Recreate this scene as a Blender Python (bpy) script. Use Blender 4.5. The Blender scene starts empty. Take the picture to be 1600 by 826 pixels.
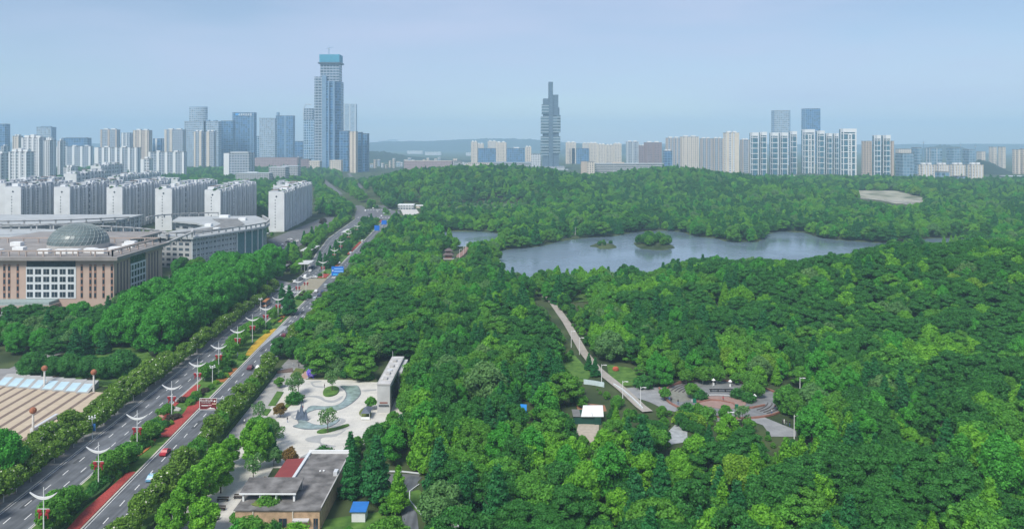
import bpy, bmesh, math, random
import numpy as np
from mathutils import Vector, Matrix
random.seed(7)
rng = np.random.default_rng(11)
SC = bpy.context.scene
COL = SC.collection
R_ = math.radians
# ---------------------------------------------------------------- camera, sky, sun, exposure
HOR, FPX, CH = 222.0, 1250.0, 90.0            # horizon row, focal length in photo pixels, eye height
cam_d = bpy.data.cameras.new('camera'); cam = bpy.data.objects.new('camera', cam_d); COL.objects.link(cam)
cam.location = (0, 0, CH); cam.rotation_euler = (R_(90), 0, 0)
cam_d.sensor_width = 36.0; cam_d.lens = FPX / 1600.0 * 36.0
cam_d.shift_y = -(413.0 - HOR) / 1600.0
cam_d.clip_start = 1.0; cam_d.clip_end = 40000.0
SC.camera = cam
SUN_EL, SUN_AZ = 50.0, 208.0                   # azimuth clockwise from +Y
w = bpy.data.worlds.new('World'); SC.world = w; w.use_nodes = True
nt = w.node_tree; nt.nodes.clear()
sky = nt.nodes.new('ShaderNodeTexSky'); sky.sky_type = 'NISHITA'; sky.sun_disc = False
sky.sun_elevation = R_(SUN_EL); sky.sun_rotation = R_(SUN_AZ); sky.altitude = 1200
sky.air_density = 1.0; sky.dust_density = 0.6; sky.ozone_density = 2.0
tc = nt.nodes.new('ShaderNodeTexCoord'); mp = nt.nodes.new('ShaderNodeMapping'); mp.inputs['Scale'].default_value = (1.0, 1.0, 5.0)
ns = nt.nodes.new('ShaderNodeTexNoise'); ns.inputs['Scale'].default_value = 2.1; ns.inputs['Detail'].default_value = 4
cr = nt.nodes.new('ShaderNodeMapRange'); cr.inputs[1].default_value = .38; cr.inputs[2].default_value = .72; cr.inputs[3].default_value = .25; cr.inputs[4].default_value = 1.0
mx = nt.nodes.new('ShaderNodeMix'); mx.data_type = 'RGBA'
mx.inputs[7].default_value = (5.1, 5.75, 7.7, 1)     # thin high overcast veil
bg = nt.nodes.new('ShaderNodeBackground'); bg.inputs[1].default_value = 0.060
wo = nt.nodes.new('ShaderNodeOutputWorld'); L = nt.links.new
L(tc.outputs['Generated'], mp.inputs[0]); L(mp.outputs[0], ns.inputs['Vector']); L(ns.outputs['Fac'], cr.inputs[0])
L(cr.outputs[0], mx.inputs[0]); L(sky.outputs[0], mx.inputs[6]); L(mx.outputs[2], bg.inputs[0]); L(bg.outputs[0], wo.inputs[0])
sd = bpy.data.lights.new('sun', 'SUN'); so = bpy.data.objects.new('sun', sd); COL.objects.link(so)
sd.energy = 2.3; sd.angle = R_(20); sd.color = (1.0, .96, .88)
az, el = R_(SUN_AZ), R_(SUN_EL)
tos = Vector((math.sin(az) * math.cos(el), math.cos(az) * math.cos(el), math.sin(el)))
so.rotation_euler = tos.to_track_quat('Z', 'Y').to_euler(); so.location = (0, -100, 600)
SC.view_settings.view_transform = 'Standard'; SC.view_settings.look = 'None'
SC.view_settings.exposure = 0.95; SC.view_settings.gamma = 1.0
SC.cycles.max_bounces = 8; SC.cycles.diffuse_bounces = 3; SC.cycles.glossy_bounces = 2; SC.cycles.transmission_bounces = 3
SC.cycles.volume_bounces = 4; SC.cycles.use_denoising = True; SC.cycles.use_adaptive_sampling = False
SC.cycles.caustics_reflective = False; SC.cycles.caustics_refractive = False
HAZE_D = 0.00016

# ---------------------------------------------------------------- pixel helpers (photo pixels -> points on the ground)
def P(px, py, z=0.0):
    Y = (CH - z) * FPX / (py - HOR)
    return ((px - 800.0) * Y / FPX, Y)
def poly(pts, z=0.0): return [P(a, b, z) for a, b in pts]
def pix(x, y, z): return (800.0 + x * FPX / y, HOR + (CH - z) * FPX / y)

# ---------------------------------------------------------------- terrain
def _b(x, y, cx, cy, rx, ry, h, p=1.3):
    r2 = ((x - cx) / rx) ** 2 + ((y - cy) / ry) ** 2
    return h * np.maximum(0.0, 1 - r2) ** p
def inpoly(x, y, pg):
    x = np.asarray(x, float); y = np.asarray(y, float); c = np.zeros(np.broadcast(x, y).shape, bool)
    n = len(pg)
    for i in range(n):
        x1, y1 = pg[i]; x2, y2 = pg[(i + 1) % n]
        if y1 == y2: continue
        m = ((y1 > y) != (y2 > y)) & (x < (x2 - x1) * (y - y1) / (y2 - y1) + x1)
        c ^= m
    return c
def dpoly(x, y, pg, closed=True):
    x = np.asarray(x, float); y = np.asarray(y, float); d = np.full(np.broadcast(x, y).shape, 1e9)
    n = len(pg)
    for i in range(n if closed else n - 1):
        x1, y1 = pg[i]; x2, y2 = pg[(i + 1) % n]; dx, dy = x2 - x1, y2 - y1; l2 = dx * dx + dy * dy + 1e-9
        t = np.clip(((x - x1) * dx + (y - y1) * dy) / l2, 0, 1)
        d = np.minimum(d, np.hypot(x - x1 - t * dx, y - y1 - t * dy))
    return d
LAKE_PX = [(776,393),(800,389),(850,384),(872,378),(905,372.5),(960,368.5),(1000,362),(1040,360),(1062,362),(1085,369),(1120,373),(1140,378),(1188,378),(1200,366),(1215,361),
           (1255,363),(1272,369),(1300,374),(1350,378),(1400,380),(1436,377),(1455,372),(1520,371),(1530,377),(1500,384),(1420,392),(1370,400),(1330,412),(1300,424),(1250,436),(1200,432),
           (1150,424),(1100,418),(1050,430),(1010,446),(960,444),(900,440),(850,448),(815,452),(790,430),(772,402)]
POND_PX = [(672,366),(700,361.5),(740,361),(775,364),(790,370),(775,378),(745,384),(710,384),(680,376)]
LAKE, POND = poly(LAKE_PX), poly(POND_PX)
ISLES = [(943, 384, 19, 4.5, 1.5), (1021, 383, 31, 6.5, 2.4)]
def terrain(x, y):
    x = np.asarray(x, float); y = np.asarray(y, float)
    h = _b(x, y, 335, 450, 265, 145, 22)
    rx_ = np.interp(800 + x*1250/1480., [555, 600, 640, 700, 780, 860, 900, 930, 1000, 1060, 1130, 1200, 1300, 1420, 1500, 1600], [0, 16, 26, 31, 34, 26, 17, 12, 24, 31, 21, 8, 9, 9, 5, 3])
    h = np.maximum(h, rx_ * np.maximum(0, 1 - ((y - 1480) / 340.) ** 2) ** 1.2)
    h = h + _b(x, y, 60, 1180, 150, 120, 8) + _b(x, y, 380, 1150, 220, 110, 9)
    h = h + _b(x, y, -20, 420, 75, 110, 3.0) + _b(x, y, 100, 420, 90, 70, 3.0)
    for pg in (LAKE, POND):
        ins = inpoly(x, y, pg); d = dpoly(x, y, pg)
        h = np.where(ins, -np.minimum(3.0, d * .25) - .3, h * np.clip((d - 2) / 35, 0, 1))
    for ix, iy, rw, rh, hh in ISLES:
        cx, cy = P(ix, iy); rx = rw * cy / FPX; ry = rh * cy * cy / (CH * FPX)
        r2 = ((x - cx) / rx) ** 2 + ((y - cy) / ry) ** 2
        h = np.where(r2 < 1.3, np.maximum(h, hh * (1.15 - r2)), h)
    return h
def tz(x, y): return float(terrain(np.array([x]), np.array([y]))[0])

# ---------------------------------------------------------------- materials
MC = {}
def mat(name, col, rough=.75, var=.12, scale=.8, col2=None, metal=0, spec=.3, bump=0, coord='Object', emit=0, tiles=0, streak=0):
    if name in MC: return MC[name]
    m = bpy.data.materials.new(name); m.use_nodes = True; n = m.node_tree; b = n.nodes['Principled BSDF']; MC[name] = m
    b.inputs['Roughness'].default_value = rough; b.inputs['Metallic'].default_value = metal; b.inputs['Specular IOR Level'].default_value = spec
    t = n.nodes.new('ShaderNodeTexCoord'); z = n.nodes.new('ShaderNodeTexNoise'); z.inputs['Scale'].default_value = scale; z.inputs['Detail'].default_value = 5
    n.links.new(t.outputs[coord], z.inputs['Vector'])
    r = n.nodes.new('ShaderNodeMapRange'); r.inputs[1].default_value = .3; r.inputs[2].default_value = .7; n.links.new(z.outputs['Fac'], r.inputs[0])
    k = n.nodes.new('ShaderNodeMix'); k.data_type = 'RGBA'
    a = [c * (1 - var) for c in col]; c2 = col2 if col2 else [min(1, c * (1 + var)) for c in col]
    k.inputs[6].default_value = (*a, 1); k.inputs[7].default_value = (*c2, 1)
    n.links.new(r.outputs[0], k.inputs[0]); fin = k.outputs[2]
    if tiles:
        bt = n.nodes.new('ShaderNodeTexBrick'); bt.inputs['Scale'].default_value = 1.0; bt.inputs['Brick Width'].default_value = tiles; bt.inputs['Row Height'].default_value = tiles*.6; bt.inputs['Mortar Size'].default_value = .06
        bt.inputs['Color1'].default_value = (1.04,1.035,1.02,1); bt.inputs['Color2'].default_value = (.95,.955,.96,1); bt.inputs['Mortar'].default_value = (.84,.84,.84,1); n.links.new(t.outputs[coord], bt.inputs['Vector'])
        mm = n.nodes.new('ShaderNodeMix'); mm.data_type = 'RGBA'; mm.blend_type = 'MULTIPLY'; mm.inputs[0].default_value = 1; n.links.new(fin, mm.inputs[6]); n.links.new(bt.outputs['Color'], mm.inputs[7]); fin = mm.outputs[2]
    if streak:
        mp2 = n.nodes.new('ShaderNodeMapping'); mp2.inputs['Rotation'].default_value = (0,0,-.058); mp2.inputs['Scale'].default_value = (.75,.018,1); n2_ = n.nodes.new('ShaderNodeTexNoise'); n2_.inputs['Scale'].default_value = 1.0; n2_.inputs['Detail'].default_value = 3
        n.links.new(t.outputs[coord], mp2.inputs[0]); n.links.new(mp2.outputs[0], n2_.inputs['Vector']); rr_ = n.nodes.new('ShaderNodeMapRange'); rr_.inputs[1].default_value = .35; rr_.inputs[2].default_value = .65; rr_.inputs[3].default_value = 1-streak; rr_.inputs[4].default_value = 1+streak; n.links.new(n2_.outputs['Fac'], rr_.inputs[0])
        mm = n.nodes.new('ShaderNodeMix'); mm.data_type = 'RGBA'; mm.blend_type = 'MULTIPLY'; mm.inputs[0].default_value = 1; n.links.new(fin, mm.inputs[6]); n.links.new(rr_.outputs[0], mm.inputs[7]); fin = mm.outputs[2]
    n.links.new(fin, b.inputs['Base Color'])
    if bump:
        bp = n.nodes.new('ShaderNodeBump'); bp.inputs['Strength'].default_value = bump; n.links.new(z.outputs['Fac'], bp.inputs['Height']); n.links.new(bp.outputs[0], b.inputs['Normal'])
    if emit:
        n.links.new(k.outputs[2], b.inputs['Emission Color']); b.inputs['Emission Strength'].default_value = emit
    return m
def facade(name, wall, glass, fh=3.0, bw=3.4, wf=.6, hf=.55, grough=.25, wrough=.8, var=.5):
    if name in MC: return MC[name]
    m = bpy.data.materials.new(name); m.use_nodes = True; n = m.node_tree; b = n.nodes['Principled BSDF']; MC[name] = m
    lk = n.links.new
    t = n.nodes.new('ShaderNodeTexCoord'); s = n.nodes.new('ShaderNodeSeparateXYZ'); lk(t.outputs['Object'], s.inputs[0])
    def M(op, a, c=None, d=None):
        q = n.nodes.new('ShaderNodeMath'); q.operation = op
        for i, v in enumerate((a, c, d)):
            if v is None: continue
            if isinstance(v, (int, float)): q.inputs[i].default_value = v
            else: lk(v, q.inputs[i])
        return q.outputs[0]
    u = M('DIVIDE', M('ADD', s.outputs[0], s.outputs[1]), bw); v = M('DIVIDE', s.outputs[2], fh)
    fu, fv = M('FRACT', u), M('FRACT', v)
    inu = M('LESS_THAN', M('ABSOLUTE', M('SUBTRACT', fu, .5)), wf / 2); inv = M('LESS_THAN', M('ABSOLUTE', M('SUBTRACT', fv, .5)), hf / 2)
    msk = M('MULTIPLY', inu, inv)
    cv = n.nodes.new('ShaderNodeCombineXYZ'); lk(M('FLOOR', u), cv.inputs[0]); lk(M('FLOOR', v), cv.inputs[1])
    wn = n.nodes.new('ShaderNodeTexWhiteNoise'); wn.noise_dimensions = '2D'; lk(cv.outputs[0], wn.inputs['Vector'])
    g = n.nodes.new('ShaderNodeMix'); g.data_type = 'RGBA'; lk(wn.outputs[0], g.inputs[0])
    g.inputs[6].default_value = (*[c * (1 - var) for c in glass], 1); g.inputs[7].default_value = (*[min(1, c * (1 + var)) for c in glass], 1)
    z = n.nodes.new('ShaderNodeTexNoise'); z.inputs['Scale'].default_value = .09; lk(t.outputs['Object'], z.inputs['Vector'])
    wv = n.nodes.new('ShaderNodeMix'); wv.data_type = 'RGBA'; lk(z.outputs['Fac'], wv.inputs[0])
    wv.inputs[6].default_value = (*[c * .86 for c in wall], 1); wv.inputs[7].default_value = (*[min(1, c * 1.12) for c in wall], 1)
    k = n.nodes.new('ShaderNodeMix'); k.data_type = 'RGBA'; lk(msk, k.inputs[0]); lk(wv.outputs[2], k.inputs[6]); lk(g.outputs[2], k.inputs[7])
    lk(k.outputs[2], b.inputs['Base Color'])
    lk(M('ADD', M('MULTIPLY', msk, grough - wrough), wrough), b.inputs['Roughness'])
    return m
def leafmat(name, c1, c2, c3):
    """c1..c2 across the leaves, c3 pulled in per tree"""
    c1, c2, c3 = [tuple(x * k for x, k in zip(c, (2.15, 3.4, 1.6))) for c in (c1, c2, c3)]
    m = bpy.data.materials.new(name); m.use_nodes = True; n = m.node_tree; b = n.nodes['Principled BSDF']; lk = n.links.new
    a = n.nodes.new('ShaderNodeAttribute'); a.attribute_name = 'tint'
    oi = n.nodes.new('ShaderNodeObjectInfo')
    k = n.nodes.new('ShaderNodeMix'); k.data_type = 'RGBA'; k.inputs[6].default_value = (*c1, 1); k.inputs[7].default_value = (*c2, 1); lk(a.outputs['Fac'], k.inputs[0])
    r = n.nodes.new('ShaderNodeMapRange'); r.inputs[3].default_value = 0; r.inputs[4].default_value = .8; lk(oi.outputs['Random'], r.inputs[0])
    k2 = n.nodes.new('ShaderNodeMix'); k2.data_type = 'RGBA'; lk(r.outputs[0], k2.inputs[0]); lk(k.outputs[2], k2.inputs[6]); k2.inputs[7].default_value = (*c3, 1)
    lk(k2.outputs[2], b.inputs['Base Color']); b.inputs['Roughness'].default_value = .6; b.inputs['Specular IOR Level'].default_value = .25
    tr = n.nodes.new('ShaderNodeBsdfTranslucent'); lk(k2.outputs[2], tr.inputs[0])
    ms = n.nodes.new('ShaderNodeMixShader'); ms.inputs[0].default_value = .34
    lk(b.outputs[0], ms.inputs[1]); lk(tr.outputs[0], ms.inputs[2]); lk(ms.outputs[0], n.nodes['Material Output'].inputs[0])
    MC[name] = m; return m
# ---------------------------------------------------------------- mesh builder
class MB:
    def __init__(s): s.v = []; s.f = []; s.m = []; s.k = 0
    def _a(s, vs, fs):
        o = len(s.v); s.v += vs; s.f += [[i + o for i in f] for f in fs]; s.m += [s.k] * len(fs); return s
    def box(s, x0, x1, y0, y1, z0, z1):
        return s._a([(x0,y0,z0),(x1,y0,z0),(x1,y1,z0),(x0,y1,z0),(x0,y0,z1),(x1,y0,z1),(x1,y1,z1),(x0,y1,z1)],
                    [[0,3,2,1],[4,5,6,7],[0,1,5,4],[1,2,6,5],[2,3,7,6],[3,0,4,7]])
    def obox(s, cx, cy, z0, w, d, h, a=0.0):
        c, n = math.cos(a), math.sin(a)
        q = [(-w/2,-d/2),(w/2,-d/2),(w/2,d/2),(-w/2,d/2)]; q = [(cx + x*c - y*n, cy + x*n + y*c) for x, y in q]
        return s.prism(q, z0, z0 + h)
    def prism(s, pg, z0, z1):
        a = sum(pg[i][0]*pg[(i+1)%len(pg)][1] - pg[(i+1)%len(pg)][0]*pg[i][1] for i in range(len(pg)))
        if a < 0: pg = pg[::-1]
        n = len(pg)
        return s._a([(x,y,z0) for x,y in pg] + [(x,y,z1) for x,y in pg], [list(range(n))[::-1], list(range(n,2*n))] + [[i,(i+1)%n,(i+1)%n+n,i+n] for i in range(n)])
    def sheet(s, pg, z):
        a = sum(pg[i][0]*pg[(i+1)%len(pg)][1] - pg[(i+1)%len(pg)][0]*pg[i][1] for i in range(len(pg)))
        if a < 0: pg = pg[::-1]
        return s._a([(x,y,z) for x,y in pg], [list(range(len(pg)))])
    def quad(s, *p): return s._a(list(p), [list(range(len(p)))])
    def cyl(s, cx, cy, z0, z1, r0, r1=None, n=10):
        r1 = r0 if r1 is None else r1
        vs = [(cx+r0*math.cos(2*math.pi*i/n), cy+r0*math.sin(2*math.pi*i/n), z0) for i in range(n)] + [(cx+r1*math.cos(2*math.pi*i/n), cy+r1*math.sin(2*math.pi*i/n), z1) for i in range(n)]
        return s._a(vs, [list(range(n))[::-1], list(range(n,2*n))] + [[i,(i+1)%n,(i+1)%n+n,i+n] for i in range(n)])
    def ball(s, cx, cy, cz, rx, ry=None, rz=None, n=12, m=8, zmin=-1.0, jit=0):
        ry = ry or rx; rz = rz or rx; vs = []; fs = []
        t0 = math.asin(zmin) if zmin > -1 else -math.pi/2
        for j in range(m+1):
            t = t0 + (math.pi/2 - t0)*j/m
            for i in range(n):
                q = 1 + random.uniform(-jit, jit); a = 2*math.pi*i/n
                vs.append((cx+rx*q*math.cos(t)*math.cos(a), cy+ry*q*math.cos(t)*math.sin(a), cz+rz*q*math.sin(t)))
        for j in range(m):
            for i in range(n): fs.append([j*n+i, j*n+(i+1)%n, (j+1)*n+(i+1)%n, (j+1)*n+i])
        return s._a(vs, fs)
    def tube(s, pts, r, n=6, r1=None):
        pts = [Vector(p) for p in pts]; vs = []; fs = []; N = len(pts)
        for i, p in enumerate(pts):
            d = (pts[min(i+1,N-1)] - pts[max(i-1,0)]).normalized(); u = d.orthogonal().normalized(); v = d.cross(u)
            rr = r if r1 is None else r + (r1-r)*i/(N-1)
            for k in range(n): a = 2*math.pi*k/n; vs.append(tuple(p + u*rr*math.cos(a) + v*rr*math.sin(a)))
        for i in range(N-1):
            d0 = vs[i*n]
            for k in range(n): fs.append([i*n+k, i*n+(k+1)%n, (i+1)*n+(k+1)%n, (i+1)*n+k])
        fs += [list(range(n))[::-1], list(range((N-1)*n, N*n))]
        return s._a(vs, fs)
    def ribbon(s, a, b, z0, z1=None):
        """between two polylines a and b: a sheet at z0, or a solid z0..z1"""
        n = len(a)
        if z1 is None:
            return s._a([(x,y,z0) for x,y in a] + [(x,y,z0) for x,y in b], [[i, i+n, i+1+n, i+1] for i in range(n-1)])
        for i in range(n-1): s.prism([a[i], b[i], b[i+1], a[i+1]], z0, z1)
        return s
    def build(s, name, m, parent=None, local=False, smooth=False):
        me = bpy.data.meshes.new(name)
        off = Vector((0,0,0)); p = parent
        if not local:
            while p is not None: off += p.location; p = p.parent
        me.from_pydata([(x-off.x, y-off.y, z-off.z) for x,y,z in s.v], [], s.f)
        for q in (m if isinstance(m, (list, tuple)) else [m]): me.materials.append(q)
        if isinstance(m, (list, tuple)): me.polygons.foreach_set('material_index', s.m)
        if smooth: me.polygons.foreach_set('use_smooth', [True]*len(s.f))
        me.update()
        bm = bmesh.new(); bm.from_mesh(me); bmesh.ops.recalc_face_normals(bm, faces=bm.faces); bm.to_mesh(me); bm.free()
        o = bpy.data.objects.new(name, me); COL.objects.link(o)
        if parent is not None: o.parent = parent
        return o
def tag(o, label=None, cat=None, group=None, kind=None):
    for k, v in (('label', label), ('category', cat), ('group', group), ('kind', kind)):
        if v: o[k] = v
    return o
def thing(name, label, cat, loc=(0,0,0), rz=0, group=None):
    o = bpy.data.objects.new(name, None); COL.objects.link(o); o.location = loc; o.rotation_euler = (0,0,rz); o.empty_display_size = .5
    return tag(o, label, cat, group)
KIDS = {}
def copy_tree(o, parent=None, label=None, group=None):
    c = o.copy(); COL.objects.link(c); c.parent = parent
    if label: c['label'] = label
    if group: c['group'] = group
    for ch in (KIDS.get(o.name) or [k for k in o.children]):
        copy_tree(ch, c)
    return c
def struct(name, mb, m, kind='structure'): return tag(mb.build(name, m), kind=kind)
KEEP = []          # photo-pixel regions that no tree crown may cover
FOOT = []          # ground polygons no tree may stand in
def keep(pg): KEEP.append(pg); return pg
def foot(x0, x1, y0, y1, m=3): FOOT.append([(x0-m,y0-m),(x1+m,y0-m),(x1+m,y1+m),(x0-m,y1+m)])

# ---------------------------------------------------------------- palette
WHITE = mat('white_paint', (.78,.79,.78), .6, .05); CONC = mat('concrete', (.42,.41,.39), .9, .15, .3); ROOFG = mat('roof_grey', (.20,.20,.195), .9, .3, .25)
DARKG = mat('dark_glass', (.03,.045,.06), .2, .3, .4, spec=.5); BLUEG = mat('blue_glass', (.06,.13,.22), .2, .25, .05, spec=.5)
ASPH = mat('asphalt', (.125,.134,.146), .9, .22, .22, streak=.24); ASPH2 = mat('old_asphalt', (.14,.142,.145), .92, .22, .2)
MARK = mat('road_paint', (.75,.75,.73), .7, .2, 2.0); KERB = mat('kerb_stone', (.55,.52,.45), .85, .15, 1.0)
PAVE = mat('grey_paving', (.24,.24,.235), .9, .2, .5, tiles=1.6); LAWN = mat('lawn', (.055,.15,.022), .95, .3, .35, col2=(.12,.23,.04), bump=.4)
METAL = mat('pale_metal', (.68,.69,.70), .4, .06, metal=.2); BROWNW = mat('dark_wood', (.05,.035,.025), .8, .3)
BLACK = mat('dark_rubber', (.015,.015,.016), .7, .2); SKIN = mat('skin', (.45,.27,.19), .6, .08)
# ---------------------------------------------------------------- ground
def axis(fine0, fine1, step, far0, far1, gro=1.25):
    a = list(np.arange(fine0, fine1 + .1, step)); s = step
    while a[-1] < far1: s *= gro; a.append(min(a[-1] + s, far1))
    s = step; f = [a[0]]
    while f[-1] > far0: s *= gro; f.append(max(f[-1] - s, far0))
    return np.array(f[:0:-1] + a)
gx, gy = axis(-380, 760, 7, -10800, 10800), axis(130, 1880, 7, -900, 11800)
GX, GY = np.meshgrid(gx, gy); GZ = terrain(GX, GY)
me = bpy.data.meshes.new('ground'); nx, ny = len(gx), len(gy)
idx = np.arange(nx*ny).reshape(ny, nx)
fc = np.stack([idx[:-1,:-1], idx[:-1,1:], idx[1:,1:], idx[1:,:-1]], -1).reshape(-1, 4)
me.vertices.add(nx*ny); me.vertices.foreach_set('co', np.stack([GX,GY,GZ], -1).ravel())
me.loops.add(fc.size); me.loops.foreach_set('vertex_index', fc.ravel()); me.polygons.add(len(fc)); me.polygons.foreach_set('loop_start', np.arange(0, fc.size, 4)); me.polygons.foreach_set('loop_total', np.full(len(fc), 4))
me.polygons.foreach_set('use_smooth', np.ones(len(fc), bool)); me.update(calc_edges=True); me.validate()
GROUNDM = mat('ground_soil_grass', (.028,.055,.018), .95, .3, .045, col2=(.085,.115,.04), bump=.3); me.materials.append(GROUNDM)
go = bpy.data.objects.new('ground', me); COL.objects.link(go); tag(go, kind='structure')
# water
WM = bpy.data.materials.new('lake_water'); WM.use_nodes = True; n = WM.node_tree; b = n.nodes['Principled BSDF']
b.inputs['Base Color'].default_value = (.13,.18,.22,1); b.inputs['Roughness'].default_value = .2; b.inputs['Specular IOR Level'].default_value = .5; b.inputs['IOR'].default_value = 1.33
t = n.nodes.new('ShaderNodeTexCoord'); mpp = n.nodes.new('ShaderNodeMapping'); mpp.inputs['Scale'].default_value = (.5, .18, 1); z = n.nodes.new('ShaderNodeTexNoise'); z.inputs['Scale'].default_value = .8; z.inputs['Detail'].default_value = 5
bp = n.nodes.new('ShaderNodeBump'); bp.inputs['Strength'].default_value = .4; bp.inputs['Distance'].default_value = .5
zw = n.nodes.new('ShaderNodeTexNoise'); zw.inputs['Scale'].default_value = .012; zw.inputs['Detail'].default_value = 3; rw_ = n.nodes.new('ShaderNodeMapRange'); rw_.inputs[1].default_value = .4; rw_.inputs[2].default_value = .62; rw_.inputs[3].default_value = .07; rw_.inputs[4].default_value = .34
n.links.new(t.outputs['Object'], zw.inputs['Vector']); n.links.new(zw.outputs['Fac'], rw_.inputs[0]); n.links.new(rw_.outputs[0], b.inputs['Roughness'])
n.links.new(t.outputs['Object'], mpp.inputs[0]); n.links.new(mpp.outputs[0], z.inputs['Vector']); n.links.new(z.outputs['Fac'], bp.inputs['Height']); n.links.new(bp.outputs[0], b.inputs['Normal'])
def grow(pg, r):
    cx = sum(p[0] for p in pg)/len(pg); cy = sum(p[1] for p in pg)/len(pg); out = []
    a = sum(pg[i][0]*pg[(i+1)%len(pg)][1]-pg[(i+1)%len(pg)][0]*pg[i][1] for i in range(len(pg))); sg = 1 if a > 0 else -1
    for i in range(len(pg)):
        p0, p1, p2 = pg[i-1], pg[i], pg[(i+1)%len(pg)]
        dx, dy = p2[0]-p0[0], p2[1]-p0[1]; l = math.hypot(dx, dy); out.append((p1[0]+sg*dy/l*r, p1[1]-sg*dx/l*r))
    return out
struct('lake', MB().sheet(grow(LAKE, 2.5), -.22), WM)
struct('pond_water', MB().sheet(grow(POND, 2.5), -.22), WM)
keep([(786,393),(850,386),(905,375),(960,370),(1040,362),(1062,364),(1085,371),(1130,376),(1190,379),(1203,368),(1215,363),(1250,365),(1272,371),(1345,379),(1385,381),(1350,387),(1290,394),(1250,405),(1215,404),(1192,396),(1160,395),(1120,390),(1098,386),(1080,396),(1040,392),(1012,402),(1005,412),(960,408),(905,403),(880,406),(846,404),(840,414),(828,422),(815,410),(795,402)])
keep([(692,366),(740,363),(775,365),(772,372),(745,376),(715,370)])
keep([(1440,376),(1470,374),(1518,373),(1500,377),(1450,378)])
# ---------------------------------------------------------------- haze (one even volume round everything, sky outside)
HM = bpy.data.materials.new('haze_air'); HM.use_nodes = True; n = HM.node_tree; n.nodes.remove(n.nodes['Principled BSDF'])
pv = n.nodes.new('ShaderNodeVolumePrincipled'); pv.inputs['Color'].default_value = (.54,.79,1.0,1); pv.inputs['Density'].default_value = HAZE_D; pv.inputs['Anisotropy'].default_value = -.08
n.links.new(pv.outputs[0], n.nodes['Material Output'].inputs['Volume'])
hz = MB().box(-11000, 11000, -1000, 12000, -5, 392).build('haze', HM); tag(hz, kind='stuff'); hz.display_type = 'WIRE'

# ---------------------------------------------------------------- roads
def lerp_line(tab, y):
    for (y0, x0), (y1, x1) in zip(tab, tab[1:]):
        if y <= y1 or (y1, x1) == tab[-1]: return x0 + (x1-x0)*(y-y0)/(y1-y0)
RLt = [(120,-95.7),(554,-123.7),(950,-149.3)]
RRt = [(120,-85.0),(554,-112.2),(950,-136.8)]
LIt = [(120,-108.8),(420,-124.0),(560,-131.5),(650,-146),(750,-160),(850,-166),(950,-172),(1051,-190)]
LOt = [(120,-120.4),(420,-136.2),(560,-144.0),(650,-158.5),(750,-172),(850,-178),(950,-184),(1051,-203)]
rl = lambda y: lerp_line(RLt, y); rr = lambda y: lerp_line(RRt, y); li = lambda y: lerp_line(LIt, y); lo = lambda y: lerp_line(LOt, y)
ys = lambda a, b, s=10: list(np.linspace(a, b, max(2, int((b-a)/s)+1)))
Y1 = ys(120, 950)
struct('carriageway', MB().ribbon([(rl(y), y) for y in Y1], [(rr(y), y) for y in Y1], .03), ASPH)
Y2 = ys(120, 1051)
struct('carriageway', MB().ribbon([(lo(y), y) for y in Y2], [(li(y), y) for y in Y2], .03), ASPH)
for a, b in ((120, 487), (528, 925)):       # planted median between the carriageways: kerbs then soil
    Ym = ys(a, b)
    struct('kerb', MB().ribbon([(li(y), y) for y in Ym], [(li(y)+.35, y) for y in Ym], .0, .16), KERB)
    struct('kerb', MB().ribbon([(rl(y)-.45, y) for y in Ym], [(rl(y), y) for y in Ym], .0, .2), KERB)
    struct('median_lawn', MB().ribbon([(li(y)+.35, y) for y in Ym], [(rl(y)-.45, y) for y in Ym], .13), LAWN)
for a, b in ((120, 480), (560, 940)):
    Ym = ys(a, b); struct('kerb', MB().ribbon([(lo(y)-.35, y) for y in Ym], [(lo(y), y) for y in Ym], .0, .16), KERB)
Ym = ys(120, 310); struct('kerb', MB().ribbon([(rr(y), y) for y in Ym], [(rr(y)+.35, y) for y in Ym], .0, .16), KERB)
Ym = ys(345, 925); struct('kerb', MB().ribbon([(rr(y), y) for y in Ym], [(rr(y)+.35, y) for y in Ym], .0, .16), KERB)
struct('crossing_road', MB().sheet([(-131.5,487),(-119,487),(-122,528),(-134,528)], .034), mat('tan_paving', (.30,.27,.20), .9, .15, .4))
struct('side_road', MB().sheet([(-141,487),(-141.5,512),(-170,540),(-196,600),(-200,640),(-212,640),(-206,590),(-184,530),(-160,487)], .036), mat('pale_concrete', (.33,.33,.32), .9, .15, .3))
struct('junction', MB().sheet([(-136.6,930),(-137,975),(-146,1040),(-176,1085),(-206,1070),(-203,1040),(-186,945)], .034), mat('junction_asphalt', (.14,.14,.15), .9, .15, .3))
def way(name, pts, wd, z, m):
    a, b = [], []
    for i, (x, y) in enumerate(pts):
        p0, p1 = pts[max(i-1,0)], pts[min(i+1,len(pts)-1)]; dx, dy = p1[0]-p0[0], p1[1]-p0[1]; l = math.hypot(dx, dy)
        a.append((x - dy/l*wd/2, y + dx/l*wd/2)); b.append((x + dy/l*wd/2, y - dx/l*wd/2))
    FOOT.append(a + b[::-1])
    return struct(name, MB().ribbon(a, b, z), m)
way('far_road', [(-196,1040),(-208,1100),(-262,1264),(-350,1562),(-440,1875),(-560,2300)], 11, .05, ASPH2)
way('far_road', [(-146,960),(-158,1040),(-197,1172),(-264,1442),(-349,1786),(-470,2300)], 9, .05, ASPH2)
FOOT += [[(lo(y)-1, y) for y in Y2] + [(rr(y)+1, y) for y in Y2[::-1] if y <= 950]]
FOOT += [[(-141,480),(-141.5,512),(-170,540),(-196,600),(-200,640),(-214,640),(-208,590),(-186,530),(-165,480)], [(-130,925),(-134,985),(-142,1045),(-176,1090),(-212,1075),(-190,930)]]
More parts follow.
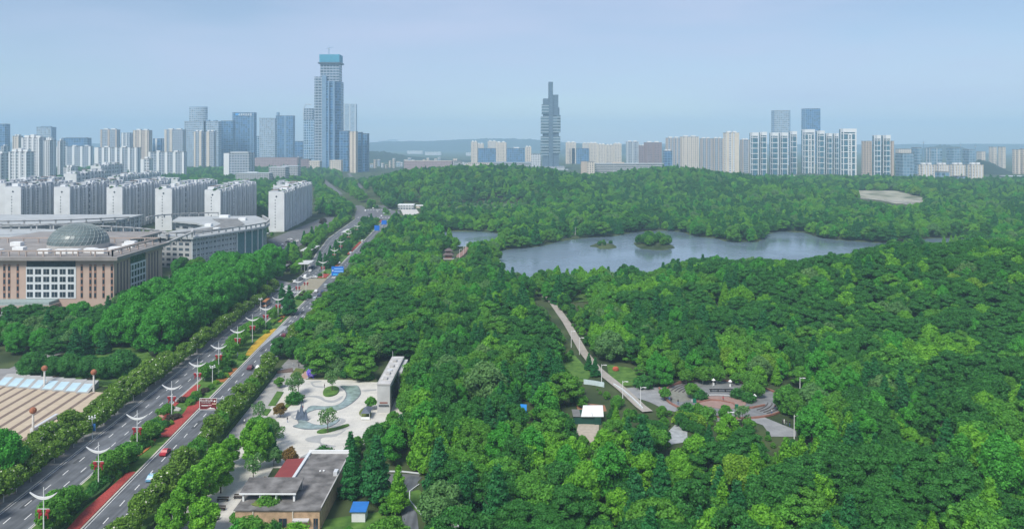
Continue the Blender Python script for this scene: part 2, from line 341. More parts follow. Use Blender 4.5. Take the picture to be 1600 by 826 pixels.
# lane markings
mk = MB(); ml = MB()
for tabL, tabR, nl in ((LOt, LIt, 3), (RLt, RRt, 3)):
    fa, fb = (lambda y, t=tabL: lerp_line(t, y)), (lambda y, t=tabR: lerp_line(t, y))
    for k in range(1, nl):
        y = 150 + 2*k
        while y < 900:
            if not 486 < y < 528:
                x0 = fa(y) + (fb(y)-fa(y))*k/nl; x1 = fa(y+4) + (fb(y+4)-fa(y+4))*k/nl
                mk.quad((x0-.12,y,.042),(x0+.12,y,.042),(x1+.12,y+3.2,.042),(x1-.12,y+3.2,.042))
            y += 9.2
    for a0, b0 in ((120, 484), (530, 920)):
        for f, s in ((fa, .45), (fb, -.45)):
            q = ys(a0, b0); ml.ribbon([(f(y)+s-.08, y) for y in q], [(f(y)+s+.08, y) for y in q], .042)
struct('lane_markings', mk, MARK); struct('edge_markings', ml, MARK)
zb = MB()
for k in range(9):
    x = rl(505) + .8 + k*1.25; zb.quad((x,530,.043),(x+.6,530,.043),(x+.6,535,.043),(x,535,.043))
    x = lo(470) + .8 + k*1.3; zb.quad((x,478,.043),(x+.6,478,.043),(x+.6,483,.043),(x,483,.043))
for y0 in (400, 412, 432):
    for k in (0, 1, 2):
        x = rl(y0) + 2.2 + k*3.8; zb.quad((x-.15,y0,.043),(x+.15,y0,.043),(x+.15,y0+3,.043),(x-.15,y0+3,.043)); zb.quad((x-.5,y0+3,.043),(x+.5,y0+3,.043),(x,y0+4.6,.043))
struct('crossing_markings', zb, MARK)
struct('hatched_marking', MB().sheet([(rl(352)+.05,352),(rl(352)+.6,352),(rl(388)+3.4,388),(rl(392)+3.4,392),(rl(392)+.1,392)], .0425), mat('worn_paint', (.36,.38,.40), .8, .1))
# pavements along the road
Yp = ys(120, 480)
struct('pavement', MB().ribbon([(lo(y)-4.2, y) for y in Yp], [(lo(y)-.35, y) for y in Yp], .12), PAVE)
struct('verge', MB().ribbon([(rr(y)+.35, y) for y in ys(120,312)], [(rr(y)+4.6, y) for y in ys(120,312)], .10), LAWN)

isl_ = [(-158,985),(-149,985),(-160,1045),(-170,1045)]
struct('traffic_island', MB().prism(isl_, .02, .2), LAWN)
zc = MB()
for k in range(12): xk = -184+k*3.6; zc.quad((xk,952,.045),(xk+1.6,952,.045),(xk+1.6,957,.045),(xk,957,.045)); zc.quad((xk-8,1062,.06),(xk-6.4,1062,.06),(xk-6.4,1067,.06),(xk-8,1067,.06)) if k < 9 else None
struct('crossing_markings', zc, MARK)

random.seed(99); pb = MB()
for k in range(26):
    y = 170+random.random()*560; f = rl if k % 2 else lo; x = f(y)+1.6+random.random()*7.5; w_, l_ = random.uniform(.8,1.8), random.uniform(2.5,9)
    if not 480 < y < 535: pb.quad((x,y,.036),(x+w_,y,.036),(x+w_-.06*l_,y+l_,.036),(x-.06*l_,y+l_,.036))
struct('asphalt_patch', pb, mat('asphalt_repair', (.070,.074,.080), .9, .2, .6))

keep([(566,327),(544,312),(520,295),(505,285),(509,281),(527,291),(550,307),(573,322)])
keep([(598,327),(588,316),(573,302),(558,287),(562,286),(577,300),(592,314),(603,325)])
# ---------------------------------------------------------------- vegetation kinds
leafmat('leaf_dark', (.010,.032,.014), (.036,.092,.030), (.026,.068,.022))
leafmat('leaf_mid', (.020,.056,.015), (.080,.145,.035), (.060,.095,.022))
leafmat('leaf_bright', (.040,.085,.012), (.125,.180,.030), (.070,.120,.020))
leafmat('leaf_yellow', (.055,.080,.012), (.150,.165,.035), (.090,.115,.020))
leafmat('leaf_olive', (.036,.050,.012), (.110,.125,.035), (.068,.086,.020))
leafmat('leaf_camphor', (.016,.055,.014), (.060,.150,.035), (.035,.110,.025))
leafmat('leaf_blue', (.010,.042,.026), (.028,.085,.045), (.016,.065,.030))
leafmat('leaf_grey', (.035,.055,.030), (.100,.120,.075), (.055,.085,.050))
leafmat('leaf_purple', (.018,.010,.018), (.060,.030,.045), (.030,.018,.026))
leafmat('leaf_russet', (.070,.020,.012), (.170,.070,.040), (.10,.05,.03))
BARK = mat('bark', (.10,.075,.055), .95, .25, 2.0); LIMEW = mat('limewashed_bark', (.62,.62,.58), .9, .1, 2.0)
BLOOM = mat('white_blossom', (.75,.74,.62), .8, .08)
def crown_mesh(name, H, z0, R, prof, nl, lr, leaf, nleaf, mt, seed, bloom=0, flat=1.0, core=True, jit=.65):
    """a crown of leaf clumps: nl lobes spread through the crown's volume, leaf-sized faces over each lobe"""
    g = np.random.default_rng(seed); h = H - z0
    C = []; tries = 0
    while len(C) < nl and tries < nl*60:
        tries += 1
        t = g.random() ** .8; r = prof(t) * R; a = g.random()*2*math.pi; q = math.sqrt(g.uniform(.35, 1.0)) if t < .85 else g.random()
        rad = lr * R * g.uniform(.75, 1.25) * (0.55 + .45*min(1, prof(t)*1.2))
        c = np.array([math.cos(a)*q*max(0, r-rad*.6), math.sin(a)*q*max(0, r-rad*.6), z0 + t*(h-rad*flat*.9) + rad*.25, rad])
        if all(np.linalg.norm((c[:3]-k[:3])) > .55*(c[3]+k[3])*.8 for k in C) or tries > nl*40: C.append(c)
    C = np.array(C); V = []; T = []
    area = C[:,3]**2; cnt = np.maximum(8, (nleaf*area/area.sum())).astype(int)
    Ps, Ns, Ts = [], [], []
    for i, c in enumerate(C):
        n = int(cnt[i]*1.9); d = g.normal(size=(n,3)); d /= np.linalg.norm(d, axis=1)[:,None]; d = d[d[:,2] > -.55]
        p = c[:3] + d*[1,1,flat]*c[3]*g.uniform(.80, 1.12, (len(d),1)) + g.normal(size=d.shape)*leaf*.25
        ok = np.ones(len(p), bool)
        for j, k in enumerate(C):
            if j != i: ok &= np.linalg.norm((p-k[:3])/[1,1,flat], axis=1) > k[3]*.82
        p, d = p[ok], d[ok]; Ps.append(p); Ns.append(d); Ts.append(np.clip(g.normal(.45, .20) + g.normal(0, .24, len(p)), 0, 1))
    p = np.concatenate(Ps); nn = np.concatenate(Ns); tt = np.concatenate(Ts)
    nn = nn + g.normal(size=nn.shape)*jit; nn /= np.linalg.norm(nn, axis=1)[:,None]
    u = np.cross(nn, g.normal(size=nn.shape)); u /= np.linalg.norm(u, axis=1)[:,None]; v = np.cross(nn, u)
    s = leaf*g.uniform(.6, 1.3, (len(p),1))
    q = np.stack([p+u*s*.62, p+v*s*.42+nn*s*.12, p-u*s*.62, p-v*s*.42+nn*s*.12], 1)
    vs = q.reshape(-1,3); nq = len(p); fs = np.arange(nq*4).reshape(-1,4); mi = np.zeros(nq, int)
    if bloom: mi[g.random(nq) < bloom] = 1
    cols = np.repeat(tt, 4)
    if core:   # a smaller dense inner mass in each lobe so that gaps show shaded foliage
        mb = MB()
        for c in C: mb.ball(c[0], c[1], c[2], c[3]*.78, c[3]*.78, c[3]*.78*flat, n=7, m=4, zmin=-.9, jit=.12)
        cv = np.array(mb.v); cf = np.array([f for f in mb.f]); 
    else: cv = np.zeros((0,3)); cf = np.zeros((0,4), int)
    me = bpy.data.meshes.new(name); AV = np.concatenate([vs, cv]); AF = np.concatenate([fs, cf+len(vs)])
    me.vertices.add(len(AV)); me.vertices.foreach_set('co', AV.ravel()); me.loops.add(AF.size); me.loops.foreach_set('vertex_index', AF.ravel())
    me.polygons.add(len(AF)); me.polygons.foreach_set('loop_start', np.arange(0, AF.size, 4)); me.polygons.foreach_set('loop_total', np.full(len(AF), 4))
    me.polygons.foreach_set('material_index', np.concatenate([mi, np.zeros(len(cf), int)]).astype(np.int32))
    me.materials.append(MC[mt]); 
    if bloom: me.materials.append(BLOOM)
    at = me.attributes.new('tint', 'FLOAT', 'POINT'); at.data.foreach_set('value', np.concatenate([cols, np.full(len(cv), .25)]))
    me.update(calc_edges=True); return me
def trunk_mesh(name, H, r, m, seed, limbs=4, band=False):
    random.seed(seed); b = MB()
    b.tube([(0,0,-.6), (.05,0,H*.3), (random.uniform(-.2,.2), random.uniform(-.2,.2), H*.75)], r, 6, r*.45)
    for i in range(limbs):
        a = 2*math.pi*i/limbs + random.random(); z = H*random.uniform(.28,.45); l = H*.28
        b.tube([(0,0,z), (math.cos(a)*l*.5, math.sin(a)*l*.5, z+l*.6), (math.cos(a)*l, math.sin(a)*l, z+l*1.3)], r*.42, 5, r*.15)
    me = bpy.data.meshes.new(name); me.from_pydata(b.v, [], b.f); me.materials.append(m); me.update(); return me
dome = lambda t: math.sqrt(max(0, 1-(max(0,t-.38)/.64)**2)) * min(1, .72+.9*t)
roundp = lambda t: math.sqrt(max(0, 1-((t-.5)/.52)**2))
cone = lambda t: max(.08, (1-t)**.85)
tallp = lambda t: max(.1, math.sin(math.pi*min(1, .18+.82*t)) ** .7)
# kind: (crown mesh variants, trunk mesh, height, radius)
KI = {}
def kind(k, H, z0, R, prof, nl, lr, leaf, nleaf, mt, seeds, **kw):
    band = kw.pop('band', False)
    cs = [crown_mesh('crown', H, z0, R, prof, nl, lr, leaf, nleaf, mt, s, **kw) for s in seeds]
    KI[k] = (cs, trunk_mesh('trunk', H*.8, .035*H*.6, LIMEW if band else BARK, seeds[0]), H, R)
kind('camphor', 15.5, 2.0, 7.0, dome, 64, .24, .52, 9500, 'leaf_camphor', (1, 2, 51))
kind('round', 10, 1.5, 4.7, dome, 34, .28, .44, 5600, 'leaf_mid', (3, 4, 5, 52, 53))
kind('dark', 11, 1.5, 5.0, dome, 34, .28, .46, 5600, 'leaf_dark', (6, 7, 8, 54, 55))
kind('oval', 12, 1.2, 4.0, tallp, 36, .28, .44, 5200, 'leaf_camphor', (56, 57))
kind('layered', 10, 2.2, 5.8, dome, 38, .26, .44, 5200, 'leaf_dark', (9, 10), flat=.42)
kind('layeredmid', 9.5, 2.0, 5.4, dome, 32, .27, .50, 4000, 'leaf_mid', (21, 22), flat=.45)
kind('bright', 9.5, 1.2, 4.0, tallp, 30, .30, .50, 4000, 'leaf_bright', (11, 12))
kind('yellow', 9, 1.5, 4.6, dome, 28, .30, .50, 3800, 'leaf_yellow', (13,))
kind('olivebig', 9.5, 1.5, 4.7, dome, 30, .30, .46, 4600, 'leaf_bright', (14, 58))
kind('greyish', 10, 1.5, 5.0, dome, 30, .28, .50, 3800, 'leaf_grey', (15,))
kind('pointed', 12, 1.0, 3.0, cone, 44, .34, .50, 3800, 'leaf_bright', (16,))
kind('conifer', 13, .6, 3.9, cone, 54, .30, .50, 4800, 'leaf_blue', (17, 18), flat=.5)
kind('slim', 11, .8, 2.2, tallp, 26, .42, .45, 2600, 'leaf_blue', (19,))
kind('magnolia', 6.6, 1.9, 2.7, dome, 20, .36, .42, 1800, 'leaf_olive', (31, 32, 33), bloom=.028, band=True)
kind('medtree', 6.0, 1.6, 3.0, dome, 20, .34, .42, 1800, 'leaf_mid', (34, 35), band=True)
kind('clipped', 7.6, .5, 4.1, roundp, 60, .34, .36, 7200, 'leaf_dark', (36,), jit=.35)
kind('purple', 7, 1.2, 3.6, dome, 22, .34, .45, 2400, 'leaf_purple', (37,))
kind('russet', 4.5, 1.2, 2.3, dome, 16, .36, .36, 1300, 'leaf_russet', (38,))
kind('airy', 7.5, 2.2, 2.8, roundp, 16, .30, .36, 900, 'leaf_grey', (39, 40), core=False)
kind('bush', 2.2, .0, 1.7, dome, 12, .42, .30, 700, 'leaf_dark', (41,))
kind('bushgreen', 2.2, .0, 1.8, dome, 12, .42, .30, 700, 'leaf_mid', (42,))
kind('bushpurple', 1.6, .0, 1.7, dome, 12, .42, .26, 600, 'leaf_purple', (43,))
kind('bushyellow', 1.8, .0, 1.7, dome, 12, .42, .28, 600, 'leaf_yellow', (44,))
kind('ginkgo', 10.5, 1.8, 3.1, tallp, 28, .30, .42, 3300, 'leaf_bright', (45, 46))
kind('small', 5.0, 1.2, 2.2, dome, 16, .38, .38, 1300, 'leaf_mid', (47, 48))
TREES = []
def plant(k, x, y, s=1.0, name='broadleaf_tree', label='', cat='tree', group=None, rz=None, z=None, trunk=True, zs=1.0):
    cs, tk, H, R = KI[k]
    o = thing(name, label, cat, (x, y, tz(x, y) + (.12 if z is None else z)), 0, group)
    sc = (s, s, s*zs); a = random.uniform(0, 6.28) if rz is None else rz
    c = bpy.data.objects.new('crown', random.choice(cs)); COL.objects.link(c); c.parent = o; c.scale = sc; c.rotation_euler = (0,0,a)
    if trunk:
        t = bpy.data.objects.new('trunk', tk); COL.objects.link(t); t.parent = o; t.scale = sc; t.rotation_euler = (0,0,a)
    TREES.append((x, y, R*s)); return o
# ---------------------------------------------------------------- distant hills (behind the city)
HILLM = mat('far_woodland', (.018,.040,.030), .95, .3, .02, col2=(.035,.065,.045))
def ridge(pts, Z, depth, m=HILLM):
    """skyline points in photo pixels turned into a solid hill of real size at distance Z"""
    xs = np.interp(np.linspace(0, len(pts)-1, (len(pts)-1)*14+1), range(len(pts)), [p[0] for p in pts]); yy = np.interp(np.linspace(0, len(pts)-1, (len(pts)-1)*14+1), range(len(pts)), [p[1] for p in pts])
    b = MB(); g = np.random.default_rng(int(Z)); K = 9; V = []
    for i, (x, y) in enumerate(zip(xs, yy)):
        X = (x-800)*Z/FPX; H = max(1, 90-(y-HOR)*Z/FPX) * (1+g.normal()*.015)
        for k in range(K):
            t = k/(K-1)*2-1; V.append((X*(1+t*depth/Z), Z+t*depth, -3+(H+3)*max(0, math.cos(t*math.pi/2))**.8*(1 + g.normal()*.02*(abs(t) < .99))))
    n = len(xs); F = [[i*K+k, (i+1)*K+k, (i+1)*K+k+1, i*K+k+1] for i in range(n-1) for k in range(K-1)]
    b._a(V, F); o = tag(b.build('hills', m, smooth=True), kind='structure'); return o
ridge([(545,262),(575,236),(600,237),(640,244),(700,249),(740,251),(800,254),(880,262)], 3800, 260)
ridge([(-300,224),(0,223),(300,225),(540,226),(600,221),(640,221),(680,220),(720,218),(760,216.5),(800,216.5),(850,219),(900,224),(1000,225.5),(1100,224),(1300,226),(1500,225),(1900,224)], 8500, 900)
ridge([(1380,246),(1420,236),(1450,230),(1475,226),(1500,229),(1530,238),(1600,246),(1700,250)], 5200, 500)
ridge([(1480,276),(1505,262),(1530,249),(1550,254),(1575,268),(1600,276)], 2350, 150)
ridge([(870,238),(900,224),(960,226),(1040,229),(1120,230),(1200,236)], 6500, 600)
# ---------------------------------------------------------------- facade materials
F = dict(
 cream=facade('facade_cream', (.66,.58,.48), (.13,.14,.16), 6.0, 6.4, .42, .5), white=facade('facade_white', (.66,.67,.68), (.10,.14,.19), 6.0, 6.2, .5, .5),
 tan=facade('facade_tan', (.52,.43,.35), (.13,.13,.15), 6.0, 6.4, .42, .5), bluegl=facade('facade_blue_glass', (.17,.29,.42), (.035,.11,.24), 8.0, 9.0, .82, .78, var=.55),
 pale=facade('facade_pale_glass', (.42,.48,.53), (.15,.24,.33), 7.5, 7.0, .7, .6), teal=facade('facade_teal_glass', (.09,.19,.24), (.03,.10,.15), 6.5, 5.0, .8, .72, var=.6),
 grey=facade('facade_grey', (.38,.42,.46), (.07,.11,.17), 6.0, 6.4, .6, .5), office=facade('facade_office', (.44,.45,.45), (.06,.08,.10), 3.8, 3.6, .66, .52),
 brown=facade('facade_brown', (.30,.22,.22), (.11,.11,.14), 6.2, 6.0, .5, .5), bands=facade('facade_banded', (.50,.50,.48), (.07,.09,.11), 5.0, 60, .99, .5),
 lattice=facade('facade_lattice', (.42,.56,.66), (.05,.13,.24), 9.0, 8.0, .76, .76), conc=facade('facade_bare_floors', (.36,.42,.48), (.06,.10,.15), 8.4, 9.5, .84, .62),
 faint=facade('facade_hazed_blue', (.26,.36,.43), (.12,.22,.31), 8.0, 8.0, .8, .7),  # blue glass greyed and paled, distance haze put into its colour
 mall=facade('facade_mall', (.36,.27,.27), (.20,.15,.16), 5.0, 9.0, .8, .3, .8), slab=facade('facade_slab', (.60,.61,.62), (.07,.10,.13), 6.0, 5.4, .5, .5))
M = dict(white=WHITE, cream=mat('cream_render', (.66,.58,.47), .85, .08, .1), tan=mat('tan_render', (.50,.41,.33), .85, .08, .1), glass=BLUEG, conc=CONC, dark=mat('dark_panel', (.07,.10,.13), .5, .2, .2),
 steel=mat('blue_grey_panel', (.19,.30,.42), .45, .12, .1), cyan=mat('cyan_netting', (.06,.30,.42), .8, .1, .1), roof=ROOFG, pale=mat('pale_panel', (.50,.54,.56), .6, .08, .1), red=mat('red_brick_trim', (.30,.10,.07), .85, .1, .2), brown=mat('brown_panel', (.27,.19,.18), .8, .1, .1))
GROUPS_B = {}
def tower(name, label, x0, x1, yt, yb, d, fac, piers=(), pm='white', bands=0, bm='white', bz=None, crown=0, cm='white', caps=(), group=None, cat='building', roofm='roof', zb=0.0, topm=None):
    """x0..x1, roof row yt and foot row yb as seen in the photo -> a block of real size standing at that distance"""
    Z = (CH-zb)*FPX/(yb-HOR); H = CH-(yt-HOR)*Z/FPX - zb
    A = (x0-800)*Z/FPX; B = (x1-800)*Z/FPX
    if x1 < 800: B = max(A+6, (x1-800)*(Z+d)/FPX)
    if x0 > 800: A = min(B-6, (x0-800)*(Z+d)/FPX)
    cx = (A+B)/2; w = B-A; o = thing(name, label, cat, (cx, Z+d/2, zb), 0, group)
    foot(A, B, Z, Z+d, 4)
    MB().box(A, B, Z, Z+d, zb-2, zb+H).build('wall', F[fac], o)
    MB().box(A-.4, B+.4, Z-.4, Z+d+.4, zb+H, zb+H+1.2).build('parapet', M[cm if crown else roofm] if not topm else M[topm], o)
    side = 1 if cx < 0 else -1; sx = B if side > 0 else A
    for f, wd in piers:      # full-height wall strips standing proud of the glazing
        px = A + w*f; pw = w*wd
        MB().box(max(A-.3, px-pw/2), min(B+.3, px+pw/2), Z-1.4, Z+.6, zb-1, zb+H+(.9 if crown == 0 else .3)).build('pier', M[pm], o)
    if piers:
        nd = max(1, int(d/14))
        for i in range(nd):
            q = Z + d*(i+.5)/nd; MB().box(min(sx, sx+side*1.2), max(sx, sx+side*1.2), q-1.8, q+1.8, zb-1, zb+H+.6).build('pier', M[pm], o)
    if bands:
        for i in range(1, bands+1):
            z = zb + (H-crown)*i/(bands+.35)
            MB().box(A-.8, B+.8, Z-1.0, Z+d*.5, z, z+1.9).build('band', M[bm], o)
    if crown: MB().box(A-.5, B+.5, Z-1.6, Z+d*.6, zb+H-crown, zb+H+1.4).build('crown_panel', M[cm], o)
    for c in caps:           # roof houses: fx0, fx1, height, material
        MB().box(A+w*c[0], A+w*c[1], Z+d*.25, Z+d*.75, zb+H+1.2, zb+H+1.2+c[2]).build('roof_house', M[c[3]], o)
    return o
P4 = ((.04,.08),(.36,.08),(.64,.08),(.96,.08)); P3 = ((.05,.10),(.5,.12),(.95,.10)); P2 = ((.06,.12),(.94,.12)); P5 = ((.03,.06),(.27,.07),(.5,.07),(.73,.07),(.97,.06))
HC = ((.15,.4,4,'white'),(.6,.85,4,'white'))
T = tower
# --- far west part of the skyline
T('glass_tower', 'blue glass tower cut by the photo edge, farthest west on the skyline', -6,16,194,262,30,'bluegl',cm='steel')
T('glass_tower', 'blue-grey office tower with a pale front, rising over white flats', 57,88,199,262,28,'pale',piers=((.97,.05),),pm='steel',caps=((.2,.8,3,'steel'),))
T('apartment_tower', 'cream flats tower just right of the westernmost glass tower', 20,36,213,272,20,'cream',piers=P2,pm='cream',caps=HC)
T('office_block', 'wide blue glass office with slanting shoulders above white slabs', 97,143,216,262,26,'bluegl',caps=((.1,.9,2,'steel'),))
for i,(x0,x1,yt,yb,lb) in enumerate([(-14,13,241,292,'white flats tower cut by the photo edge behind the front slabs'),(14,53,238,294,'broad white flats tower with three dark balcony columns, west edge'),
    (34,72,216,288,'tallest white flats tower of the west cluster with stepped roof'),(69,88,220,289,'narrow white flats tower leaning against the tallest one')]):
    T('apartment_tower', lb, x0,x1,yt,yb,24,'slab',piers=P4 if i else P3,caps=((.05,.3,5,'white'),(.4,.6,7,'white'),(.7,.95,4,'white')),bands=0)
T('apartment_tower', 'slim white flats tower between the tallest west one and the long slabs', 90,101,221,284,22,'slab',piers=P2,caps=((.3,.7,5,'white'),))
T('apartment_tower', 'slim grey flats tower standing over the roofs at the west photo edge', 2,15,229,281,22,'grey',piers=P2,caps=((.3,.7,4,'white'),))
T('apartment_tower', 'low white flats stack with terraces among the planted roofs', 100,122,262,290,26,'slab',piers=P3,caps=HC)
T('apartment_tower', 'low cream terraced block among the planted roofs', 146,176,265,286,30,'cream',caps=HC,topm='white')
T('apartment_slab', 'long white slab of flats with four paired window columns, behind low roofs', 88,146,229,268,16,'grey',piers=P5,caps=((.1,.2,3,'white'),(.45,.55,3,'white'),(.8,.9,3,'white')))
T('apartment_slab', 'long white slab of flats with plain white end and seven bays', 148,220,231,279,16,'grey',piers=((.04,.1),(.2,.05),(.34,.05),(.5,.05),(.62,.05),(.8,.05),(.95,.05)),caps=((.2,.3,3,'white'),(.6,.7,3,'white')))
T('apartment_slab', 'white slab of flats beside the tan-ended tower, seven bays', 232,292,238,281,16,'grey',piers=P5,caps=((.2,.3,3,'white'),(.7,.8,3,'white')))
T('apartment_tower', 'small white tower with a blank end and dotted windows in front of the slab', 220,239,249,289,18,'slab',piers=((.2,.4),),caps=((.3,.7,4,'white'),))
T('apartment_tower', 'grey brown flats tower, first of the row over the long slab', 157,188,203,262,24,'grey',piers=P3,pm='tan',caps=HC)
T('apartment_tower', 'grey flats tower with one white stripe between two taller ones', 189,208,208,263,22,'grey',piers=((.2,.16),(.6,.1)))
T('apartment_tower', 'cream striped flats tower, east end of its row', 208,238,204,264,26,'tan',piers=((.1,.1),(.45,.14),(.85,.12)),pm='cream',caps=HC)
T('apartment_tower', 'low blue grey flats tower with white stripe in the gap', 239,256,217,263,22,'bluegl',piers=((.4,.2),))
T('apartment_tower', 'flats tower with two cream strips and blue side', 257,291,203,262,28,'grey',piers=((.06,.12),(.35,.14)),pm='cream',caps=HC)
T('apartment_tower', 'slender flats tower with cream strip and rust edge beside round-topped tower', 303,320,206,266,20,'grey',piers=((.1,.2),(.75,.26)),pm='cream',caps=HC)
T('apartment_tower', 'slender flats tower with one cream strip next to blue curtain wall', 321,338,206,266,20,'grey',piers=((.3,.34),),pm='cream',caps=HC)
o = T('office_tower', 'pale office tower with curved upper drum on a wider body', 288,327,190,260,34,'pale',cm='steel')
Zt = o.location.y
b = MB(); hx = (310-800)*Zt/FPX; pg = [(hx + 34*math.cos(a), Zt + 16*math.sin(a)) for a in np.linspace(0, 2*math.pi, 25)[:-1]]
b.prism(pg, 90+32*Zt/FPX, 90+54*Zt/FPX).build('drum', F['pale'], o)
b = MB().prism([(x*1.0, y) for x, y in pg], 90+54*Zt/FPX, 90+55*Zt/FPX).build('parapet', M['steel'], o)
T('office_tower', 'grey office block between drum-topped tower and blue tower', 318,346,190,260,30,'pale',cm='steel',caps=((.1,.3,5,'steel'),(.6,.8,4,'steel')))
T('office_tower', 'plain blue glass tower beside the one with rooftop lettering', 345,368,189,259,30,'bluegl',piers=((.02,.05),),pm='steel')
sg = T('office_tower', 'blue glass tower with white rooftop lettering', 363,401,176,258,34,'bluegl',piers=((.02,.05),(.86,.05),(.99,.04)),pm='steel',bands=0,cm='steel')
Zs = sg.location.y - 17; s_ = Zs/FPX
MB().box((368-800)*s_, (375-800)*s_, Zs-2, Zs-.6, 90+41.5*s_, 90+45*s_).build('roof_emblem', mat('azure_sign', (.05,.35,.75), .5, .05), sg)
for k in range(6):
    x = (372.8+3.6*k-800)*s_ ; z = 90+41.2*s_; b = MB(); u = 2.5*s_
    b.box(x, x+u, Zs-2, Zs-.6, z+u*1.1, z+u*1.35).box(x+u*.4, x+u*.62, Zs-2.01, Zs-.7, z, z+u*1.5).box(x, x+u, Zs-2.02, Zs-.7, z+u*.5, z+u*.72).box(x+.05*u, x+.22*u, Zs-2.03, Zs-.7, z, z+u*.5).box(x+.8*u, x+u, Zs-2.03, Zs-.7, z, z+u*.5)
    b.build('roof_character', WHITE, sg)
T('office_block', 'low blue gridded office in front of the lettered tower', 391,419,213,256,26,'lattice')
T('office_tower', 'flat grey office tower west of the dark blue tower', 405,433,185,259,30,'pale')
T('office_block', 'blue mid-rise office at the foot of the grey tower', 418,432,215,256,20,'bluegl')
T('glass_tower', 'dark blue glass tower with rounded corner and roof mast', 431,461,181,256,34,'bluegl',piers=((.0,.06),(.55,.1)),pm='steel',caps=((.0,.12,14,'steel'),))
T('office_block', 'low blue office behind the red brown mall', 461,476,221,262,26,'bluegl')
T('office_block', 'broad grey glass office block with white stair end', 350,398,240,282,40,'grey',piers=((.06,.3),),pm='white',cm='pale',caps=((.2,.9,3,'pale'),))
T('office_wing', 'long low arcaded office wing with grey roof in front of the broad block', 368,426,271,290,24,'office',cm='pale',roofm='pale',caps=((.3,.6,2,'pale'),))
T('office_wing', 'short stepped stone office wing with flat roof and portal', 420,452,262,288,30,'office',roofm='pale')
T('shopping_mall', 'long red brown shopping mall with flat roof', 398,472,247,264,60,'mall',roofm='brown')
T('shopping_mall', 'pale pillared pavilion building before the mall', 440,470,260,283,26,'office',roofm='pale')
T('apartment_tower', 'reddish brown low block between mall and glass tower', 470,486,249,268,24,'brown')
T('hotel_block', 'small tan gridded block at the foot of the tallest tower, west one', 483,503,252,269,30,'cream',roofm='cream')
T('hotel_block', 'small tan gridded block at the foot of the tallest tower, east one', 515,536,251,271,30,'cream',roofm='cream')
T('glass_tower', 'pale blue lattice glass tower leaning against the unfinished skyscraper', 474,507,187,262,34,'lattice',piers=((.93,.16),),pm='glass')
o = T('glass_tower', 'grey tower with curved open frame top behind the lattice tower', 474,491,170,259,26,'conc',piers=((.03,.06),(.3,.05),(.6,.05)),pm='pale')
a0 = o.location; b = MB(); b.tube([(a0.x-17, a0.y-14, 190), (a0.x-15, a0.y-14, 222), (a0.x-6, a0.y-14, 234), (a0.x+15, a0.y-14, 232)], 1.6).build('roof_arch', M['pale'], o)
# --- the tallest tower, under construction
Z = 90*FPX/(268-HOR); s_ = Z/FPX; X = lambda p: (p-800)*s_; H = lambda p: 90-(p-HOR)*s_
tt = thing('skyscraper', 'tallest tower on the skyline, unfinished, with cyan netting and a crane on top', 'skyscraper', (X(512), Z+30, 0)); foot(X(490), X(531), Z, Z+60, 6)
MB().prism([(X(507),Z),(X(523),Z-6),(X(531),Z+10),(X(531),Z+55),(X(500),Z+55),(X(500),Z+8)], 0, H(127)).build('curtain_wall', F['bluegl'], tt)
MB().prism([(X(499.5),Z+6),(X(529),Z+6),(X(529),Z+50),(X(499.5),Z+50)], H(127), H(97)).build('bare_floors', F['conc'], tt)
MB().prism([(X(491),Z+2),(X(504),Z+2),(X(504),Z+45),(X(491),Z+45)], 0, H(120)).build('bare_wing', F['conc'], tt)
MB().prism([(X(498.6),Z+3),(X(530),Z+3),(X(530),Z+52),(X(498.6),Z+52)], H(97), H(85)).build('netting', M['cyan'], tt)
MB().prism([(X(496.5),Z+1),(X(532),Z+1),(X(532),Z+54),(X(496.5),Z+54)], H(99.5), H(97.2)).build('safety_deck', M['dark'], tt)
MB().box(X(503.5), X(510), Z-3, Z+3, 0, H(118)).build('glazed_rib', M['steel'], tt); MB().box(X(513.5), X(515.5), Z-9, Z-2, 0, H(127)).build('glazed_rib', M['steel'], tt); MB().box(X(522), X(524), Z-10, Z-4, 0, H(127)).build('glazed_rib', M['steel'], tt)
def crane(lb, x, ytop, ybase, Z, jib0, jib1, slope, zb=0, m='steel', r=.9):
    s = Z/FPX; X = lambda p: (p-800)*s; H = lambda p: 90-(p-HOR)*s
    o = thing('tower_crane', lb, 'crane', (X(x), Z, H(ybase) if zb is None else zb))
    b = MB(); z0 = H(ybase) if zb is None else zb; z1 = H(ytop)
    for dx in (-r, r):
        for dy in (-r, r): b.tube([(X(x)+dx, Z+dy, z0), (X(x)+dx, Z+dy, z1)], .28, 4)
    z = z0
    while z < z1-4: b.tube([(X(x)-r, Z-r, z), (X(x)+r, Z-r, z+4)], .18, 4); z += 4
    b.build('mast', M[m], o)
    zj = z1 - 3; b = MB()
    for q in (-.7, .7): b.tube([(X(jib0), Z+q, zj-slope*(X(x)-X(jib0))), (X(jib1), Z+q, zj+slope*(X(jib1)-X(x)))], .4, 4)
    b.tube([(X(jib0)*.5+X(x)*.5, Z, zj), (X(x), Z, z1+6), (X(x)*.3+X(jib1)*.7, Z, zj+slope*(X(jib1)-X(x))*.7)], .22, 4); b.build('jib', M[m], o)
    MB().box(X(x)-1.8, X(x)+1.2, Z-1.6, Z+1.6, zj-3, zj).build('cab', M['pale'], o)
    return o
crane('luffing crane on the roof of the tallest tower', 514, 74, 85, Z+24, 509, 521, .25, zb=None)
T('apartment_tower', 'pale hazy unfinished tower right beside the tallest one', 537,558,163,247,34,'pale',piers=P3,pm='pale')
T('glass_tower', 'dark blue narrow tower at the foot of the tallest one', 530,547,205,268,34,'bluegl')
T('apartment_tower', 'tower with salmon and cream strips in the group beside the tallest one', 546,559,206,270,24,'tan',piers=((.3,.3),(.8,.3)),pm='cream')
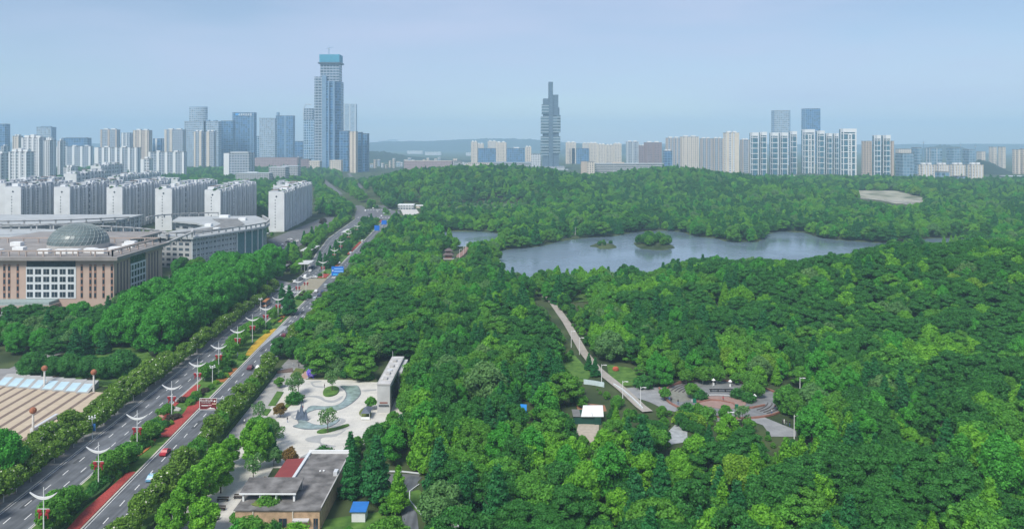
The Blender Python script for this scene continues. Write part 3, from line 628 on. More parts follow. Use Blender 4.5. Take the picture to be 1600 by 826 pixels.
T('glass_tower', 'blue slab tower at the east end of the group near the tallest one', 558,567,207,269,30,'bluegl',piers=((.05,.16),),pm='steel')
T('glass_tower', 'last blue slab of the group near the tallest one, facing the gap', 567,577,209,268,34,'bluegl',piers=((.9,.12),),pm='steel')
crane('low pale crane with long level jib over the mall', 466, 243, 262, 2600, 456, 509, 0.0, m='brown')
# --- middle
o = T('exhibition_hall', 'long tan windowless hall with rounded end behind the wooded hill', 631,708,252,266,60,'mall',zb=0,roofm='tan'); 
o.children[0].data.materials[0] = M['tan']
T('exhibition_hall', 'dark louvred end block of the long tan hall', 709,722,252,266,50,'bands')
for x0,x1,yt,yb,fc,lb in [(736,746,222,258,'cream','cream flats tower at the west side of the blue glass offices'),(775,791,223,258,'cream','cream pair of flats between two blue glass offices'),(745,756,225,252,'cream','far cream flats peeping over the first blue glass office'),
    (762,776,221,250,'cream','cream flats top behind the first blue glass office'),(821,830,230,260,'cream','single cream tower just before the stacked skyscraper'),(884,900,223,256,'cream','cream flats tower just after the stacked skyscraper'),
    (910,922,224,250,'cream','cream flats roof behind the blue glass office'),(920,934,224,256,'cream','cream flats of the tight cluster, first'),(934,946,226,257,'cream','cream flats of the tight cluster, second'),(946,958,227,256,'cream','cream flats of the tight cluster, third'),(958,971,225,257,'cream','cream flats of the tight cluster, last')]:
    T('apartment_tower', lb, x0,x1,yt,yb,26,fc,piers=P2 if x1-x0 < 14 else P3,pm='cream',caps=HC,topm='cream')
T('glass_office', 'blue glass office between cream flats, first of three', 747,776,232,256,40,'bluegl',cm='steel')
T('glass_office', 'blue glass office with white roof plant, second of three', 791,820,232,255,40,'bluegl',caps=((.4,.7,4,'white'),))
T('glass_office', 'blue glass office right of the stacked skyscraper, third of three', 889,920,232,256,40,'bluegl')
T('low_terminal', 'long low hall with thin overhanging roof before the blue offices', 772,830,254,264,40,'bands',roofm='steel')
T('low_terminal', 'low tan annex on the wooded hill edge near the long hall', 731,772,255,263,40,'cream',roofm='tan')
T('hotel_block', 'small white block between single cream tower and stacked skyscraper', 830,845,241,262,24,'white')
# stacked skyscraper
Z = 90*FPX/(265-HOR); s_ = Z/FPX; X = lambda p: (p-800)*s_; H = lambda p: 90-(p-HOR)*s_
tt = thing('skyscraper', 'dark grey tower of stacked shifted blocks with a slim top, above the forest', 'skyscraper', (X(860), Z+22, 0)); foot(X(835), X(888), Z-20, Z+60, 6)
def blk(n, x0, x1, y0, y1, f, dz=0, mm=None): return MB().box(X(x0), X(x1), Z+dz, Z+45-dz, H(y1), H(y0)).build(n, mm or F[f], tt)
blk('core', 857.5, 864, 128, 265, 'teal', -1.5, facade('facade_dark_stone', (.12,.18,.24), (.045,.075,.115), 4, 4, .6, .5))
DS = F['stone'] = MC['facade_dark_stone']; F['lit'] = facade('facade_light_bands', (.30,.38,.42), (.07,.115,.15), 9.5, 50, .99, .62)
blk('block', 864.2, 872.5, 148, 180, 'stone', 2); blk('block', 864.2, 874.3, 168, 190, 'stone', 4); blk('block', 849, 857.3, 154, 166, 'stone', 2); blk('block', 847, 857.3, 163, 178, 'lit', 0); blk('block', 849, 857.3, 178, 182, 'stone', 4)
blk('block', 845.5, 857.3, 182, 209, 'lit', 0); blk('block', 848.5, 857.3, 209, 213, 'stone', 4); blk('block', 845.5, 857.3, 213, 243, 'lit', 0); blk('block', 848, 857.3, 243, 262, 'stone', 3)
blk('block', 864.2, 876, 180, 207, 'lit', 0); blk('block', 864.2, 873.5, 207, 213, 'stone', 4); blk('block', 864.2, 875.5, 213, 240, 'lit', 0); blk('block', 864.2, 873.5, 240, 262, 'stone', 3)
MB().box(X(840), X(882), Z-14, Z+55, 0, H(260)).build('podium', F['office'], tt); MB().box(X(833), X(887), Z-30, Z-14, 0, H(264)).build('podium_terrace', M['pale'], tt)
# --- east of it
T('office_wing', 'long low white office wing with ribbon windows behind the hill', 930,1037,256,273,30,'bands',roofm='pale',caps=((.25,.42,3,'tan'),(.6,.62,3,'pale')))
T('office_block', 'grey stone end block of the low office wing with tan front', 908,929,253,274,30,'cream',piers=((.2,.4),),pm='tan',cm='tan')
for a in [('apartment_tower','grey flats tower with pale stripe behind the low office wing',978,998,222,262,24,'grey',P3,'pale'),('apartment_tower','purple brown flats tower beside the pale-striped grey one',996,1008,228,262,24,'brown',P2,'brown'),
          ('apartment_tower','broad purple brown tower with two top steps',1006,1034,223,263,30,'brown',P3,'brown'),('apartment_tower','low blue glass block in front of the purple brown tower',1036,1050,236,266,30,'bluegl',(),'steel'),
          ('apartment_tower','grey slab with many narrow piers, first of the long grey row',1040,1064,216,264,28,'grey',P5,'tan'),('apartment_tower','cream flats tower with close-set piers, tallest of the long grey row',1062,1092,214,264,28,'cream',P5,'cream'),
          ('apartment_tower','grey flats slab with blue centre, next to the close-set piers',1093,1112,217,267,26,'grey',P3,'tan'),('apartment_tower','grey flats slab with fine windows, last before the big cream tower',1112,1130,217,269,26,'grey',P3,'tan'),
          ('apartment_tower','big cream tower with broad blank corner, standing before the forest',1130,1155,208,276,30,'white',((.12,.2),(.45,.1),(.82,.34)),'cream'),('apartment_tower','grey flats slab half hidden right of the big cream tower',1156,1171,219,270,26,'grey',P2,'tan')]:
    T(a[0], a[1], *a[2:8], piers=a[8], pm=a[9], caps=HC)
T('glass_tower','pale grey glass tower rising behind the white and teal row',1205,1235,173,258,40,'pale',piers=((.96,.05),),pm='steel')
T('glass_tower','blue glass tower with slanting face rising behind the white and teal row',1252,1282,170,256,44,'bluegl',piers=((.02,.04),),pm='steel',cm='steel')
WT = [(1171,1185,208,274,7,'first'),(1186,1198,207,274,7,'second'),(1202,1216,208,273,7,'third'),(1217,1231,208,273,7,'fourth'),(1233,1245,206,272,7,'fifth'),(1252,1273,203,271,7,'sixth, ladder fronted and broad'),(1275,1288,205,272,7,'seventh'),
      (1289,1300,209,272,7,'eighth'),(1301,1310,209,272,7,'ninth'),(1311,1338,202,275,7,'tenth, ladder fronted and broad'),(1363,1376,212,277,7,'eleventh, standing apart'),(1377,1391,212,277,7,'twelfth, standing apart and last')]
for x0,x1,yt,yb,nb,lb in WT:
    o = T('apartment_tower', 'white framed teal glass tower, %s from the west in its row' % lb, x0,x1,yt,yb,26,'teal',piers=((.03,.05),(.95,.10)),pm='white',bands=nb,crown=8,group='white and teal towers beyond the forest')
    if 'ladder' in lb:
        Zf = 90*FPX/(yb-HOR); xm = o.location.x; MB().box(xm-5, xm-2.6, Zf-3, Zf, 0, 112).build('ladder_rail', WHITE, o); MB().box(xm+2.6, xm+5, Zf-3, Zf, 0, 112).build('ladder_rail', WHITE, o)
        r = MB(); [r.box(xm-2.6, xm+2.6, Zf-2.6, Zf, z, z+1.3) for z in range(4, 110, 5)]; r.build('ladder_slats', WHITE, o)
T('apartment_tower','tan brown tower in the gap before the standing-apart pair',1346,1362,221,276,26,'tan',piers=((.1,.14),(.9,.2)),pm='tan')
T('apartment_tower','tan strip tower hidden behind the last teal tower',1392,1397,221,277,22,'tan',piers=((.5,.5),),pm='tan')
T('terrace_building','long pale terrace building at the forest foot of the teal row',1203,1246,275,283,12,'office',roofm='white')
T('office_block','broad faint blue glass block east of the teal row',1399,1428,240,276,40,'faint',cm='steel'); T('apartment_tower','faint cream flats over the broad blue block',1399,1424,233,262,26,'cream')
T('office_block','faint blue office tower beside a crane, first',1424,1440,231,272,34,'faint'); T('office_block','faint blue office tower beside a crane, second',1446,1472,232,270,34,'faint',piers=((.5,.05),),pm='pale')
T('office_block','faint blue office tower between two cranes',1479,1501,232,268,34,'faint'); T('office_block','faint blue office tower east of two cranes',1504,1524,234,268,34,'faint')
crane('faint tower crane over the far blue offices, first from the west', 1443, 221, 262, 2700, 1433, 1447, 0); crane('faint tower crane over the far blue offices, second from the west', 1501, 225, 262, 2700, 1496, 1505, .1); crane('faint thin crane mast over the far blue offices, third from the west', 1524, 227, 262, 2700, 1521, 1527, .1)
for x0,x1,yt,yb,lb in [(1434,1460,258,282,'first'),(1460,1482,258,281,'second'),(1483,1508,258,285,'third'),(1510,1536,258,290,'fourth')]:
    T('apartment_slab','white slab of flats with cream piers, %s from the west at the forest edge'%lb,x0,x1,yt,yb,18,'white',piers=P5,pm='cream',caps=HC,group='white slabs at the forest edge')
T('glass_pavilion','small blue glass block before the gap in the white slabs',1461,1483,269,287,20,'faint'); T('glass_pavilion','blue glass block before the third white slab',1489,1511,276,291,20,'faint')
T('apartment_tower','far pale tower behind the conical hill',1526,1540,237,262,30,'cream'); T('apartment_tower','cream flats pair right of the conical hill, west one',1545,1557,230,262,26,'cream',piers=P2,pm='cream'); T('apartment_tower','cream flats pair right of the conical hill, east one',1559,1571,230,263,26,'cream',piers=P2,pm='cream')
T('apartment_tower','cream flats tower near the east photo edge',1584,1594,234,272,26,'cream',piers=P2,pm='cream'); T('apartment_tower','cream flats tower cut by the east photo edge',1594,1612,233,272,26,'cream',piers=P3,pm='cream')
T('low_warehouse','long low grey roof at the east photo edge',1562,1606,276,286,30,'bands',roofm='pale')
random.seed(5)
for i in range(26):       # small far blocks in the gap of the skyline
    x = 578 + i*5.9; yb = 259.5 + random.random()*4; h = random.uniform(6, 15) if i % 4 else random.uniform(3, 6)
    T('far_block', 'tiny pale far block in the hazy gap beyond the forested hill', x, x+random.uniform(4,7), yb-h, yb, 22, random.choice(['cream','white','pale']), group='tiny far blocks in the skyline gap', topm=random.choice(['cream','white']))
for i, (x0, x1, yt) in enumerate([(576,590,222),(592,606,219),(606,622,217),(622,634,221),(636,650,219)]):
    T('far_tower', 'very faint far tower in the hazy gap, barely visible', x0, x1, yt+1, 233, 60, 'pale', group='faint far towers in the gap')
for x0,x1,yt,lb in [(636,662,236,'white far factory roof, long one, on the blue ridge'),(664,690,238,'white far factory roof, short one, on the blue ridge'),(728,742,239,'white far factory roof close to the cream flats')]:
    T('far_factory', lb, x0, x1, yt, yt+4.5, 60, 'white', topm='white')
# ---------------------------------------------------------------- white apartment slabs in rows
SLABW = mat('slab_white', (.69,.70,.70), .8, .09, .12); SLABG = mat('slab_grey', (.46,.48,.50), .8, .1, .15)
def slab(label, x0, x1, y0, y1, H, detail=2, seed=1, name='apartment_slab', group=None, endwin=True, green=True):
    random.seed(seed); o = thing(name, label, 'apartment block', ((x0+x1)/2, (y0+y1)/2, 0), 0, group); foot(x0, x1, y0, y1, 5)
    segs = [(y0, y0+(y1-y0)*.32, 0, 0), (y0+(y1-y0)*.32, y0+(y1-y0)*.66, 1.2, 1.5), (y0+(y1-y0)*.66, y1, -.4, .6)]
    for a, b_, dx, dh in segs:
        MB().box(x0, x1-1.6+dx, a+.02, b_, -1, H+dh).build('wall', F['slab'], o)
        MB().box(x0-.3, x1-1.3+dx, a, b_, H+dh, H+dh+1.0).build('parapet', SLABG, o)
    MB().box(x0-.2, x1+.2, y0-.35, y0, -1, H+.4).build('end_wall', SLABW, o)
    if endwin:
        fl = int(H/3); xm = x0 + (x1-x0)*.42
        MB().cyl(0,0,0,0,.1) 
        for k in range(fl-2):
            z = 4 + k*3.0
            if z < H-7: MB().box(xm-.35, xm+.35, y0-.45, y0-.3, z, z+1.2).build('window', DARKG, o)
        b = MB(); q = [(xm+1.2+.9*math.cos(t), y0-.45, H-4.2+.9*math.sin(t)) for t in np.linspace(0, 2*math.pi, 13)[:-1]]; b.quad(*q); b.build('round_vent', DARKG, o)
    y = y0 + 1.0; k = 0
    mod = 9.5 if detail > 1 else 13
    while y < y1-5:
        dx = next((s[2] for s in segs if s[0] <= y < s[1]), 0); X = x1-1.6+dx; dh = next((s[3] for s in segs if s[0] <= y < s[1]), 0)
        MB().box(X, X+1.7, y, y+2.2, -1, H+dh-.5+(k%3)*.8).build('pier', SLABW, o)
        if detail > 1:
            g = MB(); g.box(X, X+.35, y+2.5, y+6.2, 1, H+dh-1); g.build('window_column', mat('balcony_glass', (.12,.15,.18), .4, .3, .3), o)
            s = MB()
            for f in range(int(H/3)):
                s.box(X, X+1.45, y+2.4, y+6.2, f*3.0+2.75, f*3.0+3.0); s.box(X+1.3, X+1.45, y+2.4, y+6.2, f*3.0+3.0, f*3.0+3.75)
            s.build('balcony_stack', SLABW if k % 2 else SLABG, o)
            if k % 2: MB().box(X, X+1.9, y+6.3, y+9.5, -1, H+dh-.8).build('blank_bay', SLABW, o)
            else: MB().box(X, X+.7, y+6.8, y+8.6, 0, H+dh-1.5).build('bay', SLABG, o)
        y += mod; k += 1
    y = y0 + 3
    while y < y1-8:          # roof gardens: stair houses, pergolas, planting
        dh = next((s[3] for s in segs if s[0] <= y < s[1]), 0); h = random.uniform(2.2, 4); a = random.uniform(4, 7); xx = x0+random.uniform(1, 6)
        MB().box(xx, xx+random.uniform(4, 6), y, y+a, H+dh+.2, H+dh+h).build('roof_house', SLABW if random.random() < .6 else SLABG, o)
        if random.random() < .55:
            b = MB(); b.box(xx-1.5, xx+6.5, y-.6, y+a+.6, H+dh+h, H+dh+h+.3); b.build('roof_canopy', mat('canopy_brown', (.22,.16,.13), .8) if random.random() < .35 else SLABG, o)
        if green and random.random() < .7:
            c = bpy.data.objects.new('roof_plant', random.choice(KI['bush'][0])); COL.objects.link(c); c.parent = o
            c.location = (x0+random.uniform(2, x1-x0-4)-o.location.x, y-1.5-o.location.y, H+dh); c.scale = (1.2,1.5,.8)
        y += random.uniform(8, 13)
    o.rotation_euler.z = .085; o.location.x -= (y1-y0)/2*.085
    return o
nm = ['first','second','third','fourth','fifth']
for i, (x0, x1, y0, y1, H) in enumerate([(-514,-499,812,930,44),(-461,-446,806,950,44),(-410,-395,810,950,43.5),(-363,-347,815,960,42),(-307,-292,800,960,41.5)]):
    slab('white end-on slab of flats, %s from the west in the front row' % nm[i], x0, x1, y0, y1, H, 2, 20+i, group='front row of white slabs')
slab('long white slab of flats standing nearest the avenue, alone at the row end', -244, -229, 803, 985, 39.5, 2, 31)
for i, (x0, x1, y0, y1, H) in enumerate([(-560,-545,860,1000,45),(-610,-594,1090,1200,46),(-548,-533,1085,1180,42),(-492,-477,1060,1140,37),(-430,-415,1075,1150,34),(-372,-357,1060,1130,33),(-310,-295,1040,1100,34)]):
    slab('white slab of flats with planted roofs behind the front row, roof number %d from the west' % (i+1), x0, x1, y0, y1, H, 1, 50+i, group='second row of white slabs', endwin=False)
for i, (x0, x1, y0, y1, H) in enumerate([(-700,-684,1330,1430,50),(-620,-605,1310,1400,36),(-580,-540,1290,1310,30)]):
    slab('distant white roofs of the third row of slabs, block %d from the west' % (i+1), x0, x1, y0, y1, H, 1, 70+i, group='third row of white slabs', endwin=False)
# ---------------------------------------------------------------- courthouse-like building with the dome
PINK = mat('pink_stone', (.50,.37,.30), .85, .08, .15); PINKD = mat('pink_stone_beam', (.40,.33,.29), .85, .12, .3); ROOFT = mat('roof_tan_grey', (.27,.25,.235), .9, .2, .12); LATT = mat('white_lattice', (.62,.65,.66), .7, .05)
hall = thing('domed_hall', 'large pink stone hall with lattice windows and a grey glass dome', 'building', (-259, 455, 0)); foot(-330, -209, 405, 500, 3); foot(-560, -270, 480, 745, 3)
x0, x1, y0, y1 = -330, -209, 420, 478
MB().box(x0, x1, y0, y1, -1, 28.2).build('wall', PINK, hall)
MB().box(x0-3, x1+3.2, y0-3, y1+3, 28.2, 30).build('roof', ROOFT, hall)
MB().box(x0, -248, y1+3, 560, -1, 26).build('rear_wing', F['office'], hall); MB().box(x0-2, -246, y1+3, 562, 26, 27.2).build('roof', ROOFT, hall)
Xp = lambda p: (p-800)*420/FPX
MB().box(Xp(42), Xp(118), y0-.25, y0, 24.6, 28).build('clerestory', DARKG, hall)
MB().box(Xp(41), Xp(119), y0-.22, y0, 8, 24.6).build('lattice_panel', LATT, hall)
for i in range(6):
    for k in range(4):
        xa = Xp(42.5+i*12.8); za = 8.7+k*4.0; w = MB().box(xa, xa+3.1, y0-.30, y0-.1, za, za+2.75).build('window', DARKG, hall)
        MB().box(xa+1.5, xa+1.6, y0-.34, y0-.3, za, za+2.75).build('mullion', LATT, w)
for p in (5, 12.5, 26, 126, 139.5, 147, 160, 173):
    MB().box(Xp(p), Xp(p)+1.25, y0-.12, y0, 8, 26).build('window_recess', mat('recess_brown', (.30,.17,.12), .85), hall)
    for k in range(5): MB().box(Xp(p)+.12, Xp(p)+1.12, y0-.2, y0-.1, 8.6+k*3.5, 10.9+k*3.5).build('window', DARKG, hall)
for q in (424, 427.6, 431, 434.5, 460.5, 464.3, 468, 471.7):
    MB().box(x1, x1+.15, q-.6, q+.6, 6, 26).build('window_slit', mat('slit_dark', (.14,.11,.12), .7), hall)  # slit windows of the side wall, one dark tone
MB().box(x1, x1+.12, 438, 456, 8, 27.5).build('side_glazing', DARKG, hall)
for k in range(5): MB().box(x1+.1, x1+.35, 438, 456, 8+k*3.6, 8.9+k*3.6).build('floor_band', LATT, hall)
for k in range(6): MB().box(x1+.1, x1+.3, 438.2+k*3.4, 439+k*3.4, 8, 22.5).build('mullion', LATT, hall)
MB().box(x0, Xp(92), y0-9, y0-.3, 6.2, 7.8).build('porch_roof', mat('verdigris_roof', (.30,.37,.36), .7), hall); MB().box(x0, Xp(92)+1, y0-10, y0-.3, 5.2, 6.2).build('porch_beam', PINKD, hall)
for k in range(7): MB().box(-272+k*5.0, -271+k*5.0, y0-9.5, y0-8.5, -1, 5.2).build('porch_column', LATT, hall)
MB().box(x0, Xp(92)+4, y0-16, y0-.3, -1, .9).build('porch_steps', CONC, hall)
# roof frames
def frame_run(pts, z0, z1, step, par, name, m, w=.7, ov=0):
    b = MB()
    for (ax, ay), (bx, by) in zip(pts, pts[1:]):
        l = math.hypot(bx-ax, by-ay); a = math.atan2(by-ay, bx-ax); b.obox((ax+bx)/2, (ay+by)/2, z1-.7, l+w, w, .7, a)
        if ov: b.obox((ax+bx)/2, (ay+by)/2, z1-.02, l+w+ov, w+ov, .3, a)
        n = max(1, int(l/step))
        for i in range(n+1): b.obox(ax+(bx-ax)*i/n, ay+(by-ay)*i/n, z0, w*.9, w*.9, z1-z0-.7, a)
    return b.build(name, m, par)
frame_run([(-328,420.5),(-210,420.5),(-210,477.5),(-328,477.5)], 30, 33.2, 9, hall, 'roof_frame', PINKD)
frame_run([(-328,424.5),(-214,424.5),(-214,476)], 30, 32.6, 9, hall, 'roof_frame', PINKD, .5)
for xx, yy in ((-256,431),(-226,431),(-233,435),(-282,431),(-246,430),(-222,455),(-300,434),(-222,440),(-226,466),(-275,440),(-290,462),(-240,431)): MB().box(xx, xx+6, yy, yy+4, 30, 32.2).build('roof_unit', WHITE, hall)
dm = MB().cyl(-247.5, 457, 30, 32.5, 16.0, n=40).build('dome_base', CONC, hall)
DG = mat('dome_glass', (.13,.17,.17), .35, .3, .12, metal=.0, spec=.5)
d = MB(); d.ball(-247.5, 457, 32.5, 15.8, 15.8, 11.2, n=36, m=9, zmin=0).build('dome', DG, hall)
for k in range(1, 9):
    t = math.pi/2*k/9; r = 15.9*math.cos(t); z = 32.5 + 11.3*math.sin(t); MB().tube([(-247.5+r*math.cos(a), 457+r*math.sin(a), z) for a in np.linspace(0, 2*math.pi, 37)], .13, 4).build('dome_rib', mat('dome_frame', (.33,.37,.36), .5), hall)
for k in range(36):
    b = MB()
    b.tube([(-247.5+15.9*math.cos(math.pi/2*j/8)*math.cos(2*math.pi*(k+j*.5)/36), 457+15.9*math.cos(math.pi/2*j/8)*math.sin(2*math.pi*(k+j*.5)/36), 32.5+11.3*math.sin(math.pi/2*j/8)) for j in range(8)], .12, 4); b.build('dome_rib', MC['dome_frame'], hall)
# ---------------------------------------------------------------- curved office buildings
def arcp(cx, cy, r, a0, a1, n=18, ry=None): return [(cx+r*math.cos(R_(a)), cy+(ry or r)*math.sin(R_(a))) for a in np.linspace(a0, a1, n)]
wing = thing('curved_office', 'curved grey office building with wide flat roof rim and rounded glazed end', 'building', (-245, 640, 0))
fp = [(-256,578),(-228,570),(-211,612),(-205,626),(-201.5,642),(-203,660),(-209,680),(-220,702),(-236,732),(-300,722),(-290,690),(-262,672),(-246,650),(-246,630),(-256,610)]
FOOT.append(grow(fp, 4))
MB().prism(fp, -1, 21).build('wall', F['office'], wing)
MB().prism(grow(fp, 3.0), 21, 22.4).build('roof', mat('pale_roof', (.40,.42,.42), .8, .12, .1), wing)
MB().prism([(-250,592),(-232,588),(-219,622),(-219,655),(-240,700),(-262,700),(-240,662),(-236,632)], 22.4, 23.0).build('roof_deck', ROOFG, wing)
for fz in range(5):
    b = MB()
    for (ax, ay), (bx, by) in zip(fp[1:8], fp[2:9]): b.obox((ax+bx)/2, (ay+by)/2, 1.2+fz*4.1, math.hypot(bx-ax, by-ay), .9, 1.1, math.atan2(by-ay, bx-ax))
    b.build('floor_band', SLABG, wing)
for t in np.linspace(0, 1, 12):
    px_, py_ = -228+(17)*t, 570+42*t; MB().obox(px_, py_, -1, .8, 1.1, 22, .38).build('fin', LATT, wing)
for x_, y_ in [(-211,612),(-207.5,620),(-205,628),(-202.8,636),(-201.7,644)]: MB().cyl(x_+.8, y_-.3, -1, 21, .6).build('round_column', METAL, wing)
g = MB(); [g.obox((a[0]+b_[0])/2+.35, (a[1]+b_[1])/2, 2, math.hypot(b_[0]-a[0], b_[1]-a[1]), .5, 18, math.atan2(b_[1]-a[1], b_[0]-a[0])) for a, b_ in zip(fp[2:6], fp[3:7])]; g.build('end_glazing', mat('green_glass', (.10,.20,.22), .25, .2), wing)
frame_run([(-262,580),(-240,572),(-222,592),(-206,620),(-199,645),(-204,672),(-220,706)], 22.4, 25.2, 6, wing, 'roof_rim', mat('rim_concrete', (.42,.42,.41), .8), .9, .6)
frame_run(arcp(-262, 700, 55, 200, 100, 12, 40), 22.4, 25, 8, wing, 'roof_beam', MC['rim_concrete'], .9, .6)
for xx, yy, ww in ((-246,640,5),(-262,716,8),(-236,690,6),(-228,610,4)): MB().box(xx, xx+ww, yy, yy+5, 22.4, 24.6).build('roof_unit', WHITE, wing)
frame_run([(-212,480),(-216,505),(-219,530),(-222,555),(-232,580)], 24, 27.5, 10, hall, 'link_beam', MC['rim_concrete'], 1.0, .6)
w2 = thing('curved_office', 'low curved office ring behind the dome with overhanging pale roof bands', 'building', (-420, 690, 0))
f2 = [(-344,742),(-344,690),(-372,672),(-400,664),(-440,660),(-480,664),(-580,664),(-580,742)]
MB().prism(f2, -1, 21).build('wall', F['office'], w2); MB().prism(grow(f2, 3.5), 21, 22.6).build('roof', MC['pale_roof'], w2)
for k in range(6): MB().box(-345.5, -343, 693+k*8.5, 694.2+k*8.5, -1, 21).build('fin', LATT, w2)
for zz in (3, 7.5, 12, 16.5): MB().box(-440, -372, 659.5-.4, 660, zz, zz+1.3).build('floor_band', SLABG, w2)
frame_run(arcp(-440, 760, 150, 250, 318, 16, 112), 22.6, 26, 9, w2, 'roof_beam', MC['rim_concrete'], 1.2, 1.0)
frame_run(arcp(-450, 720, 150, 235, 330, 20, 140), 23, 27, 10, w2, 'roof_beam', MC['rim_concrete'], 1.2, 1.0)
w3 = thing('curved_office', 'lower curved wing joining the dome hall and the office ring, grey flat roof', 'building', (-370, 590, 0))
f3 = [(-272,565),(-290,600),(-330,628),(-380,640),(-470,640),(-560,640),(-560,600),(-400,596),(-340,585),(-310,565)]
MB().prism(f3, -1, 19).build('wall', F['office'], w3); MB().prism(grow(f3, 3), 19, 20.4).build('roof', MC['pale_roof'], w3)
frame_run(arcp(-420, 560, 175, 8, 92, 18, 84), 20.4, 24, 10, w3, 'roof_beam', MC['rim_concrete'], 1.1, 1.0)
keep([(0,340),(160,335),(250,340),(250,395),(178,450),(120,440),(100,470),(40,466),(0,466)]); keep([(250,345),(408,338),(410,380),(395,405),(330,400),(262,385)])
keep([(420,300),(490,288),(490,335),(443,362),(420,360)])
# little white tower among the trees
tw = thing('lantern_tower', 'slim white stone tower with grey dome cap and spire between dark trees', 'tower', (-180, 420, 0))
MB().cyl(-180, 420, 0, 15, 1.5, 1.35, 10).build('shaft', mat('pale_stone', (.55,.53,.48), .85), tw); MB().cyl(-180, 420, 15, 15.6, 1.9, n=12).build('cornice', MC['pale_stone'], tw); MB().ball(-180, 420, 15.6, 1.5, 1.5, 1.3, zmin=0).build('cap', METAL, tw); MB().cyl(-180, 420, 16.8, 20.5, .14, .04, 6).build('spire', METAL, tw)
keep([(259,433),(269,433),(269,455),(259,455)])
# ---------------------------------------------------------------- striped square with skylights
SQ = poly([(-60,600),(0,600),(157.6,613),(118,652),(60,700),(-60,700)])
SQw = [(-205,302),(-147,287.7),(-139.5,262),(-139.5,225),(-215,225)]
FOOT.append(SQw); struct('square_paving', MB().sheet(SQw, .06), mat('tan_slabs', (.50,.41,.30), .85, .08, .5)); keep([(0,592),(165,600),(170,612),(120,648),(60,672),(36,688),(30,672),(0,655)])
st = MB(); dirx, diry = -.05, 1.0
for k in range(12):
    xa = -150.2 - k*4.57; 
    st.quad((xa-.9, 300.5-(k*-.9)-12.5-k*-.1,.066),(xa+.5, 300.5+k*.9-12.5,.066),(xa+.5+3.6,228,.066),(xa-.9+3.6,228,.066))
struct('paving_stripes', st, mat('brown_stripe', (.20,.15,.12), .9, .1, .5))
keep([(0,555),(34,555),(34,592),(0,592)])
struct('forecourt', MB().sheet([(-290,318),(-186,318),(-186,303),(-215,300),(-215,225),(-290,225)], .055), mat('forecourt_paving', (.27,.265,.26), .9, .15, .2)); FOOT.append([(-290,340),(-192,338),(-186,303),(-290,300)])
struct('access_drive', MB().sheet([(-200,318),(-192,318),(-192,345),(-205,360),(-260,372),(-260,362),(-210,352),(-200,340)], .05), PAVE)
GLS = mat('skylight_glass', (.45,.60,.66), .15, .12, .3, spec=.6); SKG = mat('skylight_frame', (.36,.36,.35), .8, .1)
sk0 = None; lbs = ['sky-lit pale pane, westernmost','beside the globe lamp, west side','under the globe lamp','pale grey pane, fourth','fifth along the row','dull grey pane, sixth','just before the east globe lamp','half under the olive trees, easternmost']
for k in range(8):
    x = -188.4 + k*4.9; y = 298.0 - k*1.15
    if sk0 is None:
        sk0 = thing('skylight', '', 'skylight', (x, y, .06)); b = MB()
        b._a([(x-2.3,y-3.2,.06),(x+2.2,y-3.2,.06),(x+2.2,y+4.2,.06),(x-2.3,y+4.2,.06),(x-2.3,y-3.2,.35),(x+2.2,y-3.2,.35),(x+2.2,y+4.2,2.6),(x-2.3,y+4.2,2.6)], [[0,3,2,1],[0,1,5,4],[1,2,6,5],[2,3,7,6],[3,0,4,7],[4,5,6,7]]); b.build('curb', SKG, sk0)
        q = MB(); q.quad((x-1.9,y-2.9,.48),(x+1.3,y-2.9,.48),(x+1.3,y+2.0,1.97),(x-1.9,y+2.0,1.97)); q.build('pane', GLS, sk0); o = sk0
    else: o = copy_tree(sk0); o.location = (x, y, .06)
    o['label'] = 'sloping glazed skylight on the square edge, ' + lbs[k]; o['group'] = 'row of skylights on the striped square'
def globe(px, py, top, lb):
    x, y = P(px, py); s = y/FPX; h = (py-top)*s
    o = thing('globe_lamp', lb, 'lamp', (x, y, .06)); MB().cyl(x, y, .06, h-2.0, .38, .30, 8).build('column', mat('marble_white', (.70,.68,.64), .6), o)
    b = MB().ball(x, y, h-1.15, 1.05, n=12, m=8); b.build('globe', mat('rust_globe', (.34,.13,.07), .7, .3, 1.5), o); MB().cyl(x, y, h-2.1, h-1.9, .6, n=8).build('collar', MC['marble_white'], o)
globe(69.5, 606, 570, 'rust globe lamp on white column by the skylights, west one'); globe(146.5, 612, 576, 'rust globe lamp on white column by the skylights, east one'); globe(51.7, 675, 635, 'rust globe lamp on white column alone on the striped square')
MB_k = MB().box(-149.5, -148.5, 248, 262, .06, 1.2); o = MB_k.build('bollard_fence', METAL); tag(o, 'low pale fence at the lower corner of the striped square', 'fence')
# ---------------------------------------------------------------- white entrance plaza of the park
PLZ = mat('plaza_stone', (.58,.56,.51), .85, .10, .22, tiles=2.4); PLG = mat('plaza_grey_stone', (.36,.365,.36), .85, .1, .3); HEDGE = mat('clipped_hedge', (.018,.055,.015), .95, .45, 2.5, col2=(.05,.12,.03), bump=.8)
PL = poly([(431,582),(470,580),(478,589),(540,592),(592,597),(620,608),(640,648),(600,668),(575,690),(548,706),(528,712),(526,716)]) + [(-47,221),(-66,221),(-64,185),(-64,150),(-80,150),(-83,186)] + poly([(352,735),(372,690)])
PL[-3] = (-83.5, 186); FOOT.append(PL)
struct('plaza_paving', MB().sheet(PL, .10), PLZ)
keep([(444,592),(470,588),(590,597),(592,648),(560,668),(545,664),(530,672),(527,706),(470,712),(440,745),(418,750),(428,700),(440,668),(440,640),(425,612)])
struct('promenade', MB().ribbon([(rr(y)+5.6, y) for y in ys(150,318)], [(rr(y)+12.6, y) for y in ys(150,318)], .115), mat('promenade_slabs', (.37,.36,.34), .9, .15, .3, tiles=2.0))
keep([(428,586),(446,590),(405,640),(385,662),(380,690),(366,682),(398,630)])
keep([(352,790),(372,770),(366,800),(352,826),(322,826)])
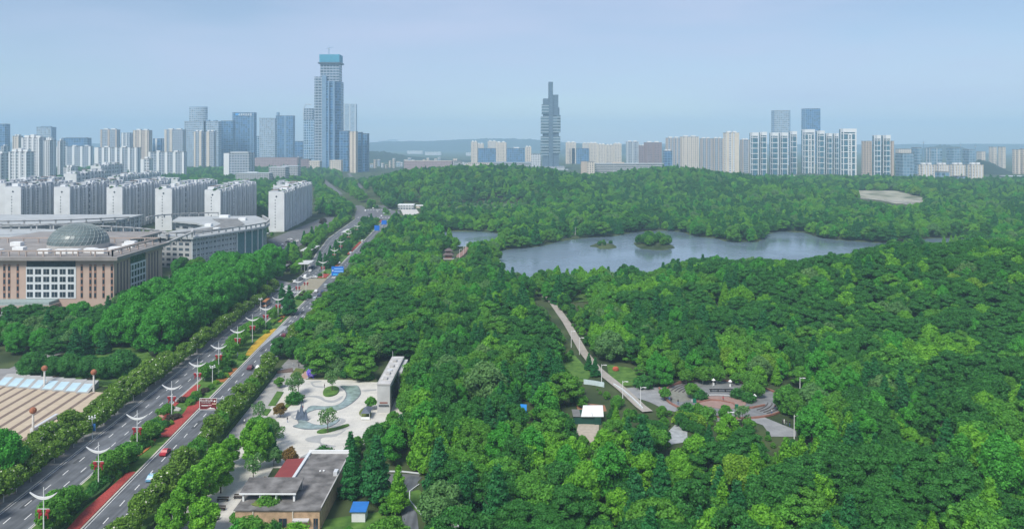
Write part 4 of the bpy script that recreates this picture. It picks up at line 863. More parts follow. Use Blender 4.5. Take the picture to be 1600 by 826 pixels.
def spline(pts, n=6):
    out = []; N = len(pts)
    for i in range(N):
        p0, p1, p2, p3 = [np.array(pts[(i+k-1) % N], float) for k in range(4)]
        for t in np.linspace(0, 1, n, endpoint=False): out.append(tuple(.5*((2*p1)+(-p0+p2)*t+(2*p0-5*p1+4*p2-p3)*t*t+(-p0+3*p1-3*p2+p3)*t**3)))
    return out
zz = lambda l: [P(440+a/6.885, 560+b/6.885) for a, b in l]
ST = spline(zz([(640,297),(735,300),(812,298),(845,375),(795,445),(690,520),(560,562),(400,548),(300,572),(245,612),(237,650),(290,692),(370,716),(480,712),(600,662),(610,675),(520,732),(400,757),(280,762),(200,750),(130,730),(190,700),(172,645),(200,600),(260,568),(320,513),(450,518),(580,508),(660,468),(702,400),(688,345)]), 4)
struct('stream_rim', MB().prism(grow(ST, .30), .10, .20), mat('dark_stone_rim', (.16,.18,.20), .7, .2, 1))
SWM = mat('stream_water', (.25,.32,.30), .2, .35, .5, spec=.5, bump=.2); struct('stream_water', MB().sheet(ST, .216), SWM)
for k, pg in enumerate([[(100,620),(190,590),(200,605),(130,625),(150,650),(135,655)], [(320,250),(420,240),(420,252),(340,262),(360,290),(450,300),(440,315),(350,305),(318,275)], [(220,405),(330,398),(430,410),(470,440),(560,450),(660,400),(640,440),(560,475),(470,465),(400,430),(320,415),(230,420)],
      [(560,640),(640,640),(690,665),(660,700),(560,715),(600,695),(640,670),(600,652)], [(60,575),(150,560),(220,520),(200,470),(150,430),(215,420),(240,480),(230,530),(160,575),(70,590)]]):
    struct('paving_swirl', MB().sheet(spline(zz(pg), 3), .104 + .003*k), PLG)
struct('paving_swirl', MB().sheet(spline([P(360+a/4.59, 540+b/4.59) for a, b in [(540,665),(640,640),(760,632),(830,600),(760,650),(660,660),(655,700),(760,720),(700,740),(600,760),(540,800),(500,800),(620,735),(640,700),(560,690)]], 3), .124), PLG)
struct('quay_terrace', MB().sheet(zz([(850,345),(930,335),(1020,330),(1020,345),(900,355)]), .123), PLG)
def bed(name, pts, m, h=.25): o = struct(name, MB().prism(spline(pts, 4), .1, .1+h), m); return o
bed('island_bed', zz([(445,385),(470,330),(560,305),(618,330),(600,380),(545,408),(480,412)]), LAWN, .45); bed('island_bed', zz([(380,795),(430,770),(560,755),(700,715),(720,730),(600,770),(470,805),(400,808)]), LAWN, .35)
bed('lawn_patch', zz([(835,580),(870,540),(930,515),(960,540),(960,620),(930,655),(880,645),(845,615)]), mat('yellow_lawn', (.13,.17,.04), .95, .2, 1), .12)
y5 = lambda l: [P(360+a/4.59, 540+b/4.59) for a, b in l]
for pg in ([(270,432),(335,330),(382,335),(322,432)], [(225,495),(250,455),(295,458),(262,505)]): struct('lawn_bed', MB().prism(y5(pg), .1, .3), LAWN)
struct('lawn_bed', MB().prism(y5([(378,450),(425,385),(430,345),(495,345),(500,365),(440,420),(395,460)]), .1, .35), LAWN)
struct('pale_step', MB().sheet(y5([(322,440),(390,345),(425,350),(350,440),(290,520),(262,508)]), .13), mat('pale_slabs', (.60,.56,.48), .85, .06))
struct('lawn_bed', MB().prism(y5([(425,222),(470,160),(530,170),(500,230)]), .1, .18), MC['yellow_lawn'])
struct('brick_path', MB().sheet(y5([(495,235),(545,170),(600,130),(625,140),(575,200),(540,240)]), .12), mat('pink_brick_paving', (.45,.28,.22), .9, .12, 1))
struct('shrub_border', MB().prism(y5([(540,242),(600,222),(700,225),(850,215),(1000,225),(1050,235),(1050,262),(960,258),(860,245),(700,244)]), .1, .3), mat('border_planting', (.10,.115,.045), .95, .4, .9, bump=.6))
struct('entrance_yard', MB().sheet([P(446,580),P(470,580),P(500,560),P(480,545),P(455,556),P(440,572)], .09), PAVE)
struct('step_kerb', MB().prism(y5([(340,185),(445,165),(450,190),(335,200)]), .1, .5), mat('brown_step', (.16,.11,.09), .9))
b = MB(); q = ys(150, 312); b.ribbon([(rr(y)+4.7, y) for y in q], [(rr(y)+5.5, y) for y in q], .1, 1.15); tag(b.build('clipped_hedge', HEDGE), 'long straight clipped hedge between road verge and promenade', 'hedge')
# stone-like sculpture rising from the stream
sx, sy = P(471, 656); o = thing('sculpture', 'jagged blue grey rock sculpture standing in the plaza stream', 'sculpture', (sx, sy, .2)); SCM = mat('blue_grey_stone', (.10,.13,.18), .5, .3, 1.2)
for dx, dy, h, r in ((0,0,5.6,1.2),(1.5,-.4,3.8,.9),(-1.2,.5,3.4,.9),(.4,1.4,2.6,.8)):
    MB()._a([(sx+dx-r,sy+dy-r*.4,.2),(sx+dx+r,sy+dy-r*.5,.2),(sx+dx+r*.7,sy+dy+r*.6,.2),(sx+dx-r*.6,sy+dy+r*.5,.2),(sx+dx+r*.35,sy+dy,h*.75),(sx+dx-r*.25,sy+dy+r*.2,h*.8),(sx+dx-.05,sy+dy,h)], [[0,3,2,1],[0,1,4,6],[1,2,4],[2,3,5,4],[3,0,6,5],[4,5,6]]).build('rock_shard', SCM, o)
# purple ball with ring flowers
bx, by = P(487, 590.5); o = thing('ball_sculpture', 'violet blue ball sculpture with pale ring flowers beside the red brick path', 'sculpture', (bx, by, .1)); VI = mat('violet_shell', (.07,.04,.42), .35, .15, 1.5); LI = mat('lilac_ring', (.45,.36,.75), .5, .05)
MB().ball(bx, by, 2.25, 1.85, n=20, m=14).build('ball', VI, o, smooth=True)
for k in range(4): a = k*math.pi/2+.7; MB().tube([(bx+.9*math.cos(a), by+.9*math.sin(a), .9), (bx+1.5*math.cos(a), by+1.5*math.sin(a), .08)], .16, 6).build('leg', VI, o)
for ph, th in ((-110,32),(-48,34),(-82,-14),(200,5),(10,-5),(-20,8),(-150,-12),(-80,75)):
    d = Vector((math.cos(R_(ph))*math.cos(R_(th)), math.sin(R_(ph))*math.cos(R_(th)), math.sin(R_(th)))); u = d.orthogonal().normalized(); v = d.cross(u); c = Vector((bx,by,2.25)) + d*1.82
    b = MB(); [b.tube([tuple(c + (u*math.cos(t+s)*1 + v*math.sin(t+s))*.62*(1+.25*math.cos(4*(t)))) for s in (0,.35)], .065, 5) for t in np.arange(0, 6.2, .35)]; b.build('ring_flower', LI, o)
    MB().ball(*c, .2, n=8, m=5).build('flower_centre', LI, o)
keep([(477,569),(497,569),(497,592),(477,592)])
# monolithic long building
MO = mat('grey_concrete', (.46,.46,.45), .85, .12, .25, bump=.1)
o = thing('gallery_block', 'tall narrow grey concrete slab building at the plaza edge', 'building', (-42.6, 283, 0)); foot(-45.5, -38, 264, 302, 2)
MB().box(-44.8,-40.6,266,300,-.5,9.3).build('wall', MO, o); MB().box(-45.0,-40.4,265.8,300.2,9.3,9.7).build('parapet', CONC, o); MB().box(-44.6,-40.8,266.2,299.8,9.7,9.74).build('roof', mat('pale_membrane', (.50,.49,.47), .85, .2, .4), o)
MB().box(-44.0,-41.4,265.9,266.05,3.2,3.7).build('sign_slot', mat('rust_strip', (.25,.12,.10), .8), o); MB().box(-44.3,-41,265.7,266,2.4,2.75).build('ledge', DARKG, o)
for yy in (270, 276, 285, 292): MB().box(-43.6,-42.2,yy,yy+2.4,9.74,10.3).build('roof_hatch', CONC, o)
MB().cyl(-42.9, 281, 9.74, 10.2, .9, n=12).build('roof_vent', METAL, o); MB().box(-40.4,-39.0,284,300,-.5,8.6).build('side_fin', MO, o)
for yy in np.arange(269, 283, 2.2): MB().box(-40.6,-40.45,yy,yy+1.5,1,8).build('window', DARKG, o)
MB().tube([(-44.6,299,9.7),(-44.6,299,12)], .06).build('antenna', METAL, o); keep([(590,556),(619,556),(619,592),(612,640),(590,640)])
o = thing('tent', 'dark grey gazebo tent with white skirt beside the concrete slab building', 'tent', (-47.5, 262, .1)); b = MB(); b._a([(-49,259,2.2),(-46,259,2.2),(-46,265,2.2),(-49,265,2.2),(-47.5,260.5,3.3),(-47.5,263.5,3.3)], [[0,1,4],[1,2,5,4],[2,3,5],[3,0,4,5],[0,3,2,1]]); b.build('canopy', mat('slate_fabric', (.12,.14,.18), .8), o)
for a, c in ((-48.9,259.1),(-46.1,259.1),(-46.1,264.9),(-48.9,264.9)): MB().cyl(a, c, .1, 2.2, .07, n=6).build('pole', METAL, o)
MB().box(-48.9,-46.1,259,259.1,.3,1.1).build('skirt', WHITE, o)
# flat-roofed brick building
BR = mat('buff_brick', (.46,.32,.20), .9, .22, 1.1, bump=.2); FR = mat('weathered_felt', (.15,.142,.135), .95, .45, .35, col2=(.26,.25,.24)); RED = mat('red_metal_roof', (.24,.045,.04), .6, .1, .3)
o = thing('park_office', 'flat roofed buff brick park building with red lean-to roof and raised clerestory', 'building', (-54, 200, 0)); foot(-67, -43, 180, 222, 1)
MB().box(-64,-44.5,185,199.5,-.5,4.9).build('wall', BR, o); MB().box(-64.3,-44.2,184.7,199.5,4.9,5.15).build('roof', FR, o)
MB().box(-54.8,-44.5,199.5,218.6,-.5,4.7).build('rear_wall', BR, o); MB().box(-54.8,-44.3,199.5,218.6,4.7,4.95).build('rear_roof', FR, o)
MB().box(-55.4,-44.6,218.6,219.0,-.5,5.9).build('parapet', WHITE, o); MB().box(-55.6,-54.9,192,219,4.9,5.45).build('parapet', LATT, o); MB().box(-44.5,-44.2,186,219,4.9,5.3).build('parapet', CONC, o)
MB().box(-60.5,-55.8,202,216.2,-.5,4.2).build('lean_to', mat('cream_wall', (.5,.46,.40), .9), o)
b = MB(); b.quad((-61,201.5,4.3),(-56,201.5,4.6),(-56,216.6,4.6),(-61,216.6,4.3)); b.quad((-61,201.5,4.15),(-61,216.6,4.15),(-56,216.6,4.45),(-56,201.5,4.45)); b.quad((-61,201.5,4.15),(-56,201.5,4.45),(-56,201.5,4.6),(-61,201.5,4.3)); b.quad((-61,201.5,4.15),(-61,201.5,4.3),(-61,216.6,4.3),(-61,216.6,4.15)); b.build('red_roof', RED, o)
MB().box(-57.8,-55.7,199.5,219,3.4,4.0).build('gutter_roof', FR, o)
for xx in (-63.8,-59.8,-56,-51.8): MB().box(xx, xx+.45, 189.2, 189.6, 5.1, 6.9).build('clerestory_post', WHITE, o)
MB().box(-63.9,-51.3,195.5,196,5.1,7.8).build('clerestory_wall', CONC, o); b = MB(); b._a([(-64.4,188.9,6.9),(-51,188.9,6.9),(-51,196.2,7.7),(-64.4,196.2,7.7),(-64.4,188.9,7.15),(-51,188.9,7.15),(-51,196.2,7.95),(-64.4,196.2,7.95)], [[0,3,2,1],[4,5,6,7],[1,2,6,5],[2,3,7,6],[3,0,4,7]]); b.build('clerestory_roof', FR, o); MB().box(-64.4,-51,188.8,188.95,6.85,7.2).build('fascia', WHITE, o)
for xx, ww in ((-62.2,1.6),(-53.9,1.8),(-49.6,.9),(-45.9,1.0)):
    w_ = MB().box(xx, xx+ww, 184.88, 185, 1.2 if ww > 1.2 else .3, 3.1).build('window', DARKG, o); MB().box(xx+ww/2-.04, xx+ww/2+.04, 184.8, 184.88, 1.2, 3.1).build('mullion', mat('rust_frame', (.20,.09,.06), .7), w_)
for xx in (-60,-50.8): MB().box(xx, xx+.25, 184.8, 185, 0, 4.9).build('downpipe', mat('pipe_cream', (.6,.55,.45), .7), o)
MB().box(-50.5,-46.8,183.6,184.9,2.9,3.2).build('door_canopy', METAL, o); MB().box(-50.6,-44.9,182.2,184.9,.1,.5).build('door_step', LATT, o)
b = MB().ball(-59.3,187.8,5.1,1.9,1.3,.6,n=10,m=4,zmin=0,jit=.2); b.build('roof_weeds', MC['yellow_lawn'], o)
for xx, yy in ((-49.5,206.5),(-48.6,206.7)): MB().ball(xx,yy,5.2,.25).build('roof_cowl', WHITE, o)
MB().box(-45.6,-44.6,204,206,4.95,6.0).build('roof_unit', METAL, o)
keep([(368,795),(391,752),(434,750),(446,716),(484,709),(528,708),(522,740),(503,790),(503,822),(460,822),(430,810),(378,812)])
# blue roofed shed
o = thing('shed', 'small white shed with bright blue roof in the trees behind the brick building', 'shed', (-36.4, 191, 0)); foot(-39,-34,188,194,1); MB().box(-38,-34.8,189.5,193,0,2.6).build('wall', mat('white_sheet_metal', (.70,.71,.72), .6, .06), o)
b = MB(); b._a([(-38.4,189.1,2.6),(-34.5,189.1,2.6),(-34.5,193.4,3.1),(-38.4,193.4,3.1),(-38.4,189.1,2.75),(-34.5,189.1,2.75),(-34.5,193.4,3.25),(-38.4,193.4,3.25)], [[0,3,2,1],[4,5,6,7],[0,1,5,4],[1,2,6,5],[2,3,7,6],[3,0,4,7]]); b.build('roof', mat('azure_roof', (.03,.17,.50), .5, .1), o); MB().box(-38.06,-38,190.5,191.6,.1,2.1).build('door', METAL, o)
keep([(545,786),(572,788),(572,818),(545,818)])
o = thing('flat_shed', 'dark flat roofed shed corner with white rim at the bottom photo edge', 'shed', (-13.8, 178, 0)); foot(-16,-11,172,184,1); MB().box(-15.4,-12.2,172,183,0,3.2).build('wall', CONC, o); MB().box(-15.6,-12,171.8,183.2,3.2,3.5).build('parapet', SLABG, o); MB().box(-15.2,-12.4,172.3,182.8,3.5,3.53).build('roof', ROOFG, o); keep([(696,813),(717,813),(717,826),(696,826)])
way_pts = poly([(637,835),(640,805),(632,778),(634,762),(645,750)])
way('service_lane', [P(643,840),P(640,805),P(631,780),P(636,758),P(650,744)], 3.6, .08, ASPH); struct('service_yard', MB().sheet(poly([(596,739),(656,741),(652,757),(636,772),(618,765),(600,757)]), .075), ASPH2); FOOT.append(poly([(590,736),(660,738),(655,760),(636,775),(600,760)]))
b = MB(); b.tube([P(600,737.5)+(.35,), P(630,738)+(.35,), P(657,741)+(.35,)], .22, 4); tag(b.build('low_wall', LATT), 'low pale wall along the far side of the little asphalt yard', 'wall')
b = MB(); pp = [P(a,c) for a,c in ((655,757),(640,768),(640,782),(655,800),(662,810))]; b.tube([(x,y,.2) for x,y in pp], .16, 4); tag(b.build('lane_kerb', LATT), 'pale curved kerb beside the service lane', 'kerb'); keep([(628,778),(640,770),(645,790),(658,808),(645,826),(630,826)]); keep([(602,740),(652,743),(650,755),(625,764),(608,755)])
# ---------------------------------------------------------------- park: path, round plaza, kiosk
PATHM = mat('park_path', (.36,.33,.29), .9, .12, .5); pth = [P(830,440),P(833,455),P(845,463),P(862,478),P(885,510),P(912,552),P(932,577),P(950,592),P(975,612),P(1000,636),P(1012,645)]
way('park_path', pth, 3.7, .5, PATHM)
for o_ in [x for x in bpy.data.objects if x.name.startswith('park_path')]:
    me = o_.data
    for v in me.vertices: v.co.z = tz(v.co.x, v.co.y) + .6
keep([(829,440),(836,458),(866,476),(890,505),(915,545),(945,582),(958,596),(946,604),(925,583),(900,552),(880,520),(856,485),(838,470)]); keep([(960,606),(975,606),(1012,640),(1003,645)])
keep([(882,562),(905,560),(928,590),(908,596)])
b = MB(); q = [P(a,c) for a,c in ((958,603),(972,612),(987,625),(1003,641))]; b.ribbon(q, [(x+.4,y+.1) for x,y in q], .2, 1.1); tag(b.build('balustrade', LATT), 'white stone balustrade along the park path by the round plaza', 'balustrade')
b = MB(); q = [P(a,c) for a,c in ((912,600),(928,602),(944,605))]; b.ribbon(q, [(x,y+.3) for x,y in q], .1, 1.8); tag(b.build('hoarding', mat('pale_blue_sheet', (.55,.66,.68), .6)), 'pale blue site hoarding below the park path', 'fence'); keep([(912,596),(945,598),(945,606),(912,604)])
GP = mat('round_plaza_stone', (.20,.205,.21), .88, .2, .3, tiles=2.0); BRK = mat('red_brick', (.29,.145,.11), .9, .15, 1); cx, cy, cr = 74.5, 281, 20.5
circ = lambda r, a0=0, a1=360, n=48, ox=0, oy=0: [(cx+ox+r*math.cos(R_(a)), cy+oy+r*math.sin(R_(a))) for a in np.linspace(a0, a1, n)]
FP = poly([(972,607),(1010,603),(1045,606),(1060,620),(1060,640),(1100,650),(1150,652),(1190,650),(1244,672),(1244,682),(1205,682),(1192,664),(1165,655),(1120,658),(1080,648),(1040,640),(1015,628),(985,618)])
struct('plaza_apron', MB().sheet(FP, .10), mat('apron_paving', (.28,.285,.29), .9, .15, .3, tiles=2.2)); FOOT.append(FP); FOOT.append(circ(cr+1.5)[:-1])
struct('round_plaza', MB().prism(circ(cr)[:-1], .0, .14), GP)
for k, r in enumerate((17.5, 14.6, 11.8)):    # shallow terraces, low towards the middle
    pass
b = MB(); b.ribbon(circ(cr+.1), circ(cr+.6), .1, .7); tag(b.build('brick_parapet_wall', BRK), 'low red brick rim round the circular park plaza', 'low wall')
for r in (19, 17.6, 16.2, 14.8):
    for a0, a1 in ((200, 235), (302, 340)): struct('terrace_step', MB().ribbon(circ(r, a0-80, a1-80, 14) if a0 == 200 else circ(r, a0, a1, 14), circ(r-.35, a0-80, a1-80, 14) if a0 == 200 else circ(r-.35, a0, a1, 14), .12, .42), mat('step_edge', (.13,.12,.12), .9))
struct('brick_stage', MB().prism([(cx-2+8.2*math.cos(R_(a)), cy-4.5+6.6*math.sin(R_(a))) for a in range(0, 360, 12)], .1, .30), mat('stage_brick', (.31,.205,.175), .9, .12, .8)); struct('stage_ring', MB().ribbon([(cx-2+9*math.cos(R_(a)), cy-4.5+7.4*math.sin(R_(a))) for a in range(0,181,10)], [(cx-2+10.4*math.cos(R_(a)), cy-4.5+8.8*math.sin(R_(a))) for a in range(0,181,10)], .26), mat('pale_ring', (.42,.41,.40), .9))
for pts in ([(1040,612),(1046,603),(1062,598),(1080,596)], [(1076,615),(1088,623),(1090,630),(1110,626),(1125,627),(1145,631),(1153,638),(1175,638),(1195,634)], [(1030,607),(1034,620)]):
    q = [P(a,c) for a,c in pts]; b = MB(); b.tube([(x,y,.45) for x,y in q], .38, 4); tag(b.build('brick_seat_wall', BRK), 'red brick seat wall, %s' % {1040:'along the northwest rim of the round plaza',1076:'curving round the stage',1030:'short piece by the apron'}[pts[0][0]], 'low wall')
struct('round_bed', MB().prism([(P(1056,617)[0]+5.6*math.cos(R_(a)), P(1056,617)[1]+7.5*math.sin(R_(a))) for a in range(0,360,15)], .08, .16), mat('bed_soil_paving', (.22,.22,.19), .9, .15))
keep([(978,604),(1040,606),(1048,600),(1100,601),(1160,606),(1190,612),(1215,628),(1212,640),(1243,668),(1240,680),(1208,680),(1190,660),(1150,648),(1100,640),(1080,636),(1040,632),(1000,622)])
x0_, y0_ = P(918,662); 
o = thing('kiosk', 'dark green walled kiosk with white sheet roof below the park path', 'kiosk', (24, 258, 0)); foot(18, 30, 254, 266, 1.5); MB().box(19.8,27.6,255.5,262,0,2.5).build('wall', mat('dark_green_sheet', (.015,.07,.05), .6), o); b = MB(); b._a([(22,254.8,2.6),(29.2,254.8,2.6),(29.8,263,3.4),(23.4,263,3.4),(22,254.8,2.8),(29.2,254.8,2.8),(29.8,263,3.6),(23.4,263,3.6)], [[0,3,2,1],[4,5,6,7],[0,1,5,4],[1,2,6,5],[2,3,7,6],[3,0,4,7]]); b.build('roof', WHITE, o); MB().box(19.5,22,255.2,262,2.5,2.6).build('side_roof', ROOFG, o); MB().box(26.3,28.4,254.9,255.3,.0,2.6).build('front_panel', MC['dark_green_sheet'], o); MB().box(25.6,25.7,254.7,262.9,2.9,3.1).build('roof_seam', CONC, o)
keep([(897,634),(946,636),(944,662),(897,662)]); keep([(908,664),(934,664),(932,686),(912,680)]); struct('kiosk_yard', MB().sheet(poly([(904,662),(936,663),(934,692),(915,690),(900,675)]), .08), mat('sandy_yard', (.42,.37,.30), .9)); FOOT.append(poly([(900,660),(938,660),(936,694),(905,692)]))
struct('earth_patch', MB().sheet(poly([(900,632),(918,630),(945,633),(948,642),(905,648)]), .07), mat('red_earth', (.30,.15,.09), .95)); struct('pond_terrace', MB().sheet(poly([(1046,672),(1056,662),(1074,668),(1074,690),(1048,694),(1040,686)]), .08), mat('grey_terrace', (.36,.38,.39), .7, .25, .6)); keep([(1050,668),(1072,672),(1070,692),(1048,690)])
o = thing('tarp_shelter', 'bright blue tarpaulin shelter between trees west of the kiosk', 'shelter', (3.6, 265, 0)); MB().box(2.3,5.2,264,266.5,.0,.1).build('groundsheet', MC['azure_roof'], o); b = MB(); b.quad((2.8,263.4,1.7),(4.8,263.4,1.4),(4.9,265.6,3.0),(2.8,265.6,3.2)); b.quad((2.8,263.4,1.7),(2.8,263.3,.1),(4.8,263.3,.1),(4.8,263.4,1.4)); b.build('tarp', mat('blue_tarp', (.02,.22,.62), .6), o); foot(2,6,263,267,.5); keep([(815,622),(827,622),(827,638),(815,638)])
o = thing('greenhouse', 'small pale arched greenhouse roof among the trees', 'shed', (-19.5, 262, 0)); b = MB(); [b.quad((-22+6*0,262+2*math.cos(t),1.2+1.3*math.sin(t)),(-17.4,262+2*math.cos(t),1.2+1.3*math.sin(t)),(-17.4,262+2*math.cos(t+.4),1.2+1.3*math.sin(t+.4)),(-22,262+2*math.cos(t+.4),1.2+1.3*math.sin(t+.4))) for t in np.arange(0,3.1,.4)]; b.build('roof', mat('pale_film', (.5,.55,.54), .5), o); MB().box(-22,-17.4,260.1,263.9,0,1.2).build('wall', LATT, o); foot(-22,-17,259,265,.5); keep([(711,644),(728,644),(728,653),(711,653)])
o = thing('pergola', 'weathered white pergola canopy around a small court in the trees', 'pergola', (-11, 262, 0)); b = MB(); [b.box(-15+k*1.1,-14.75+k*1.1,257,267,3.0,3.15) for k in range(8)]; b.build('slats', SLABG, o); [MB().box(a,a+.25,c,c+.25,0,3).build('post', LATT, o) for a in (-15,-7.5) for c in (257,266.7)]; foot(-15,-7,256,268,.5)
struct('park_road', MB().sheet(poly([(1352,673),(1400,671),(1450,673),(1490,676),(1488,684),(1440,680),(1395,678),(1350,680)]), .1), PATHM); FOOT.append(poly([(1345,668),(1495,670),(1495,688),(1345,684)])); keep([(1380,672),(1400,671),(1400,678),(1380,679)]); keep([(1445,673),(1480,674),(1480,680),(1445,681)])
# clearings, meadows and fields
def patch(name, px, m, dz=.18, kp=True, ft=True):
    pg = poly(px); cxx = sum(a for a,_ in pg)/len(pg); cyy = sum(c for _,c in pg)/len(pg); b = MB()
    ring = [[(cxx+(a-cxx)*s, cyy+(c-cyy)*s) for a, c in pg] for s in (1, .75, .5, .25)]
    for r0, r1 in zip(ring, ring[1:]):
        for i in range(len(pg)): j = (i+1)%len(pg); b.quad(*[(x,y,tz(x,y)+dz) for x,y in (r0[i],r0[j],r1[j],r1[i])])
    b.quad(*[(x,y,tz(x,y)+dz) for x,y in ring[-1]]); struct(name, b, m)
    if ft: FOOT.append(pg)
patch('lawn', [(500,840),(505,812),(545,806),(590,800),(626,806),(630,840)], LAWN, .1, ft=False)
MEAD = mat('meadow', (.045,.13,.035), .95, .25, .03, col2=(.10,.18,.06)); DRY = mat('dry_ground', (.30,.27,.17), .95, .3, .05)
patch('meadow', [(664,330),(700,323),(760,321),(815,323),(824,331),(770,339),(700,341),(668,336)], MEAD, .6, ft=False); patch('dry_bank', [(672,326),(690,323),(706,323),(704,327),(680,329)], DRY, .9, ft=False); patch('dry_bank', [(756,337),(790,336),(792,340),(760,342)], DRY, .9)
patch('lawn', [(884,462),(905,458),(926,466),(922,476),(896,478)], LAWN, .3); patch('lawn', [(948,570),(985,575),(1004,590),(1000,602),(965,604),(952,590)], LAWN, .25)
patch('lawn', [(1215,612),(1250,612),(1262,640),(1250,655),(1225,640)], LAWN, .2); patch('lawn', [(630,770),(640,790),(664,812),(690,806),(670,780),(655,765)], LAWN, .12, ft=False)
keep([(890,464),(920,466),(918,474),(896,475)]); keep([(958,578),(990,584),(998,598),(968,600)]); MEADOW = poly([(658,330),(700,321),(760,319),(820,321),(832,331),(775,341),(700,343),(664,338)])
patch('lawn', [(872,556),(895,552),(925,585),(915,598),(890,592)], LAWN, .2, ft=False)
patch('terraced_field', [(1313,307.5),(1335,305),(1400,305.5),(1452,314.5),(1440,319),(1400,322),(1375,318),(1340,313)], mat('bare_field', (.14,.17,.09), .95, .35, .035, col2=(.50,.47,.38)), .5); keep([(1318,308),(1400,306),(1448,314.5),(1400,320),(1380,316),(1345,310.5)])
fw = thing('retaining_wall', 'pale low terrace wall in the bare field behind the lake', 'wall', (*P(1385,322), 0)); a, c = P(1345,314), P(1430,323); MB().obox((a[0]+c[0])/2, (a[1]+c[1])/2, 2, math.hypot(c[0]-a[0], c[1]-a[1]), 1.5, 3.2, math.atan2(c[1]-a[1], c[0]-a[0])).build('wall', CONC, fw); a, c = P(1378,317), P(1450,318); MB().obox((a[0]+c[0])/2, (a[1]+c[1])/2, 2, math.hypot(c[0]-a[0], c[1]-a[1]), 1.5, 2.4, math.atan2(c[1]-a[1], c[0]-a[0])).build('wall', CONC, fw)
patch('concrete_yard', [(626,328),(650,326),(655,333),(640,338),(630,336)], mat('bright_concrete', (.55,.53,.49), .9), .3); keep([(618,316),(658,317),(656,333),(630,334)])
T('park_depot', 'long low white building beside the concrete yard at the forest edge', 622,648,321,328,14,'office',roofm='white',topm='white'); T('park_depot', 'tiny white shed trailing off the depot toward the meadow', 650,662,322,325,8,'cream',topm='white')
x, y = P(701,404); o = thing('pavilion', 'two tiered grey brown roofed pavilion among trees before the pond', 'pavilion', (x, y, 0)); foot(x-6,x+6,y-6,y+6,1)
def hip(b, x, y, w, z0, z1, k=.45): b._a([(x-w,y-w,z0),(x+w,y-w,z0),(x+w,y+w,z0),(x-w,y+w,z0),(x-w*k,y-w*k,z1),(x+w*k,y-w*k,z1),(x+w*k,y+w*k,z1),(x-w*k,y+w*k,z1)], [[0,3,2,1],[0,1,5,4],[1,2,6,5],[2,3,7,6],[3,0,4,7],[4,5,6,7]])
PR = mat('pavilion_tiles', (.13,.10,.10), .85); b = MB(); hip(b,x,y,4.2,3.2,4.8,.6); b.build('lower_roof', PR, o); b = MB(); hip(b,x,y,3.2,6.3,8.0,.3); b.build('upper_roof', PR, o); MB().box(x-2.6,x+2.6,y-2.6,y+2.6,0,3.2).build('lower_room', mat('red_brown_timber', (.28,.13,.10), .8), o); MB().box(x-1.8,x+1.8,y-1.8,y+1.8,4.8,6.3).build('upper_room', MC['red_brown_timber'], o); MB().box(x-4.6,x+4.6,y-4.6,y+4.6,-.3,.6).build('base', CONC, o); keep([(693,389),(710,389),(710,405),(693,405)])
struct('jetty', MB().sheet(poly([(712,404),(720,403),(728,396),(732,388),(728,386),(722,393),(714,399)]), .6), mat('timber_deck', (.28,.17,.14), .9)); keep([(712,388),(732,386),(728,402),(714,404)])
# ---------------------------------------------------------------- street lamps of the avenue
LAMPM = mat('lamp_white', (.74,.74,.73), .45, .04); REDL = mat('lantern_red', (.30,.025,.03), .6, .1)
lamp0 = thing('street_lamp', '', 'street lamp', (0,0,0)); b = MB(); b.cyl(0,0,0,1.1,.26,.2,8).cyl(0,0,1.1,12.3,.15,.08,8); b.build('pole', LAMPM, lamp0)
b = MB(); N = 14
for i in range(N):
    t0, t1 = -1+2*i/N, -1+2*(i+1)/N; f = lambda t: (t*3.1, 9.75+1.35*t*t); th = lambda t: .07+.22*(1-t*t)
    (xa,za),(xb,zb_) = f(t0), f(t1); b.quad((xa,-.16,za-th(t0)),(xb,-.16,zb_-th(t1)),(xb,-.16,zb_+th(t1)),(xa,-.16,za+th(t0))); b.quad((xa,.16,za-th(t0)),(xa,.16,za+th(t0)),(xb,.16,zb_+th(t1)),(xb,.16,zb_-th(t1)))
    b.quad((xa,-.16,za+th(t0)),(xb,-.16,zb_+th(t1)),(xb,.16,zb_+th(t1)),(xa,.16,za+th(t0))); b.quad((xa,-.16,za-th(t0)),(xa,.16,za-th(t0)),(xb,.16,zb_-th(t1)),(xb,-.16,zb_-th(t1)))
b.build('lamp_arm', LAMPM, lamp0)
for s in (-1, 1):
    l = MB(); l.ball(s*.95,0,6.9,.55,.3,.5,n=8,m=6); l.ball(s*.6,0,6.2,.35,.2,.45,n=8,m=5); l.tube([(s*.95,0,6.5),(s*1.0,0,5.2)], .12, 5, .2); l.build('lantern', REDL, lamp0)
MB().box(-1.3,1.3,-.05,.05,7.3,7.42).build('lantern_bar', LAMPM, lamp0)
LP = [(180.2,-105.5),(207,-107.0),(231.8,-108.6),(260,-110.6),(286.5,-112.6),(311,-114.0),(337,-115.6),(360,-116.8),(383,-117.9),(407,-119.0),(433,-121.0),(458,-122.6),(472,-121.5),(531,-125.5),(590,-131),(640,-137),(700,-143),(760,-147)]
LL = ['nearest the bottom photo edge','second up the median, by a red flower strip','third up the median, behind a leafy tree','on the red flower bed by the boulder','on the red bed left of the brown sign','by the russet shrubs past the brown sign','at the start of the yellow flower bed','middle of the yellow flower bed','at the end of the yellow flower bed','beside the dark conifers',
      'half hidden behind the dark conifers','just past the conifers, before the tan gap','at the edge of the tan paved gap','on the red bed beyond the tan gap','second beyond the tan gap','third beyond the tan gap','fourth beyond the tan gap, small','last small one before the far junction']
for i, ((y, x), lb) in enumerate(zip(LP, LL)):
    o = lamp0 if i == 0 else copy_tree(lamp0); o.location = (x, y, .13); o['label'] = 'crescent armed lamp with red lanterns, ' + lb; o['group'] = 'lantern street lamps on the avenue median'
